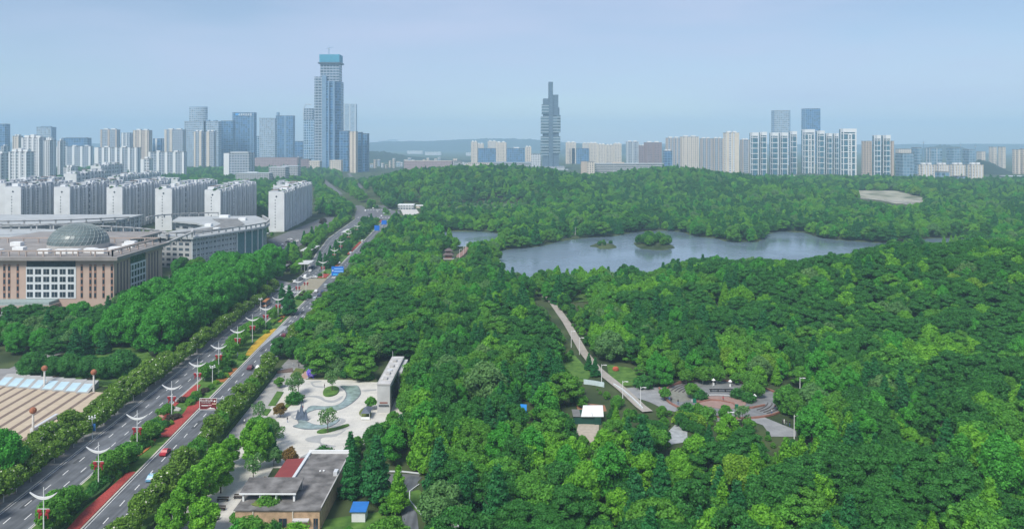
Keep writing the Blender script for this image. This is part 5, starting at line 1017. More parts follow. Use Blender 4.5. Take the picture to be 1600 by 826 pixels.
# slim white park lamps
pl0 = thing('park_lamp', '', 'lamp', (0,0,0)); MB().cyl(0,0,0,7.4,.16,.09,6).build('pole', LAMPM, pl0); b = MB(); b.tube([(0,0,6.9),(.9,0,7.2),(1.5,0,7.15)], .09, 5); b.build('arm', LAMPM, pl0); MB().box(1.0,1.9,-.2,.2,7.0,7.18).build('lamp_head', LAMPM, pl0)
PL_ = [(892.6,544,'on the path, highest up near the bend'),(905.6,554,'on the path, second from the top'),(940,600,'on the path beside the hoarding'),(1001,638,'by the end of the balustrade'),(1137.5,680,'in front of the round plaza'),(1241,686,'at the east corner of the apron with people'),(1429,686,'alone in the eastern forest by the park road'),(973,628,'beside the tilted path rail'),
       (745,424,'near the two tiered pavilion'),(835,378,'on the far lake shore, first'),(867,372,'on the far lake shore, second'),(882,369,'on the far lake shore, third'),(899,367,'on the far lake shore, fourth'),(778,425,'in the trees left of the lake tip'),(1010,352,'behind the small lake island'),(1034,351,'behind the larger lake island'),(1250,622,'on the lawn east of the round plaza'),
       (718,404,'by the pond jetty, first'),(724,399,'by the pond jetty, second'),(728,392,'by the pond jetty, third'),(652,301,'tiny mast on the forested hill'),(1314,410,'at the lake edge in the east forest')]
for i, (px, py, lb) in enumerate(PL_):
    x, y = P(px, py); o = pl0 if i == 0 else copy_tree(pl0); o.location = (x, y, tz(x, y)+.05); o['label'] = 'slim white park lamp ' + lb; o['group'] = 'slim white park lamps'; h = (7.4*FPX/y); keep([(px-1.5,py-h-2),(px+1.5,py-h-2),(px+1.5,py-h*.35),(px-1.5,py-h*.35)])
# side street lamp with cluster heads on the pavement
for px, py, lb in ((144,685,'white multi-globe lamp with blue banner on the pavement'),(407,486,'white multi-globe lamp on the pavement, farther up'),(332,600,'white multi-globe lamp in the right verge by the parked white car')):
    x, y = P(px, py)
    o = thing('globe_cluster_lamp', lb, 'street lamp', (x, y, .12)); MB().cyl(x,y,.1,6.3,.16,.1,8).build('pole', LAMPM, o)
    for k in range(6): a = k*math.pi/3; MB().ball(x+.9*math.cos(a), y+.9*math.sin(a), 6.4+.4*(k%2), .24, n=8, m=5).build('globe', WHITE, o); MB().tube([(x,y,5.9),(x+.9*math.cos(a),y+.9*math.sin(a),6.2+.4*(k%2))], .05, 4).build('bracket', LAMPM, o)
    if 'banner' in lb: MB().box(x+.15,x+1.0,y-.03,y+.03,2.4,4.6).build('banner', mat('banner_blue', (.05,.20,.50), .7), o)
    keep([(px-3,py-34),(px+4,py-34),(px+4,py-12),(px-3,py-12)])
# ---------------------------------------------------------------- road signs
def text_mesh(s, size, m, parent, x, y, z, name='lettering', sx=1.0):
    c = bpy.data.curves.new(name, 'FONT'); c.body = s; c.size = size; c.extrude = .02; c.align_x = 'CENTER'; t = bpy.data.objects.new(name, c); COL.objects.link(t)
    bpy.context.view_layer.update(); me = bpy.data.meshes.new_from_object(t.evaluated_get(bpy.context.evaluated_depsgraph_get())); bpy.data.objects.remove(t)
    o = bpy.data.objects.new(name, me); me.materials.clear(); me.materials.append(m); COL.objects.link(o); o.parent = parent; o.rotation_euler = (R_(90), 0, 0); o.scale = (sx,1,1); o.location = (x-parent.location.x, y-parent.location.y, z-parent.location.z); return o
y = 253.0; s_ = y/FPX; xl, xr, zt, zb_ = (312-800)*s_, (339.2-800)*s_, CH-(621.3-HOR)*s_, CH-(639.6-HOR)*s_
sg = thing('road_sign', 'brown road sign with white characters reaching out over the near carriageway', 'sign', (-91.2, y, 0)); WF = mat('sign_white', (.85,.84,.82), .6, .02)
MB().box(xl,xr,y-.08,y,zb_,zt).build('panel', mat('sign_brown', (.17,.022,.024), .5, .06), sg)
bd = MB(); bd.box(xl,xr,y-.14,y-.08,zt-.12,zt).box(xl,xr,y-.14,y-.08,zb_,zb_+.12).box(xl,xl+.12,y-.14,y-.08,zb_+.12,zt-.12).box(xr-.12,xr,y-.14,y-.08,zb_+.12,zt-.12); bd.build('border', WF, sg)
xm = (xl+xr)/2; w_ = xr-xl
text_mesh('观山湖公园', .80, WF, sg, xl+w_*.385, y-.12, zt-1.02); text_mesh('Guanshanhu Park', .42, WF, sg, xl+w_*.37, y-.12, zt-1.56); 
MB().box(xl+.6,xl+w_*.5,y-.12,y-.08,zb_+1.25,zb_+1.47).build('sign_line', WF, sg); MB().box(xl+w_*.52,xl+w_*.69,y-.121,y-.08,zb_+1.32,zb_+1.62).build('sign_line', mat('sign_pink', (.75,.40,.42), .6), sg); MB().box(xl+w_*.72,xr-.3,y-.12,y-.08,zb_+1.75,zb_+2.05).build('sign_line', mat('sign_peach', (.8,.55,.42), .6), sg)
e = MB(); q = []; e._a([(xl+w_*.42,y-.12,zb_+.3),(xr-.55,y-.12,zb_+.3),(xr-.9,y-.12,zb_+.55),(xl+w_*.68,y-.12,zb_+.6),(xl+w_*.62,y-.12,zb_+.95),(xl+w_*.57,y-.12,zb_+.6)], [[0,1,2,3,4,5]]); e.build('emblem', WF, sg)
e = MB(); e._a([(xl+w_*.79,y-.12,zt-1.05),(xl+w_*.88,y-.12,zt-1.25),(xl+w_*.93,y-.12,zt-.9),(xl+w_*.86,y-.12,zt-.6)], [[0,1,2,3]]); e.build('emblem', WF, sg)
MB().cyl(-91.2,y+.25,0,zt+.4,.17,.14,8).build('pole', METAL, sg)
for z in (zt-.3, zb_+.3): MB().box(xl+1,-91.1,y+.02,y+.2,z,z+.16).build('arm', METAL, sg)
keep([(311,620),(349,620),(349,640),(311,640)])
SB = mat('sign_blue', (.015,.16,.62), .5, .06); SL = mat('sign_pale_blue', (.30,.55,.90), .6, .03)
def bluesign(px0, px1, py0, py1, zb0, lb, polex, lines=3):
    y = (CH-zb0)*FPX/(py1-HOR); s = y/FPX; xl, xr, zt, zb = (px0-800)*s, (px1-800)*s, CH-(py0-HOR)*s, zb0; o = thing('road_sign', lb, 'sign', (polex, y, 0)); h = zt-zb; w = xr-xl
    MB().box(xl,xr,y-.1,y,zb,zt).build('panel', SB, o)
    if lines == 3:
        MB().box(xl+w*.22,xr-.4,y-.14,y-.1,zt-h*.30,zt-h*.20).build('sign_line', SL, o); MB().box(xl+w*.22,xr-.3,y-.14,y-.1,zt-h*.58,zt-h*.46).build('sign_line', SL, o); MB().box(xl+w*.12,xl+w*.5,y-.14,y-.1,zb+h*.08,zb+h*.2).build('sign_line', mat('sign_cyan', (.10,.60,.90), .6), o)
        a = MB(); a._a([(xl+.3,y-.14,zt-h*.45),(xl+1.1,y-.14,zt-h*.32),(xl+1.1,y-.14,zt-h*.58)], [[0,1,2]]); a.build('arrow', WF, o)
    MB().cyl(polex,y+.2,0,zt+.3,.2,.15,8).build('pole', METAL, o); [MB().box(min(xl+1,polex),max(xr-1,polex),y+.02,y+.2,z,z+.2).build('arm', METAL, o) for z in (zb+.5, zt-.6)]
    keep([(px0-1,py0-1),(px1+1,py0-1),(px1+1,py1+1),(px0-1,py1+1)])
bluesign(518,537,416,430.5,5.5,'large blue direction sign over the far carriageway, the biggest one', rr(505)+1); bluesign(585,593,352,360,5.5,'small blue sign on the median before the far junction', rr(765)+1, 0); bluesign(596,604,344,350.5,5.5,'small dark blue sign at the verge of the far junction', rr(822)+1, 0)
# ---------------------------------------------------------------- cars
def car_proto(nm, lb, paint, kind_='sedan'):
    o = thing(nm, lb, 'car', (0,0,0)); L_, W, H = (4.5,1.8,1.45) if kind_ == 'sedan' else (4.8,1.9,1.85) if kind_ == 'van' else (9.5, 2.5, 3.1)
    pr = [(-L_/2,.35),(-L_/2,.78),(-L_/2+.15,.88),(-L_*.26,.95),(-L_*.15,H),(L_*.16,H),(L_*.29,.95),(L_/2-.2,.85),(L_/2,.72),(L_/2,.35)] if kind_ == 'sedan' else [(-L_/2,.35),(-L_/2,1.0),(-L_/2+.05,1.05),(-L_*.47,H),(L_*.30 if kind_ == 'van' else L_*.47,H),(L_*.38 if kind_ == 'van' else L_*.49,1.0),(L_/2,.85),(L_/2,.35)]
    def loft(pts, wf):
        n = len(pts); b = MB(); vs = [(s*W/2*(wf(z)), y_, z) for s in (-1,1) for y_, z in pts]; b._a(vs, [list(range(n)), list(range(2*n-1, n-1, -1))] + [[i,(i+1)%n,(i+1)%n+n,i+n] for i in range(n)]); return b
    loft(pr, lambda z: 1.0 if z < 1.0 else .84).build('body', paint, o, local=True)
    gl = [(-L_*.245,.96),(-L_*.155,H-.08),(L_*.165,H-.08),(L_*.285,.96)] if kind_ == 'sedan' else [(-L_*.485,1.1),(-L_*.475,H-.3),(L_*.31 if kind_ == 'van' else L_*.48,H-.3),(L_*.375 if kind_ == 'van' else L_*.487,1.1)]
    loft(gl, lambda z: 1.005 if z < 1.0 else .9).build('windows', DARKG, o, local=True) if False else None
    g = MB(); n = len(gl); g._a([(s*W/2*(1.0 if z < 1.0 else (.86 if kind_ == 'sedan' else 1.0))+s*.015, y_, z) for s in (-1,1) for y_, z in gl], [list(range(n)), list(range(2*n-1, n-1, -1))]); g.build('side_glass', DARKG, o, local=True)
    for (ya, za), (yb, zb2) in ((gl[0], gl[1]), (gl[3], gl[2])):
        sgn = -1 if ya < 0 else 1; q = MB(); q.quad((-W*.40,ya+sgn*.03,za+.02),(W*.40,ya+sgn*.03,za+.02),(W*.36,yb+sgn*.05,zb2),(-W*.36,yb+sgn*.05,zb2)); q.build('rear_window' if sgn < 0 else 'windscreen', DARKG, o, local=True)
    for sx in (-1,1):
        for yy in (-L_*.31, L_*.31):
            wv = MB(); pts = 12; wv._a([(sx*(W/2-.2*k), yy+.33*math.cos(2*math.pi*i/pts), .33+.33*math.sin(2*math.pi*i/pts)) for k in (0,1) for i in range(pts)], [list(range(pts)), list(range(2*pts-1, pts-1, -1))] + [[i,(i+1)%pts,(i+1)%pts+pts,i+pts] for i in range(pts)]); wh = wv.build('wheel', BLACK, o, local=True)
        MB().box(sx*W*.36-.2, sx*W*.36+.2, L_/2-.06, L_/2+.02, .6, .76).build('headlight', WHITE, o, local=True); MB().box(sx*W*.38-.18, sx*W*.38+.18, -L_/2-.02, -L_/2+.06, .66, .8).build('tail_light', REDL, o, local=True)
    return o
CARS = [  # photo pixel on the ground, paint, shape, heading (0 away from the camera), label
 (258,709,'red','sedan',1,'bright red car alone on the near carriageway'),(237,749,'taxi','sedan',1,'light blue and white taxi behind the red car'),(391,576,'maroon','sedan',1,'dark red car in the middle of the near carriageway'),(444,525,'maroon','sedan',1,'dark red car close to the magnolia crowns farther up'),
 (404,576,'white','sedan',1,'white car half hidden under the verge trees'),(492,469,'silver','van',1,'silver car, nearest of the queue beside the tan gap'),(499,462,'navy','sedan',1,'dark blue car in the middle lane of the queue'),(506,463,'black','sedan',1,'black car in the outer lane of the queue'),(494,456,'white','sedan',1,'white car beside the median in the queue'),(504,457,'navy','sedan',1,'dark blue saloon ahead in the queue'),
 (509,448.5,'silver','van',1,'silver green van heading the queue'),(491,434,'white','sedan',2,'white car crossing the gap in the median'),(416,477,'orange','bus',0,'orange minibus on the far carriageway by the trees'),(477,433.5,'white','van',0,'white van just passing the side road'),(448,450,'white','sedan',0,'white car coming down past the conifers'),(496,411,'white','van',0,'white van under the footbridge canopy'),
 (505,405,'silver','sedan',0,'silver car in the bay line, one'),(512,401,'white','sedan',0,'white car in the bay line, two'),(501,399,'navy','sedan',0,'dark blue car by the bus shelter'),(519,394,'white','sedan',0,'white car farther up the bay line'),(526,387,'silver','sedan',0,'silver car near the small bus shelter'),(513,398,'black','sedan',0,'black car in the inner lane up the bay line'),
 (596,338,'white','sedan',1,'white car entering the far junction'),(583,326,'white','sedan',1,'white car beyond the far junction'),(571,330,'white','van',0,'white van at the far junction mouth'),(588,343,'silver','sedan',1,'silver car waiting at the far junction'),(552,316,'white','van',0,'tiny white van on the far bending road'),(567,300,'white','van',1,'tiny white vehicle high on the far road'),
 (461,441,'white','sedan',0,'white car leaving the side road mouth'),(470,437,'black','sedan',0,'black car following near the side road mouth'),(485,424,'white','sedan',0,'white car just beyond the side road'),(489,419,'navy','van',0,'dark van beyond the side road'),(530,412,'white','sedan',1,'white car under the large blue sign gantry'),(548,396,'silver','sedan',1,'silver car on the open near carriageway, middle distance'),(566,378,'white','van',1,'white van on the open near carriageway, far'),(576,366,'black','sedan',1,'black car on the open near carriageway, far'),(590,331,'white','van',1,'white van crossing the far junction'),(600,334,'silver','sedan',1,'silver car at the park side of the far junction'),(577,336,'black','sedan',0,'black car at the city side of the far junction'),
 (572,357,'silver','sedan',0,'silver car on the tree-lined stretch before the junction'),(540,372,'white','sedan',0,'white car on the tree-lined stretch, lower'),(528,383,'black','sedan',0,'black car on the tree-lined stretch, lowest')]
PT = dict(red=(.42,.02,.03), taxi=(.12,.34,.50), maroon=(.11,.015,.025), white=(.75,.75,.75), silver=(.42,.47,.50), navy=(.03,.05,.11), black=(.02,.02,.022), orange=(.50,.20,.08))
PROT = {}
for px, py, pc, kd, hd, lb in CARS:
    x, y = P(px, py); 
    if (pc, kd) not in PROT: o = PROT[(pc, kd)] = car_proto('bus' if kd == 'bus' else 'car', lb, mat('car_paint_'+pc, PT[pc], .3, .04, spec=.6), kd)
    else: o = copy_tree(PROT[(pc, kd)]); o['label'] = lb
    if kd == 'bus': o['category'] = 'bus'
    sl = -.0646 if hd == 1 else -.053; o.location = (x, y, .04); o.rotation_euler = (0,0, (math.atan(-sl) if hd == 1 else math.atan(-sl)+math.pi if hd == 0 else R_(75)))
    o['group'] = 'cars on the avenue'
# white bonnet and roof of the taxi
tx = PROT[('taxi','sedan')]; MB().box(-.7,.7,-2.1,-1.3,.93,.97).build('boot_lid', WHITE, tx, local=True); MB().box(-.35,.35,-.1,.15,1.45,1.6).build('roof_light', WHITE, tx, local=True)
# parking ground beside the curved office and the slab
PK = [(-226,608),(-193,608),(-196,640),(-204,800),(-226,800),(-224,700)]
PK = [(-199,640),(-186,700),(-188,800),(-199,960),(-224,960),(-224,720),(-196,690)]; struct('car_park', MB().sheet([(-199,612),(-184,690),(-190,800),(-205,960),(-225,960),(-225,735),(-212,712),(-196,670)], .05), ASPH2); FOOT.append([(-202,612),(-182,690),(-188,800),(-203,965),(-228,965),(-227,735),(-216,715),(-198,670)])
keep([(408,372),(440,366),(442,384),(430,400),(408,402)])
random.seed(3); pk = [('white','sedan'),('silver','van'),('navy','sedan'),('black','sedan'),('white','van'),('silver','sedan')]
for k in range(14):
    y = 660 + k*6.4; x = -192.5 - (k > 6)*.6 + (2 if k % 2 else 0) - max(0, (y-700))*.06; key = pk[k % 6] if pk[k % 6] in PROT else ('white','sedan')
    if key not in PROT: key = ('white','sedan')
    o = copy_tree(PROT[key]); o['label'] = 'parked car among those beside the curved office end'; o['group'] = 'cars parked by the curved office'; o.location = (x if k % 3 else x-9, y, .06); o.rotation_euler = (0,0,R_(80))
# shelters and canopies beside the far carriageway
def shelter(px0, px1, py0, py1, d, lb, m, hz=3.2, nm='bus_shelter', cat='shelter'):
    y = (CH-hz)*FPX/(py1-HOR); s = y/FPX; x0, x1 = (px0-800)*s, (px1-800)*s; o = thing(nm, lb, cat, ((x0+x1)/2, y, 0)); d = d or (CH-hz)*FPX/(py0-HOR)-y; foot(x0, x1, y, y+d, 1)
    MB().box(x0,x1,y,y+d,hz,hz+.3).build('roof', m, o); [MB().cyl(a,c,0,hz,.14,n=6).build('post', METAL, o) for a in np.linspace(x0+.4,x1-.4,4) for c in (y+.4,y+d-.4)]; MB().box(x0,x1,y+d-.3,y+d,hz-.9,hz).build('fascia', m, o)
    keep([(px0,py0),(px1,py0),(px1,py1+2),(px0,py1+2)])
shelter(464,482,407,413,0,'white flat canopy with rail beside the far carriageway', mat('off_white_sheet', (.55,.56,.54), .7), 5); shelter(533,546,358,363,0,'small pale canopy farther up the far carriageway', MC['off_white_sheet'], 5)
shelter(424,446,411.5,417,0,'grey flat roofed lodge with pale walls behind purple trees', ROOFG, 4, 'lodge', 'lodge'); shelter(468,485,384,392,0,'pale grey hipped tent roof between the trees by the car park', MC['off_white_sheet'], 4, 'tent_roof', 'shelter'); shelter(397,410,364,368,0,'row of shop awnings at the foot of the lone slab, low pale roof', MC['off_white_sheet'], 4, 'awning', 'awning')
# boulders on the red bed
for px, py, w_, lb in ((273.5,642,4.2,'large pale boulder on the red flower bed'),(251,655,2.6,'pinkish boulder left of the large one'),(301,626,2.2,'small pale boulder near the brown sign')):
    x, y = P(px, py); o = MB().ball(x,y,.5,w_/2,1.0,1.0,n=9,m=6,jit=.12).build('boulder', mat('pale_boulder', (.48,.48,.46), .9, .2, 1) if 'pink' not in lb else mat('pink_boulder', (.50,.25,.20), .9)); tag(o, lb, 'boulder')
# flower beds of the median
RB = mat('red_flowers', (.33,.035,.035), .9, .25, 2.5, col2=(.46,.09,.07), bump=.5); YB = mat('yellow_flowers', (.52,.30,.02), .9, .2, 2.5, col2=(.60,.42,.06), bump=.5); OB = mat('orange_flowers', (.42,.16,.05), .9, .25, 2, bump=.5)
def band(y0, y1, fa, fb, m, name='flower_bed', h=.34): q = ys(y0, y1, 3); struct(name, MB().ribbon([(fa(y), y) for y in q], [(fb(y), y) for y in q], .14, h), m)
wob = lambda a, k, ph: (lambda y: a(y) + k*math.sin(y*.22+ph))
band(150, 218, lambda y: rl(y)-3.4*max(.15, 1-abs(y-195)/60)-.5, lambda y: rl(y)-.55, RB)
band(244, 278, wob(lambda y: rl(y)-4.6, .8, 0), lambda y: rl(y)-.55, RB); band(250, 296, lambda y: li(y)+.45, wob(lambda y: li(y)+2.6, .7, 1), RB); band(300, 318, wob(lambda y: rl(y)-4, .6, 0), lambda y: rl(y)-.6, OB)
band(337, 385, lambda y: rl(y)-4.3*math.sin((y-330)/60*math.pi)**.5 if y < 388 else rl(y)-1, lambda y: rl(y)-.55, YB); band(455, 466, lambda y: rl(y)-2.8, lambda y: rl(y)-.9, RB); band(400, 428, wob(lambda y: rl(y)-4, .5, 2), wob(lambda y: rl(y)-2, .5, 2), OB)
band(530, 545, lambda y: li(y)+1, lambda y: rl(y)-1, RB); band(640, 720, lambda y: rl(y)-3.0, lambda y: rl(y)-.8, RB); band(575, 592, lambda y: rl(y)-3.0, lambda y: rl(y)-.8, OB); band(900, 922, lambda y: rl(y)-6, lambda y: rl(y)-1, RB)
band(212, 246, wob(lambda y: rl(y)-5, .9, 0), wob(lambda y: rl(y)-4.2, .9, 0), OB)
# benches on the promenade
b0 = None
for i, (px, py, lb) in enumerate([(333,812,'dark plaza bench beside a tree, lowest'),(343,797,'dark plaza bench, second from below'),(348,783,'dark plaza bench, third from below'),(374,779,'dark plaza bench near the brick building corner'),(456,632,'dark plaza bench at the lawn bed tip'),(470,622,'dark plaza bench by the round shrub')]):
    x, y = P(px, py)
    if b0 is None:
        b0 = o = thing('bench', lb, 'bench', (x,y,.12)); MB().box(x-1.1,x+1.1,y-.3,y+.3,.52,.6).build('seat', BROWNW, o); [MB().box(x+a-.06,x+a+.06,y-.25,y+.25,.12,.52).build('leg', BLACK, o) for a in (-.9,.9)]; MB().box(x-1.1,x+1.1,y+.24,y+.3,.75,1.05).build('backrest', BROWNW, o)
    else: o = copy_tree(b0); o.location = (x,y,.12); o['label'] = lb
    o.scale = (1.3,1.3,1.1); o['group'] = 'dark benches of the entrance plaza'
# bins
for px, py, lb in ((1085,629,'green waste bin at the seat wall, west one'),(1151,638,'green waste bin at the seat wall, east one')):
    x, y = P(px,py); o = thing('waste_bin', lb, 'bin', (x,y,.14)); MB().box(x-.5,x+.5,y-.35,y+.35,.14,1.3).build('body', mat('bin_green', (.01,.16,.09), .6), o); MB().box(x-.55,x+.55,y-.4,y+.4,1.3,1.42).build('lid', MC['bin_green'], o)
# ---------------------------------------------------------------- people (one skinned body each)
def person_mesh(nm, stride=.12, arm=.1):
    J = [(0,0,.93),(0,0,1.18),(0,0,1.40),(0,0,1.50),(0,.01,1.62),(0,.01,1.70), (.19,0,1.38),(.25,arm*.4,1.10),(.26,arm*1.4,.86),(-.19,0,1.38),(-.25,-arm*.4,1.10),(-.26,-arm*1.2,.86), (.10,0,.90),(.11,stride,.50),(.11,stride*.6,.09),(.11,stride*.6+.14,.05),(-.10,0,.90),(-.11,-stride*.6,.50),(-.11,-stride*1.6,.09),(-.11,-stride*1.6+.14,.05)]
    E = [(0,1),(1,2),(2,3),(3,4),(4,5),(2,6),(6,7),(7,8),(2,9),(9,10),(10,11),(0,12),(12,13),(13,14),(14,15),(0,16),(16,17),(17,18),(18,19)]
    Rr = [.15,.14,.16,.055,.10,.085,.07,.05,.04,.07,.05,.04,.10,.07,.045,.04,.10,.07,.045,.04]
    me = bpy.data.meshes.new(nm); me.from_pydata(J, E, []); o = bpy.data.objects.new(nm, me); COL.objects.link(o); md = o.modifiers.new('s', 'SKIN')
    for i, sv in enumerate(me.skin_vertices[0].data): sv.radius = (Rr[i], Rr[i]*.8); sv.use_root = i == 0
    o.modifiers.new('u', 'SUBSURF').render_levels = 1; o.modifiers['u'].levels = 1; bpy.context.view_layer.update()
    m2 = bpy.data.meshes.new_from_object(o.evaluated_get(bpy.context.evaluated_depsgraph_get())); bpy.data.objects.remove(o)
    m2.materials.clear(); zs = np.array([p.center.z for p in m2.polygons]); ax = np.array([abs(p.center.x) for p in m2.polygons]); mi = np.where(zs > 1.5, 0, np.where((zs < 1.0) & (ax > .21), 0, np.where(zs < .95, 2, 1))); m2.polygons.foreach_set('material_index', mi.astype(np.int32)); m2.polygons.foreach_set('use_smooth', np.ones(len(mi), bool)); return m2
PM = [person_mesh('body', .16, .12), person_mesh('body', .02, .03)]
CL = {'white':(.72,.72,.70),'black':(.03,.03,.035),'red':(.38,.05,.06),'blue':(.06,.12,.30),'grey':(.25,.26,.28)}
HAIR = mat('dark_hair', (.015,.012,.01), .7)
PP = [(382,663,'white','black','walking on the promenade beside the hedge',0),(473,642,'red','black','standing by the round dark shrub',1),(449,660,'black','blue','walking near the russet shrub',0),(507,607,'black','black','standing at the lawn island edge',1),(444,594,'black','grey','crossing the top of the promenade',0),
      (1049,629,'black','black','in dark clothes on the plaza apron, pair, first',1),(1046,628,'blue','grey','beside the dark dressed one on the plaza apron',1),(1059.5,632,'black','blue','walking alone across the plaza apron',0),(1130,627,'red','black','standing on the brick stage',1),(1211,640,'red','blue','by the east steps of the round plaza',1),
      (1223,664,'black','black','first of the group at the apron corner',1),(1225.5,663,'white','white','dressed all in white at the apron corner',1),(1229,665,'black','grey','third of the group at the apron corner',0),(1234,666,'black','blue','fourth of the group at the apron corner',1),(326,799,'black','black','standing under the ginkgo trees near benches',1),
      (1114,604,'white','white','seated spot by the umbrella table, dressed white',1),(1206,647,'white','blue','bending path side at the east steps',0),(615,660,'black','blue','walking behind the concrete slab building',0),(458,573,'white','grey','near the entrance barrier, white top',0),(467,575,'black','black','near the entrance barrier, dark clothes',1)]
for i, (px, py, tp, bt, lb, k) in enumerate(PP):
    x, y = P(px, py); o = thing('person', 'person with %s top and %s trousers, %s' % (tp, bt, lb), 'person', (x, y, .14), random.uniform(0, 6.28))
    me = PM[k].copy(); [me.materials.append(q) for q in (SKIN, mat('cloth_'+tp, CL[tp], .85), mat('cloth_'+bt, CL[bt], .85))]; bo = bpy.data.objects.new('body', me); COL.objects.link(bo); bo.parent = o
    MB().ball(0,-.01,1.70,.105,.12,.10,n=10,m=6,zmin=-.2).build('hair', HAIR, o, local=True); o.scale = (1.05,)*3
# white parasols / tables on the round plaza and litter of small white things
for px, py, lb in ((1115,602,'white parasol on the round plaza, west one'),(1141,604,'white parasol on the round plaza, middle one'),(1163,611,'white parasol on the round plaza, east one'),(1179,627,'white parasol by the shrubs of the round plaza')):
    x, y = P(px,py); o = thing('parasol', lb, 'parasol', (x,y,.14)); MB().cyl(x,y,.14,2.3,.05,n=6).build('pole', METAL, o); MB().cyl(x,y,2.0,2.7,.75,.05,8).build('canopy', WHITE, o); MB().cyl(x,y,.14,.9,.35,.35,8).build('table', WHITE, o)
# slatted black shelter on the round plaza
x, y = P(1128,612); o = thing('bench_row', 'long dark bench roof on the back of the round plaza', 'bench', (x,y,.14)); MB().box(x-4.5,x+4,y-.5,y+.5,.9,1.05).build('top', BLACK, o); [MB().box(x+a-.1,x+a+.1,y-.3,y+.3,.14,.9).build('leg', BLACK, o) for a in (-4,-1.4,1.2,3.6)]
# ---------------------------------------------------------------- planted trees and shrubs that can be told apart
random.seed(21)
def at(k, px, py, s=1.0, **kw): x, y = P(px, py); return plant(k, x, y, s, **kw)
# pavement magnolias in two staggered rows on the far side of the avenue
y, k = 176.0, 0
while y < 478:
    for row, off in enumerate((2.7, 8.2)):
        if row == 1 and y > 322: continue
        x = lo(y) - off + random.uniform(-.5, .5); yy = y + row*2.6 + random.uniform(-.8, .8); z = 'beside the striped square' if y < 300 else 'below the big round tree belt' if y < 400 else 'near the side road'
        plant('magnolia', x, yy, random.uniform(.78, 1.3), name='magnolia_tree', label='olive magnolia with white blooms, %s row %s' % ('kerb' if row == 0 else 'inner', z), cat='magnolia', group='magnolias %s row %s' % ('kerb' if row == 0 else 'inner', z))
    y += 6.0 if y < 322 else 7.2
y = 170.0
while y < 520:      # near verge
    if not 316 < y < 342: plant('magnolia' if random.random() < .8 else 'small', rr(y) + 2.7 + random.uniform(-.4, .4), y, random.uniform(.75, 1.3), name='magnolia_tree', label='small olive tree on the near verge, mostly white blooming magnolias, %s' % ('beside the promenade hedge' if y < 318 else 'below the dark park forest'), cat='magnolia', group='verge magnolias ' + ('by the promenade' if y < 318 else 'by the forest'))
    y += random.uniform(5.6, 7.2)
# far avenue trees
y = 540.0
while y < 930:
    for f, o_, c in ((lo, -5, 'far side'), (rr, 4, 'park side')):
        plant(random.choice(['round','small','bright']), f(y)+o_+random.uniform(-1.5,1.5), y+random.uniform(-2,2), random.uniform(.55,.8), name='avenue_tree', label='leafy avenue tree along the distant carriageway, %s' % c, cat='avenue tree', group='avenue trees beyond the gap, %s' % c)
    y += 8
# median
MT = [(235,690,'medtree',1.0,'leafy median tree beside the third lantern lamp'),(172,745,'medtree',1.15,'dense leafy median tree by the second lantern lamp, first'),(186,738,'medtree',1.1,'dense leafy median tree by the second lantern lamp, second'),(200,729,'medtree',1.1,'dense leafy median tree by the second lantern lamp, third'),(160,752,'medtree',1.0,'leafy tree with limewashed trunk near the second lamp'),
      (112,798,'medtree',1.0,'median tree with russet base near the lowest lamp'),(92,815,'medtree',1.25,'dense median tree right of the lowest lamp'),(80,830,'medtree',1.2,'median tree at the bottom photo edge'),(217,700,'small',1.0,'olive green rounded median tree on the lawn'),(262,652,'small',.9,'bright median shrub tree before the boulder'),
      (320,595,'medtree',1.1,'median tree on the lawn past the brown sign, first'),(330,590,'medtree',1.0,'median tree on the lawn past the brown sign, second'),(350,578,'medtree',1.1,'median tree before the yellow bed'),(361,560,'medtree',1.15,'dark median tree along the yellow bed, first'),(368,549,'medtree',1.2,'dark median tree along the yellow bed, second'),(377,541,'medtree',1.2,'dark median tree along the yellow bed, third'),
      (386,530,'medtree',1.2,'dark median tree along the yellow bed, fourth'),(394,522,'medtree',1.1,'dark median tree along the yellow bed, fifth'),(402,517,'medtree',1.1,'dark median tree along the yellow bed, sixth'),(425,500,'medtree',.9,'median tree below the conifers, first'),(432,495,'medtree',.85,'median tree below the conifers, second')]
for px, py, k, s, lb in MT: at(k, px, py, s, name='median_tree', label=lb, cat='median tree', group='trees of the planted median')
for xk, yk, lb in ((-155,995,'first'),(-160,1010,'second'),(-164,1030,'third')): plant('round', xk, yk, .6, name='median_tree', label='small tree on the far junction island, '+lb, cat='median tree')
for px, py, s, lb in ((452,492,1.15,'tall dark conifer in the median, nearest of the pair'),(441,476,.9,'narrower dark conifer in the median behind the tall one'),(508,420,.85,'dark conifer beyond the tan gap, first'),(516,408,.9,'dark conifer beyond the tan gap, second'),(524,398,.9,'dark conifer beyond the tan gap, third'),(500,415,.8,'dark conifer beyond the tan gap, beside the lamp'),(580,350,.9,'dark conifer before the far junction')):
    at('conifer', px, py, s, name='conifer_tree', label=lb, cat='conifer', group='conifers of the median')
y = 575
while y < 900:
    xa, xb = li(y)+2, rl(y)-3
    for _ in range(max(1, int((xb-xa)/5))): plant(random.choice(['conifer','round','small','dark']), random.uniform(xa, xb), y+random.uniform(-2,2), random.uniform(.5,.7), name='median_tree', label='tree in the widening far median before the junction', cat='median tree', group='far median thicket')
    y += 6
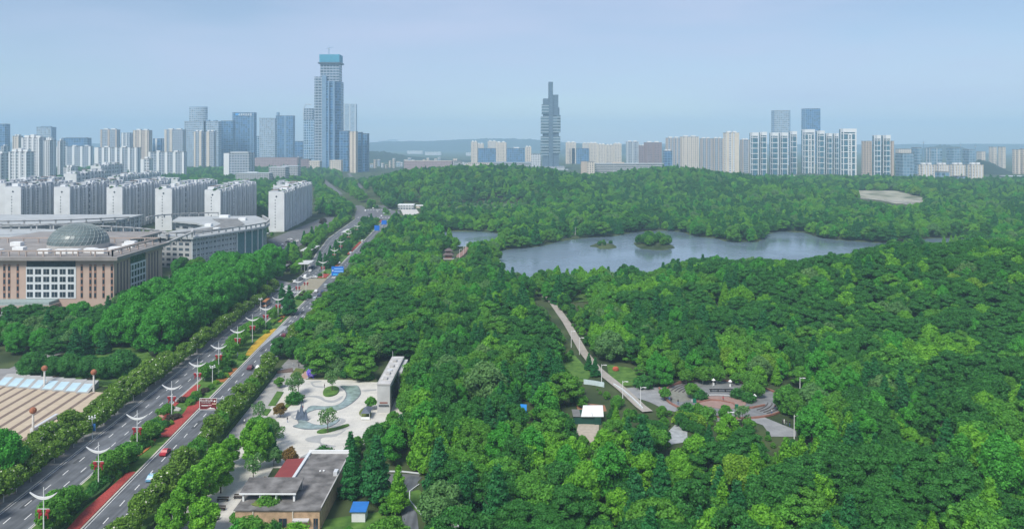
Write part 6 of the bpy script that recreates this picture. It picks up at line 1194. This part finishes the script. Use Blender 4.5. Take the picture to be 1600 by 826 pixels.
BS = [(150,765,'bush'),(163,757,'bush'),(178,747,'bushgreen'),(190,740,'bush'),(207,722,'bush'),(140,776,'bush'),(128,786,'bushgreen'),(118,800,'bush'),(104,818,'bushgreen'),(224,700,'bush'),(232,697,'bushgreen'),(243,684,'bush'),(250,676,'bushgreen'),(255,668,'bush'),(259.5,665,'bushpurple'),(276,654,'bushpurple'),(268,656,'bushpurple'),(246,662,'bushgreen'),(240,668,'bush'),(266,664,'bushyellow'),
      (252,648,'bushgreen'),(258,645,'bush'),(285,628,'bushpurple'),(297,633,'bushgreen'),(312,618,'bushpurple'),(320,612,'bushpurple'),(306,622,'bushgreen'),(300,628,'bush'),(330,608,'bushgreen'),(338,600,'bushyellow'),(345,592,'bush'),(355,582,'bush'),(352,590,'bushyellow'),(362,572,'bush'),(378,562,'bushgreen'),(340,575,'bushyellow'),
      (412,506,'bushgreen'),(420,508,'bush'),(428,505,'bushyellow'),(435,500,'bushyellow'),(470,462,'bushpurple'),(476,458,'bushpurple'),(480,462,'bushgreen'),(484,459,'bushyellow'),(466,468,'bush'),(474,469,'bush'),(482,466,'bush'),(420,515,'bush'),(408,512,'bush'),(500,432,'bush'),(506,428,'bushyellow'),(416,521,'bushyellow')]
bc = {'bush':'dark green','bushgreen':'fresh green','bushpurple':'dark purple','bushyellow':'yellow green'}
for px, py, k in BS:
    z = 'in the lowest stretch of the median' if py > 690 else 'around the boulder bed' if py > 640 else 'past the brown sign' if py > 560 else 'below the conifers' if py > 480 else 'by the tan gap'
    at(k, px, py, random.uniform(.75, 1.15), name='median_shrub', label='%s clipped shrub %s' % (bc[k], z), cat='shrub', group='%s shrubs %s' % (bc[k], z), trunk=False)
# low winding hedges on the median lawn
for y0, y1, o1, sz, lb in ((184,214,4.2,.9,'winding dark hedge in the lowest stretch of the median'),(222,250,5.2,.8,'winding fresh hedge beside the median lawn'),(392,408,3.2,.8,'winding hedge at the far end of the yellow bed')):
    q = ys(y0, y1, 3); MBh = MB().ribbon([(rl(y)-o1-.9+.8*math.sin(y*.25), y) for y in q], [(rl(y)-o1+.8*math.sin(y*.25), y) for y in q], .13, .95); tag(MBh.build('winding_hedge', HEDGE), lb, 'hedge')
# clipped round trees behind the skylights
for px, py, s, lb in ((50,590,1.12,'large clipped round tree behind the skylights, westernmost'),(83,588,.86,'smaller clipped round tree, second from the west'),(110,588,.98,'clipped round tree, third from the west'),(139,590,.95,'clipped round tree, fourth, merging with its neighbour'),(165,591,.92,'clipped round tree, fifth, merging with its neighbour'),(193,590,1.2,'tall clipped round tree beside the olive trees')):
    at('clipped', px, py, s*1.16, name='clipped_tree', label=lb, cat='clipped tree', group='clipped round trees'); 
for px, py in ((28,594),(57,594),(84,596),(140,599)): at('bushpurple', px, py, 1.2, name='purple_shrub', label='dark purple shrub at the foot of the clipped round trees', cat='shrub', group='purple shrubs under the clipped trees', trunk=False)
struct('garden_lawn', MB().sheet(poly([(60,600),(215,606),(240,560),(215,530),(190,520),(120,560),(40,575)]), .09), LAWN)
b = MB(); q = [P(a,c) for a,c in ((88,597),(130,600),(180,603))]; b.ribbon(q, [(x,y+1.2) for x,y in q], .1, 1.3); tag(b.build('clipped_hedge', HEDGE), 'low straight hedge behind the skylight row', 'hedge')
# big camphor belt left of the avenue
g2 = random.Random(4); n_c = 0
for r_, off in enumerate((15, 27.5, 39)):
    y = 338 + r_*7
    while y < 530 - r_*8:
        x = lo(y) - off + g2.uniform(-1.5,1.5); plant('camphor', x, y+g2.uniform(-1,1), g2.uniform(1.12,1.4), zs=1.1, name='camphor_tree', label='big round camphor tree in the belt beyond the avenue, %s row' % ['avenue side','middle','inner'][r_], cat='camphor', group='camphor belt %s row' % ['avenue side','middle','inner'][r_]); n_c += 1
        y += g2.uniform(12.5, 15)
# darker garden trees around the domed hall
g3 = random.Random(8)
def gardens(x, y):
    return inpoly(np.array([x]), np.array([y]), [(-290,335),(-200,326),(-176,326),(-172,345),(-180,400),(-176,470),(-165,540),(-200,590),(-204,500),(-206,415),(-232,404),(-290,398)])[0]
for gy_ in np.arange(325, 592, 8.0):
    for gx_ in np.arange(-300, -160, 8.0):
        x, y = gx_+g3.uniform(-2.5,2.5), gy_+g3.uniform(-2.5,2.5)
        if gardens(x, y) and not any(inpoly(np.array([x]), np.array([y]), f)[0] for f in FOOT):
            k = g3.choice(['dark','dark','layered','greyish','camphor','conifer'] if y < 420 else ['dark','camphor','slim','conifer','dark']); z = 'in front of the domed hall' if y < 405 else 'beside the domed hall' if y < 490 else 'before the curved office'
            if y < 405 and x < -225: 
                if pix(x, y, 9)[1] < 492 and x < -245: continue
            plant(k, x, y, g3.uniform(.8,1.05) * (.8 if k == 'camphor' else 1), name='garden_tree', label='%s tree %s' % ({'dark':'dark rounded','layered':'dark flat-topped','greyish':'grey green','camphor':'dense dark broad','conifer':'dark conical','slim':'slim dark'}[k], z), cat='garden tree', group='%s garden trees %s' % (k, z))
at('camphor', -2, 760, .95, name='camphor_tree', label='dark dense tree cut by the west photo edge below the square', cat='camphor'); at('camphor', -35, 740, .95, name='camphor_tree', label='dark dense tree outside the west photo edge corner', cat='camphor')
for px, py, k, s, lb in ((459,404,'bright',1.15,'round bright green tree by the tent roof and car park'),(438,425,'purple',1.1,'dark purple tree behind the grey lodge, first'),(449,421,'purple',1.0,'dark purple tree behind the grey lodge, second'),(505,352,'purple',1.2,'dark purple tree east of the lone slab'),(430,418,'conifer',.8,'dark conical tree by the grey lodge')): at(k, px, py, s, name='garden_tree', label=lb, cat='garden tree')
# plaza trees
PTs = [(519,612,'airy',1.15,'small round tree on the lawn island of the stream'),(512,676,'airy',1.1,'small pale tree on the lower lawn island'),(436,606,'small',.8,'small tree at the upper end of the lawn beds'),(457,622,'airy',1.0,'thin grey green tree by the plaza edge, first'),(466,616,'airy',1.05,'thin grey green tree by the plaza edge, second'),(460,630,'bush',1.7,'dark round shrub at the plaza edge'),(438,652,'russet',1.0,'russet shrub at the plaza edge'),
       (580,640,'small',.85,'dark little tree before the slate tent'),(455,728,'russet',1.1,'russet tree behind the red roof'),(505,720,'bush',1.8,'round green shrub behind the brick building'),(418,818,'medtree',1.1,'round dark tree before the brick wall'),(372,826,'small',.8,'olive little tree at the brick corner'),(404,660,'airy',.9,'thin tree beside the lawn rectangles'),(432,826,'bush',1.4,'dark shrub before the brick wall window'),
       (400,735,'ginkgo',1.0,'feathery bright tree of the plaza grove, lower west'),(392,712,'ginkgo',1.0,'feathery bright tree of the plaza grove, west'),(408,716,'ginkgo',1.05,'feathery bright tree of the plaza grove, middle'),(422,708,'conifer',.62,'dark conical tree in the plaza grove'),(402,690,'round',.75,'green round tree of the plaza grove, top'),(418,690,'round',.7,'green round tree of the plaza grove, top east'),(430,700,'airy',1.0,'thin dark tree at the plaza grove edge'),(396,752,'airy',1.0,'sparse tree before the raised roof'),(412,765,'russet',.7,'low rusty shrub behind the raised roof'),
       (428,728,'greyish',.5,'grey shrub by the red roof'),(345,770,'ginkgo',1.1,'feathery bright tree over the benches, first'),(336,757,'ginkgo',1.05,'feathery bright tree over the benches, second'),(322,786,'ginkgo',1.1,'feathery bright tree over the benches, third'),(305,800,'ginkgo',1.1,'bright tree in the verge corner, first'),(290,818,'ginkgo',1.1,'bright tree in the verge corner, second'),(352,745,'ginkgo',.95,'feathery bright tree by the promenade bend'),(362,728,'ginkgo',.85,'slim bright tree on the promenade edge'),
       (268,838,'bright',.9,'bright tree at the bottom photo edge by the verge'),(318,835,'bright',.9,'bright tree at the bottom photo edge by the promenade'),(458,560,'dark',.8,'dark tree by the park entrance yard'),(436,560,'dark',.8,'dark tree between the road and the entrance yard'),(470,566,'medtree',1.0,'small bright tree at the entrance yard'),(560,588,'medtree',.8,'low round tree on the plaza back border, east'),(520,586,'small',1.1,'low round tree on the plaza back border, middle'),(540,590,'bush',1.5,'dark shrub on the plaza back border'),(517,588,'bush',1.3,'grey green shrub on the plaza back border'),(575,594,'bush',1.3,'dark shrub near the concrete slab building')]
for px, py, k, s, lb in PTs: at(k, px, py, s, name='plaza_tree' if not k.startswith('bush') else 'plaza_shrub', label=lb, cat='plaza tree' if not k.startswith('bush') else 'shrub', trunk=not k.startswith('bush'))
for px, py, k, s, lb in ((1081,622,'medtree',.85,'round tree on the round plaza, west of the stage'),(1094,624,'bush',1.5,'dark shrub mass west of the stage'),(1153,622,'bush',1.5,'dark shrub mass east of the stage'),(1170,628,'bush',1.4,'low shrub east of the stage'),(1172,622,'medtree',1.0,'bright tree on the east half of the round plaza, first'),(1184,622,'medtree',.8,'bright tree on the east half of the round plaza, second'),(1133,657,'round',.5,'round tree standing on the front of the round plaza'),(1039,626,'small',.9,'small tree in the apron bed'),
      (1090,652,'small',.9,'small tree below the apron, west'),(1104,655,'bushgreen',1.8,'green bush below the apron'),(1160,668,'airy',1.0,'sparse tree in the bed below the round plaza'),(1170,676,'small',.9,'small tree in the bed below the round plaza'),(1075,650,'bush',1.8,'dark bush below the apron, west'),(1064,660,'bushyellow',1.8,'yellow green low hedge bush below the apron, first'),(1078,662,'bushyellow',1.8,'yellow green low hedge bush below the apron, second'),(1090,664,'bushyellow',1.7,'yellow green low hedge bush below the apron, third'),
      (1072,600,'medtree',.9,'round tree at the back rim of the round plaza, west'),(1098,600,'medtree',1.1,'round tree at the back rim of the round plaza, second'),(1120,599,'medtree',1.1,'round tree at the back rim of the round plaza, third'),(1150,601,'small',.9,'bright tree shading the back of the round plaza'),(1170,606,'medtree',1.0,'large tree over the back of the round plaza, east'),(1185,612,'medtree',1.0,'round tree on the east rim of the round plaza'),
      (930,588,'conifer',.55,'dark conical tree on the path edge above the hoarding'),(920,578,'conifer',.5,'small dark conifer beside the path'),(1005,606,'bush',2.0,'dark bush at the corner of the lawn'),(1022,604,'dark',.55,'dark low tree north of the apron'),(1490,500,'yellow',1.0,'yellow green tree high on the eastern slope, first'),(1520,508,'yellow',1.1,'yellow green tree high on the eastern slope, second'),(1550,512,'yellow',1.0,'yellow green tree high on the eastern slope, third'),(1400,505,'olivebig',1.0,'olive tree on the eastern slope')):
    at(k, px, py, s, name='park_tree' if not k.startswith('bush') else 'park_shrub', label=lb, cat='park tree' if not k.startswith('bush') else 'shrub', trunk=not k.startswith('bush'))
x, y = P(962, 580); o = MB().ball(x,y,tz(x,y)+1.0,1.3,.5,1.0,n=10,m=6,jit=.1).build('sign_stone', mat('red_stone', (.45,.10,.06), .8)); tag(o, 'red rounded stone on the lawn by the park path', 'stone')
x, y = P(1157, 793); plant('yellow', x, y+4, 1.25, name='park_tree', label='large yellow leaved tree near the bottom photo edge', cat='park tree')
x, y = P(672, 668); plant('olivebig', x, y, .9, name='park_tree', label='yellow olive round tree right of the concrete slab building', cat='park tree'); x, y = P(757, 655); plant('greyish', x, y+12, 1.5, name='park_tree', label='broad dull grey purple tree above the pergola', cat='park tree')
x, y = P(622, 800); plant('pointed', x, y, .95, name='park_tree', label='slender pointed bright tree beside the service lane', cat='park tree')
x, y = P(902, 800); plant('bright', x, y-6, 1.3, name='park_tree', label='pale flowering green tree at the bottom photo edge', cat='park tree')
# ---------------------------------------------------------------- the park forest
mask = np.zeros((900, 1700), bool); yy_, xx_ = np.mgrid[0:900, 0:1700]
for pg in KEEP:
    xs = [p[0] for p in pg]; yS = [p[1] for p in pg]; a, b_, c, d = max(0,int(min(xs))-1), min(1699,int(max(xs))+2), max(0,int(min(yS))-1), min(899,int(max(yS))+2)
    if b_ <= a or d <= c: continue
    mask[c:d, a:b_] |= inpoly(xx_[c:d, a:b_]+.5, yy_[c:d, a:b_]+.5, pg)
cand = []
gF = np.random.default_rng(5)
def grid(y0, y1, s, xa, xb, sc):
    for y in np.arange(y0, y1, s):
        n = int((xb(y)-xa(y))/s)
        if n < 1: continue
        xs = xa(y) + (np.arange(n)+.5)*s + gF.uniform(-.42,.42,n)*s
        cand.append(np.stack([xs, np.full(n,y)+gF.uniform(-.42,.42,n)*s, np.full(n, sc)*gF.choice([.5,.62,.75,.85,.95,1.0,1.05,1.12,1.2,1.32], n)], 1))
east = lambda y: min(.70*y + 25, 1500)
grid(150, 330, 6.1, lambda y: rr(y)+14, east, .95)
grid(330, 700, 5.9, lambda y: rr(y)+4, east, .92)
grid(700, 1150, 8.2, lambda y: -230 if y > 960 else rr(y)+4, east, 1.1)
grid(1150, 1740, 10.0, lambda y: -.30*y+150, east, 1.2)
grid(545, 960, 7.2, lambda y: -232, lambda y: lo(y)-6, .85)
grid(960, 1900, 11, lambda y: -.66*y, lambda y: -.30*y+145 if y > 1150 else -226, 1.25)
grid(650, 960, 9, lambda y: -.64*y, lambda y: -232, .8)
grid(1900, 2500, 17, lambda y: -.66*y, lambda y: -.21*y, 1.3)
cd = np.concatenate(cand); X_, Y_, S_ = cd[:,0], cd[:,1], cd[:,2]
ok = np.ones(len(cd), bool)
for pg in FOOT: ok &= ~inpoly(X_, Y_, pg)
for pg in (LAKE, POND): ok &= ~(inpoly(X_, Y_, pg) | (dpoly(X_, Y_, pg) < 1.5))
for ix, iy, rw, rh, hh in ISLES:
    cx_, cy_ = P(ix, iy); rx = rw*cy_/FPX*.62; ry = rh*cy_*cy_/(CH*FPX)*.62; 
for t in TREES: ok &= np.hypot(X_-t[0], Y_-t[1]) > t[2]*.62
X_, Y_, S_ = X_[ok], Y_[ok], S_[ok]; Zg = terrain(X_, Y_); md_ = inpoly(X_, Y_, MEADOW); S_ = np.where(md_, S_*gF.uniform(.25,.62,len(X_)), S_)
kk_ = ~md_ | (gF.random(len(X_)) < .8); X_, Y_, S_, Zg = X_[kk_], Y_[kk_], S_[kk_], Zg[kk_]
kinds = ['round','dark','layered','layeredmid','bright','yellow','olivebig','greyish','pointed','conifer','slim','ginkgo','oval']
def n2(x, y, f, s): return np.sin(x*f+s*1.7+1.3*np.sin(y*f*.8+s))*np.cos(y*f*.9+s*2.3+1.1*np.sin(x*f*.7-s))
sp = np.full(len(X_), 0); u = gF.random(len(X_)); A_ = n2(X_, Y_, .035, 1.0); B_ = n2(X_, Y_, .05, 4.0); 
sp = np.where(u < .40, 0, np.where(u < .68, 1, np.where(u < .78, 12, np.where(u < .86, 3, np.where(u < .90, 4, np.where(u < .93, 6, np.where(u < .96, 7, 9)))))))
sp = np.where((A_ > .30) & (u < .75), 2, sp); sp = np.where((A_ > .15) & (A_ <= .3) & (u < .5), 3, sp)
sp = np.where((B_ > .45) & (u < .7), 4, sp); sp = np.where((B_ > .72) & (u < .35), 11, sp); sp = np.where((B_ < -.62) & (u < .5), 9, sp); sp = np.where((n2(X_,Y_,.03,9.) > .8) & (u < .15), 5, sp); sp = np.where((n2(X_,Y_,.06,6.) > .8) & (u < .5), 8, sp)
pxx = 800 + X_*FPX/Y_
wl = (pxx > 480) & (pxx < 640) & (Y_ > 300) & (Y_ < 480); sp = np.where(wl & (u < .85), np.where(u < .5, 2, 3), sp)      # flat-topped dark wood by the road
sl = (X_ > 120) & (Y_ > 330) & (Y_ < 640); sp = np.where(sl & (u < .6), np.where(u < .33, 2, np.where(u < .5, 1, 6)), sp)
Hk = np.array([KI[k][2] for k in kinds]); Rk = np.array([KI[k][3] for k in kinds])
zm = np.zeros(len(X_), bool)
for fr, fx in ((1.0,0),(.97,-.35),(.97,.35),(.8,0),(.75,-.75),(.75,.75),(.5,-.9),(.5,.9),(.5,0),(.88,-.55),(.88,.55),(.3,0),(.3,-.8),(.3,.8)):
    zz_ = Zg + Hk[sp]*S_*fr; px = 800+(X_+Rk[sp]*S_*fx)*FPX/(Y_-Rk[sp]*S_*.3); py = HOR+(CH-zz_)*FPX/(Y_-Rk[sp]*S_*.3)
    i, j = np.clip(py.astype(int), 0, 899), np.clip(px.astype(int), 0, 1699); zm |= mask[i, j] & (px > 0) & (px < 1700) & (py > 0)
# where a full tree would hide something, try a low one
low = zm.copy(); S2 = np.where(low, np.minimum(S_, 1)*.42, S_); zm2 = np.zeros(len(X_), bool)
for fr, fx in ((1.0,0),(.9,-.5),(.9,.5),(.6,0),(.6,-.85),(.6,.85),(.3,0),(.3,.9),(.3,-.9)):
    zz_ = Zg + Hk[sp]*S2*fr; px = 800+(X_+Rk[sp]*S2*fx)*FPX/Y_; py = HOR+(CH-zz_)*FPX/Y_
    i, j = np.clip(py.astype(int), 0, 899), np.clip(px.astype(int), 0, 1699); zm2 |= mask[i, j] & (px > 0) & (px < 1700) & (py > 0)
tiny = low & zm2; S2 = np.where(tiny, np.minimum(S_, 1)*.2, S2); sp = np.where(low, np.where(u < .5, 0, np.where(u < .8, 1, 3)), sp); zm3 = np.zeros(len(X_), bool)
for fr, fx in ((1.0,0),(.6,-.9),(.6,.9),(.1,0)):
    zz_ = Zg + Hk[sp]*S2*fr; px = 800+(X_+Rk[sp]*S2*fx)*FPX/Y_; py = HOR+(CH-zz_)*FPX/Y_
    i, j = np.clip(py.astype(int), 0, 899), np.clip(px.astype(int), 0, 1699); zm3 |= mask[i, j] & (px > 0) & (px < 1700) & (py > 0)
sel = ~low | (low & ~tiny) | (tiny & ~zm3 & (Y_ < 700)); X_, Y_, S_, Zg, sp, u = X_[sel], Y_[sel], S2[sel], Zg[sel], sp[sel], u[sel]
# individual trees: the 285 that show largest, i.e. the nearest that stand in view
px = 800+X_*FPX/Y_; pyt = HOR+(CH-Zg-Hk[sp]*S_)*FPX/Y_
score = np.where((px > -15) & (px < 1615) & (pyt < 815), Hk[sp]*S_/Y_, 0); order = np.argsort(-score)[:285]; ind = np.zeros(len(X_), bool); ind[order] = True
def zone(px, py):
    if px < 560: return 'behind the brick park building'
    if px < 720: return 'between the service lane and the bottom photo edge' if py > 720 else 'below the concrete slab building'
    if px < 900: return 'in the lower forest west of the kiosk' if py > 690 else 'around the kiosk and shelters'
    if px < 1050: return 'in the lower forest under the kiosk' if py > 690 else 'beside the kiosk path'
    if px < 1260: return 'in the lower forest below the round plaza' if py > 690 else 'around the round plaza'
    if px < 1440: return 'in the forest below the lone eastern lamp' if py > 690 else 'by the lone eastern lamp'
    return 'in the southeast forest corner' if py > 690 else 'on the eastern forest slope'
KD = {'round':'mid green rounded','dark':'dark green rounded','layered':'dark flat-topped','layeredmid':'mid green flat-topped','bright':'bright green leafy','yellow':'yellow leaved','olivebig':'olive green rounded','greyish':'dull grey green','pointed':'slender pointed bright','conifer':'dark conical','slim':'slim dark','ginkgo':'feathery bright','oval':'tall oval'}
for i in order:
    k = kinds[sp[i]]; q = pix(X_[i], Y_[i], Zg[i]+5); z = zone(*q); lb = '%s forest tree %s' % (KD[k], z)
    o = plant(k, float(X_[i]), float(Y_[i]), float(S_[i]), name='forest_tree', label=lb, cat='tree', group=lb + ', group', z=0)
# the rest of the wood is one mass
rest = ~ind; pts = np.stack([X_[rest], Y_[rest], Zg[rest]-.2], 1)
isl = []
for ix, iy, rw, rh, hh in ISLES:
    cx_, cy_ = P(ix, iy); rx = rw*cy_/FPX*.75; ry = rh*cy_*cy_/(CH*FPX)*.7
    for _ in range(9 if rw < 25 else 34):
        a, r = gF.random()*6.28, math.sqrt(gF.random()); isl.append((cx_+rx*r*math.cos(a), cy_+ry*r*math.sin(a), rw))
ip = np.array([(a, b_, tz(a, b_)-.1) for a, b_, _ in isl]); isc = np.array([.30 if c < 25 else .55+.35*gF.random() for _, _, c in isl])
pts = np.concatenate([pts, ip]); scl = np.concatenate([S_[rest], isc]); spr = np.concatenate([sp[rest], gF.integers(0, 2, len(ip))])
# each kind has one or more crown variants
var = [(k, m_) for k in kinds for m_ in KI[k][0]]; first = {k: next(i for i, v in enumerate(var) if v[0] == k) for k in kinds}; nv = {k: len(KI[k][0]) for k in kinds}
vi = np.array([first[kinds[s]] + int(gF.integers(nv[kinds[s]])) for s in spr], np.int32)
srcs = {}
for o in bpy.data.objects:
    if o.name.startswith('crown') and o.type == 'MESH' and o.data.name not in srcs: srcs[o.data.name] = o
me = bpy.data.meshes.new('forest'); me.vertices.add(len(pts)); me.vertices.foreach_set('co', pts.ravel())
for nm_, ty, ar in (('pick','INT',vi), ('size','FLOAT',scl.astype(np.float32)), ('turn','FLOAT',gF.uniform(0,6.28,len(pts)).astype(np.float32))):
    a = me.attributes.new(nm_, ty, 'POINT'); a.data.foreach_set('value', ar)
fo = bpy.data.objects.new('forest', me); COL.objects.link(fo); tag(fo, kind='stuff')
ng = bpy.data.node_groups.new('forest_nodes', 'GeometryNodeTree'); ng.interface.new_socket('Geometry', in_out='INPUT', socket_type='NodeSocketGeometry'); ng.interface.new_socket('Geometry', in_out='OUTPUT', socket_type='NodeSocketGeometry')
N = ng.nodes.new; K = ng.links.new; gi, go_ = N('NodeGroupInput'), N('NodeGroupOutput'); join = N('GeometryNodeJoinGeometry'); miss = 0
for (k, m_) in reversed(var):
    oi = N('GeometryNodeObjectInfo'); src = srcs.get(m_.name)
    if src is None:
        miss += 1; src = next(srcs[v.name] for _, v in var if v.name in srcs)
    oi.inputs['Object'].default_value = src; oi.transform_space = 'ORIGINAL'; oi.inputs['As Instance'].default_value = False
    gt = N('GeometryNodeGeometryToInstance'); K(oi.outputs['Geometry'], gt.inputs[0]); K(gt.outputs[0], join.inputs[0])
def named(nm_, ty): q = N('GeometryNodeInputNamedAttribute'); q.data_type = ty; q.inputs['Name'].default_value = nm_; return q.outputs['Attribute']
ip_ = N('GeometryNodeInstanceOnPoints'); ip_.inputs['Pick Instance'].default_value = True; K(gi.outputs[0], ip_.inputs['Points']); K(join.outputs[0], ip_.inputs['Instance']); K(named('pick','INT'), ip_.inputs['Instance Index'])
cxyz = N('ShaderNodeCombineXYZ'); K(named('turn','FLOAT'), cxyz.inputs[2]); K(cxyz.outputs[0], ip_.inputs['Rotation']); cs_ = N('ShaderNodeCombineXYZ'); sz = named('size','FLOAT'); [K(sz, cs_.inputs[i]) for i in range(3)]; K(cs_.outputs[0], ip_.inputs['Scale']); K(ip_.outputs[0], go_.inputs[0])
md = fo.modifiers.new('forest', 'NODES'); md.node_group = ng
print('FOREST', len(pts), 'individual', len(order), 'missing', miss, 'trees', len(TREES))
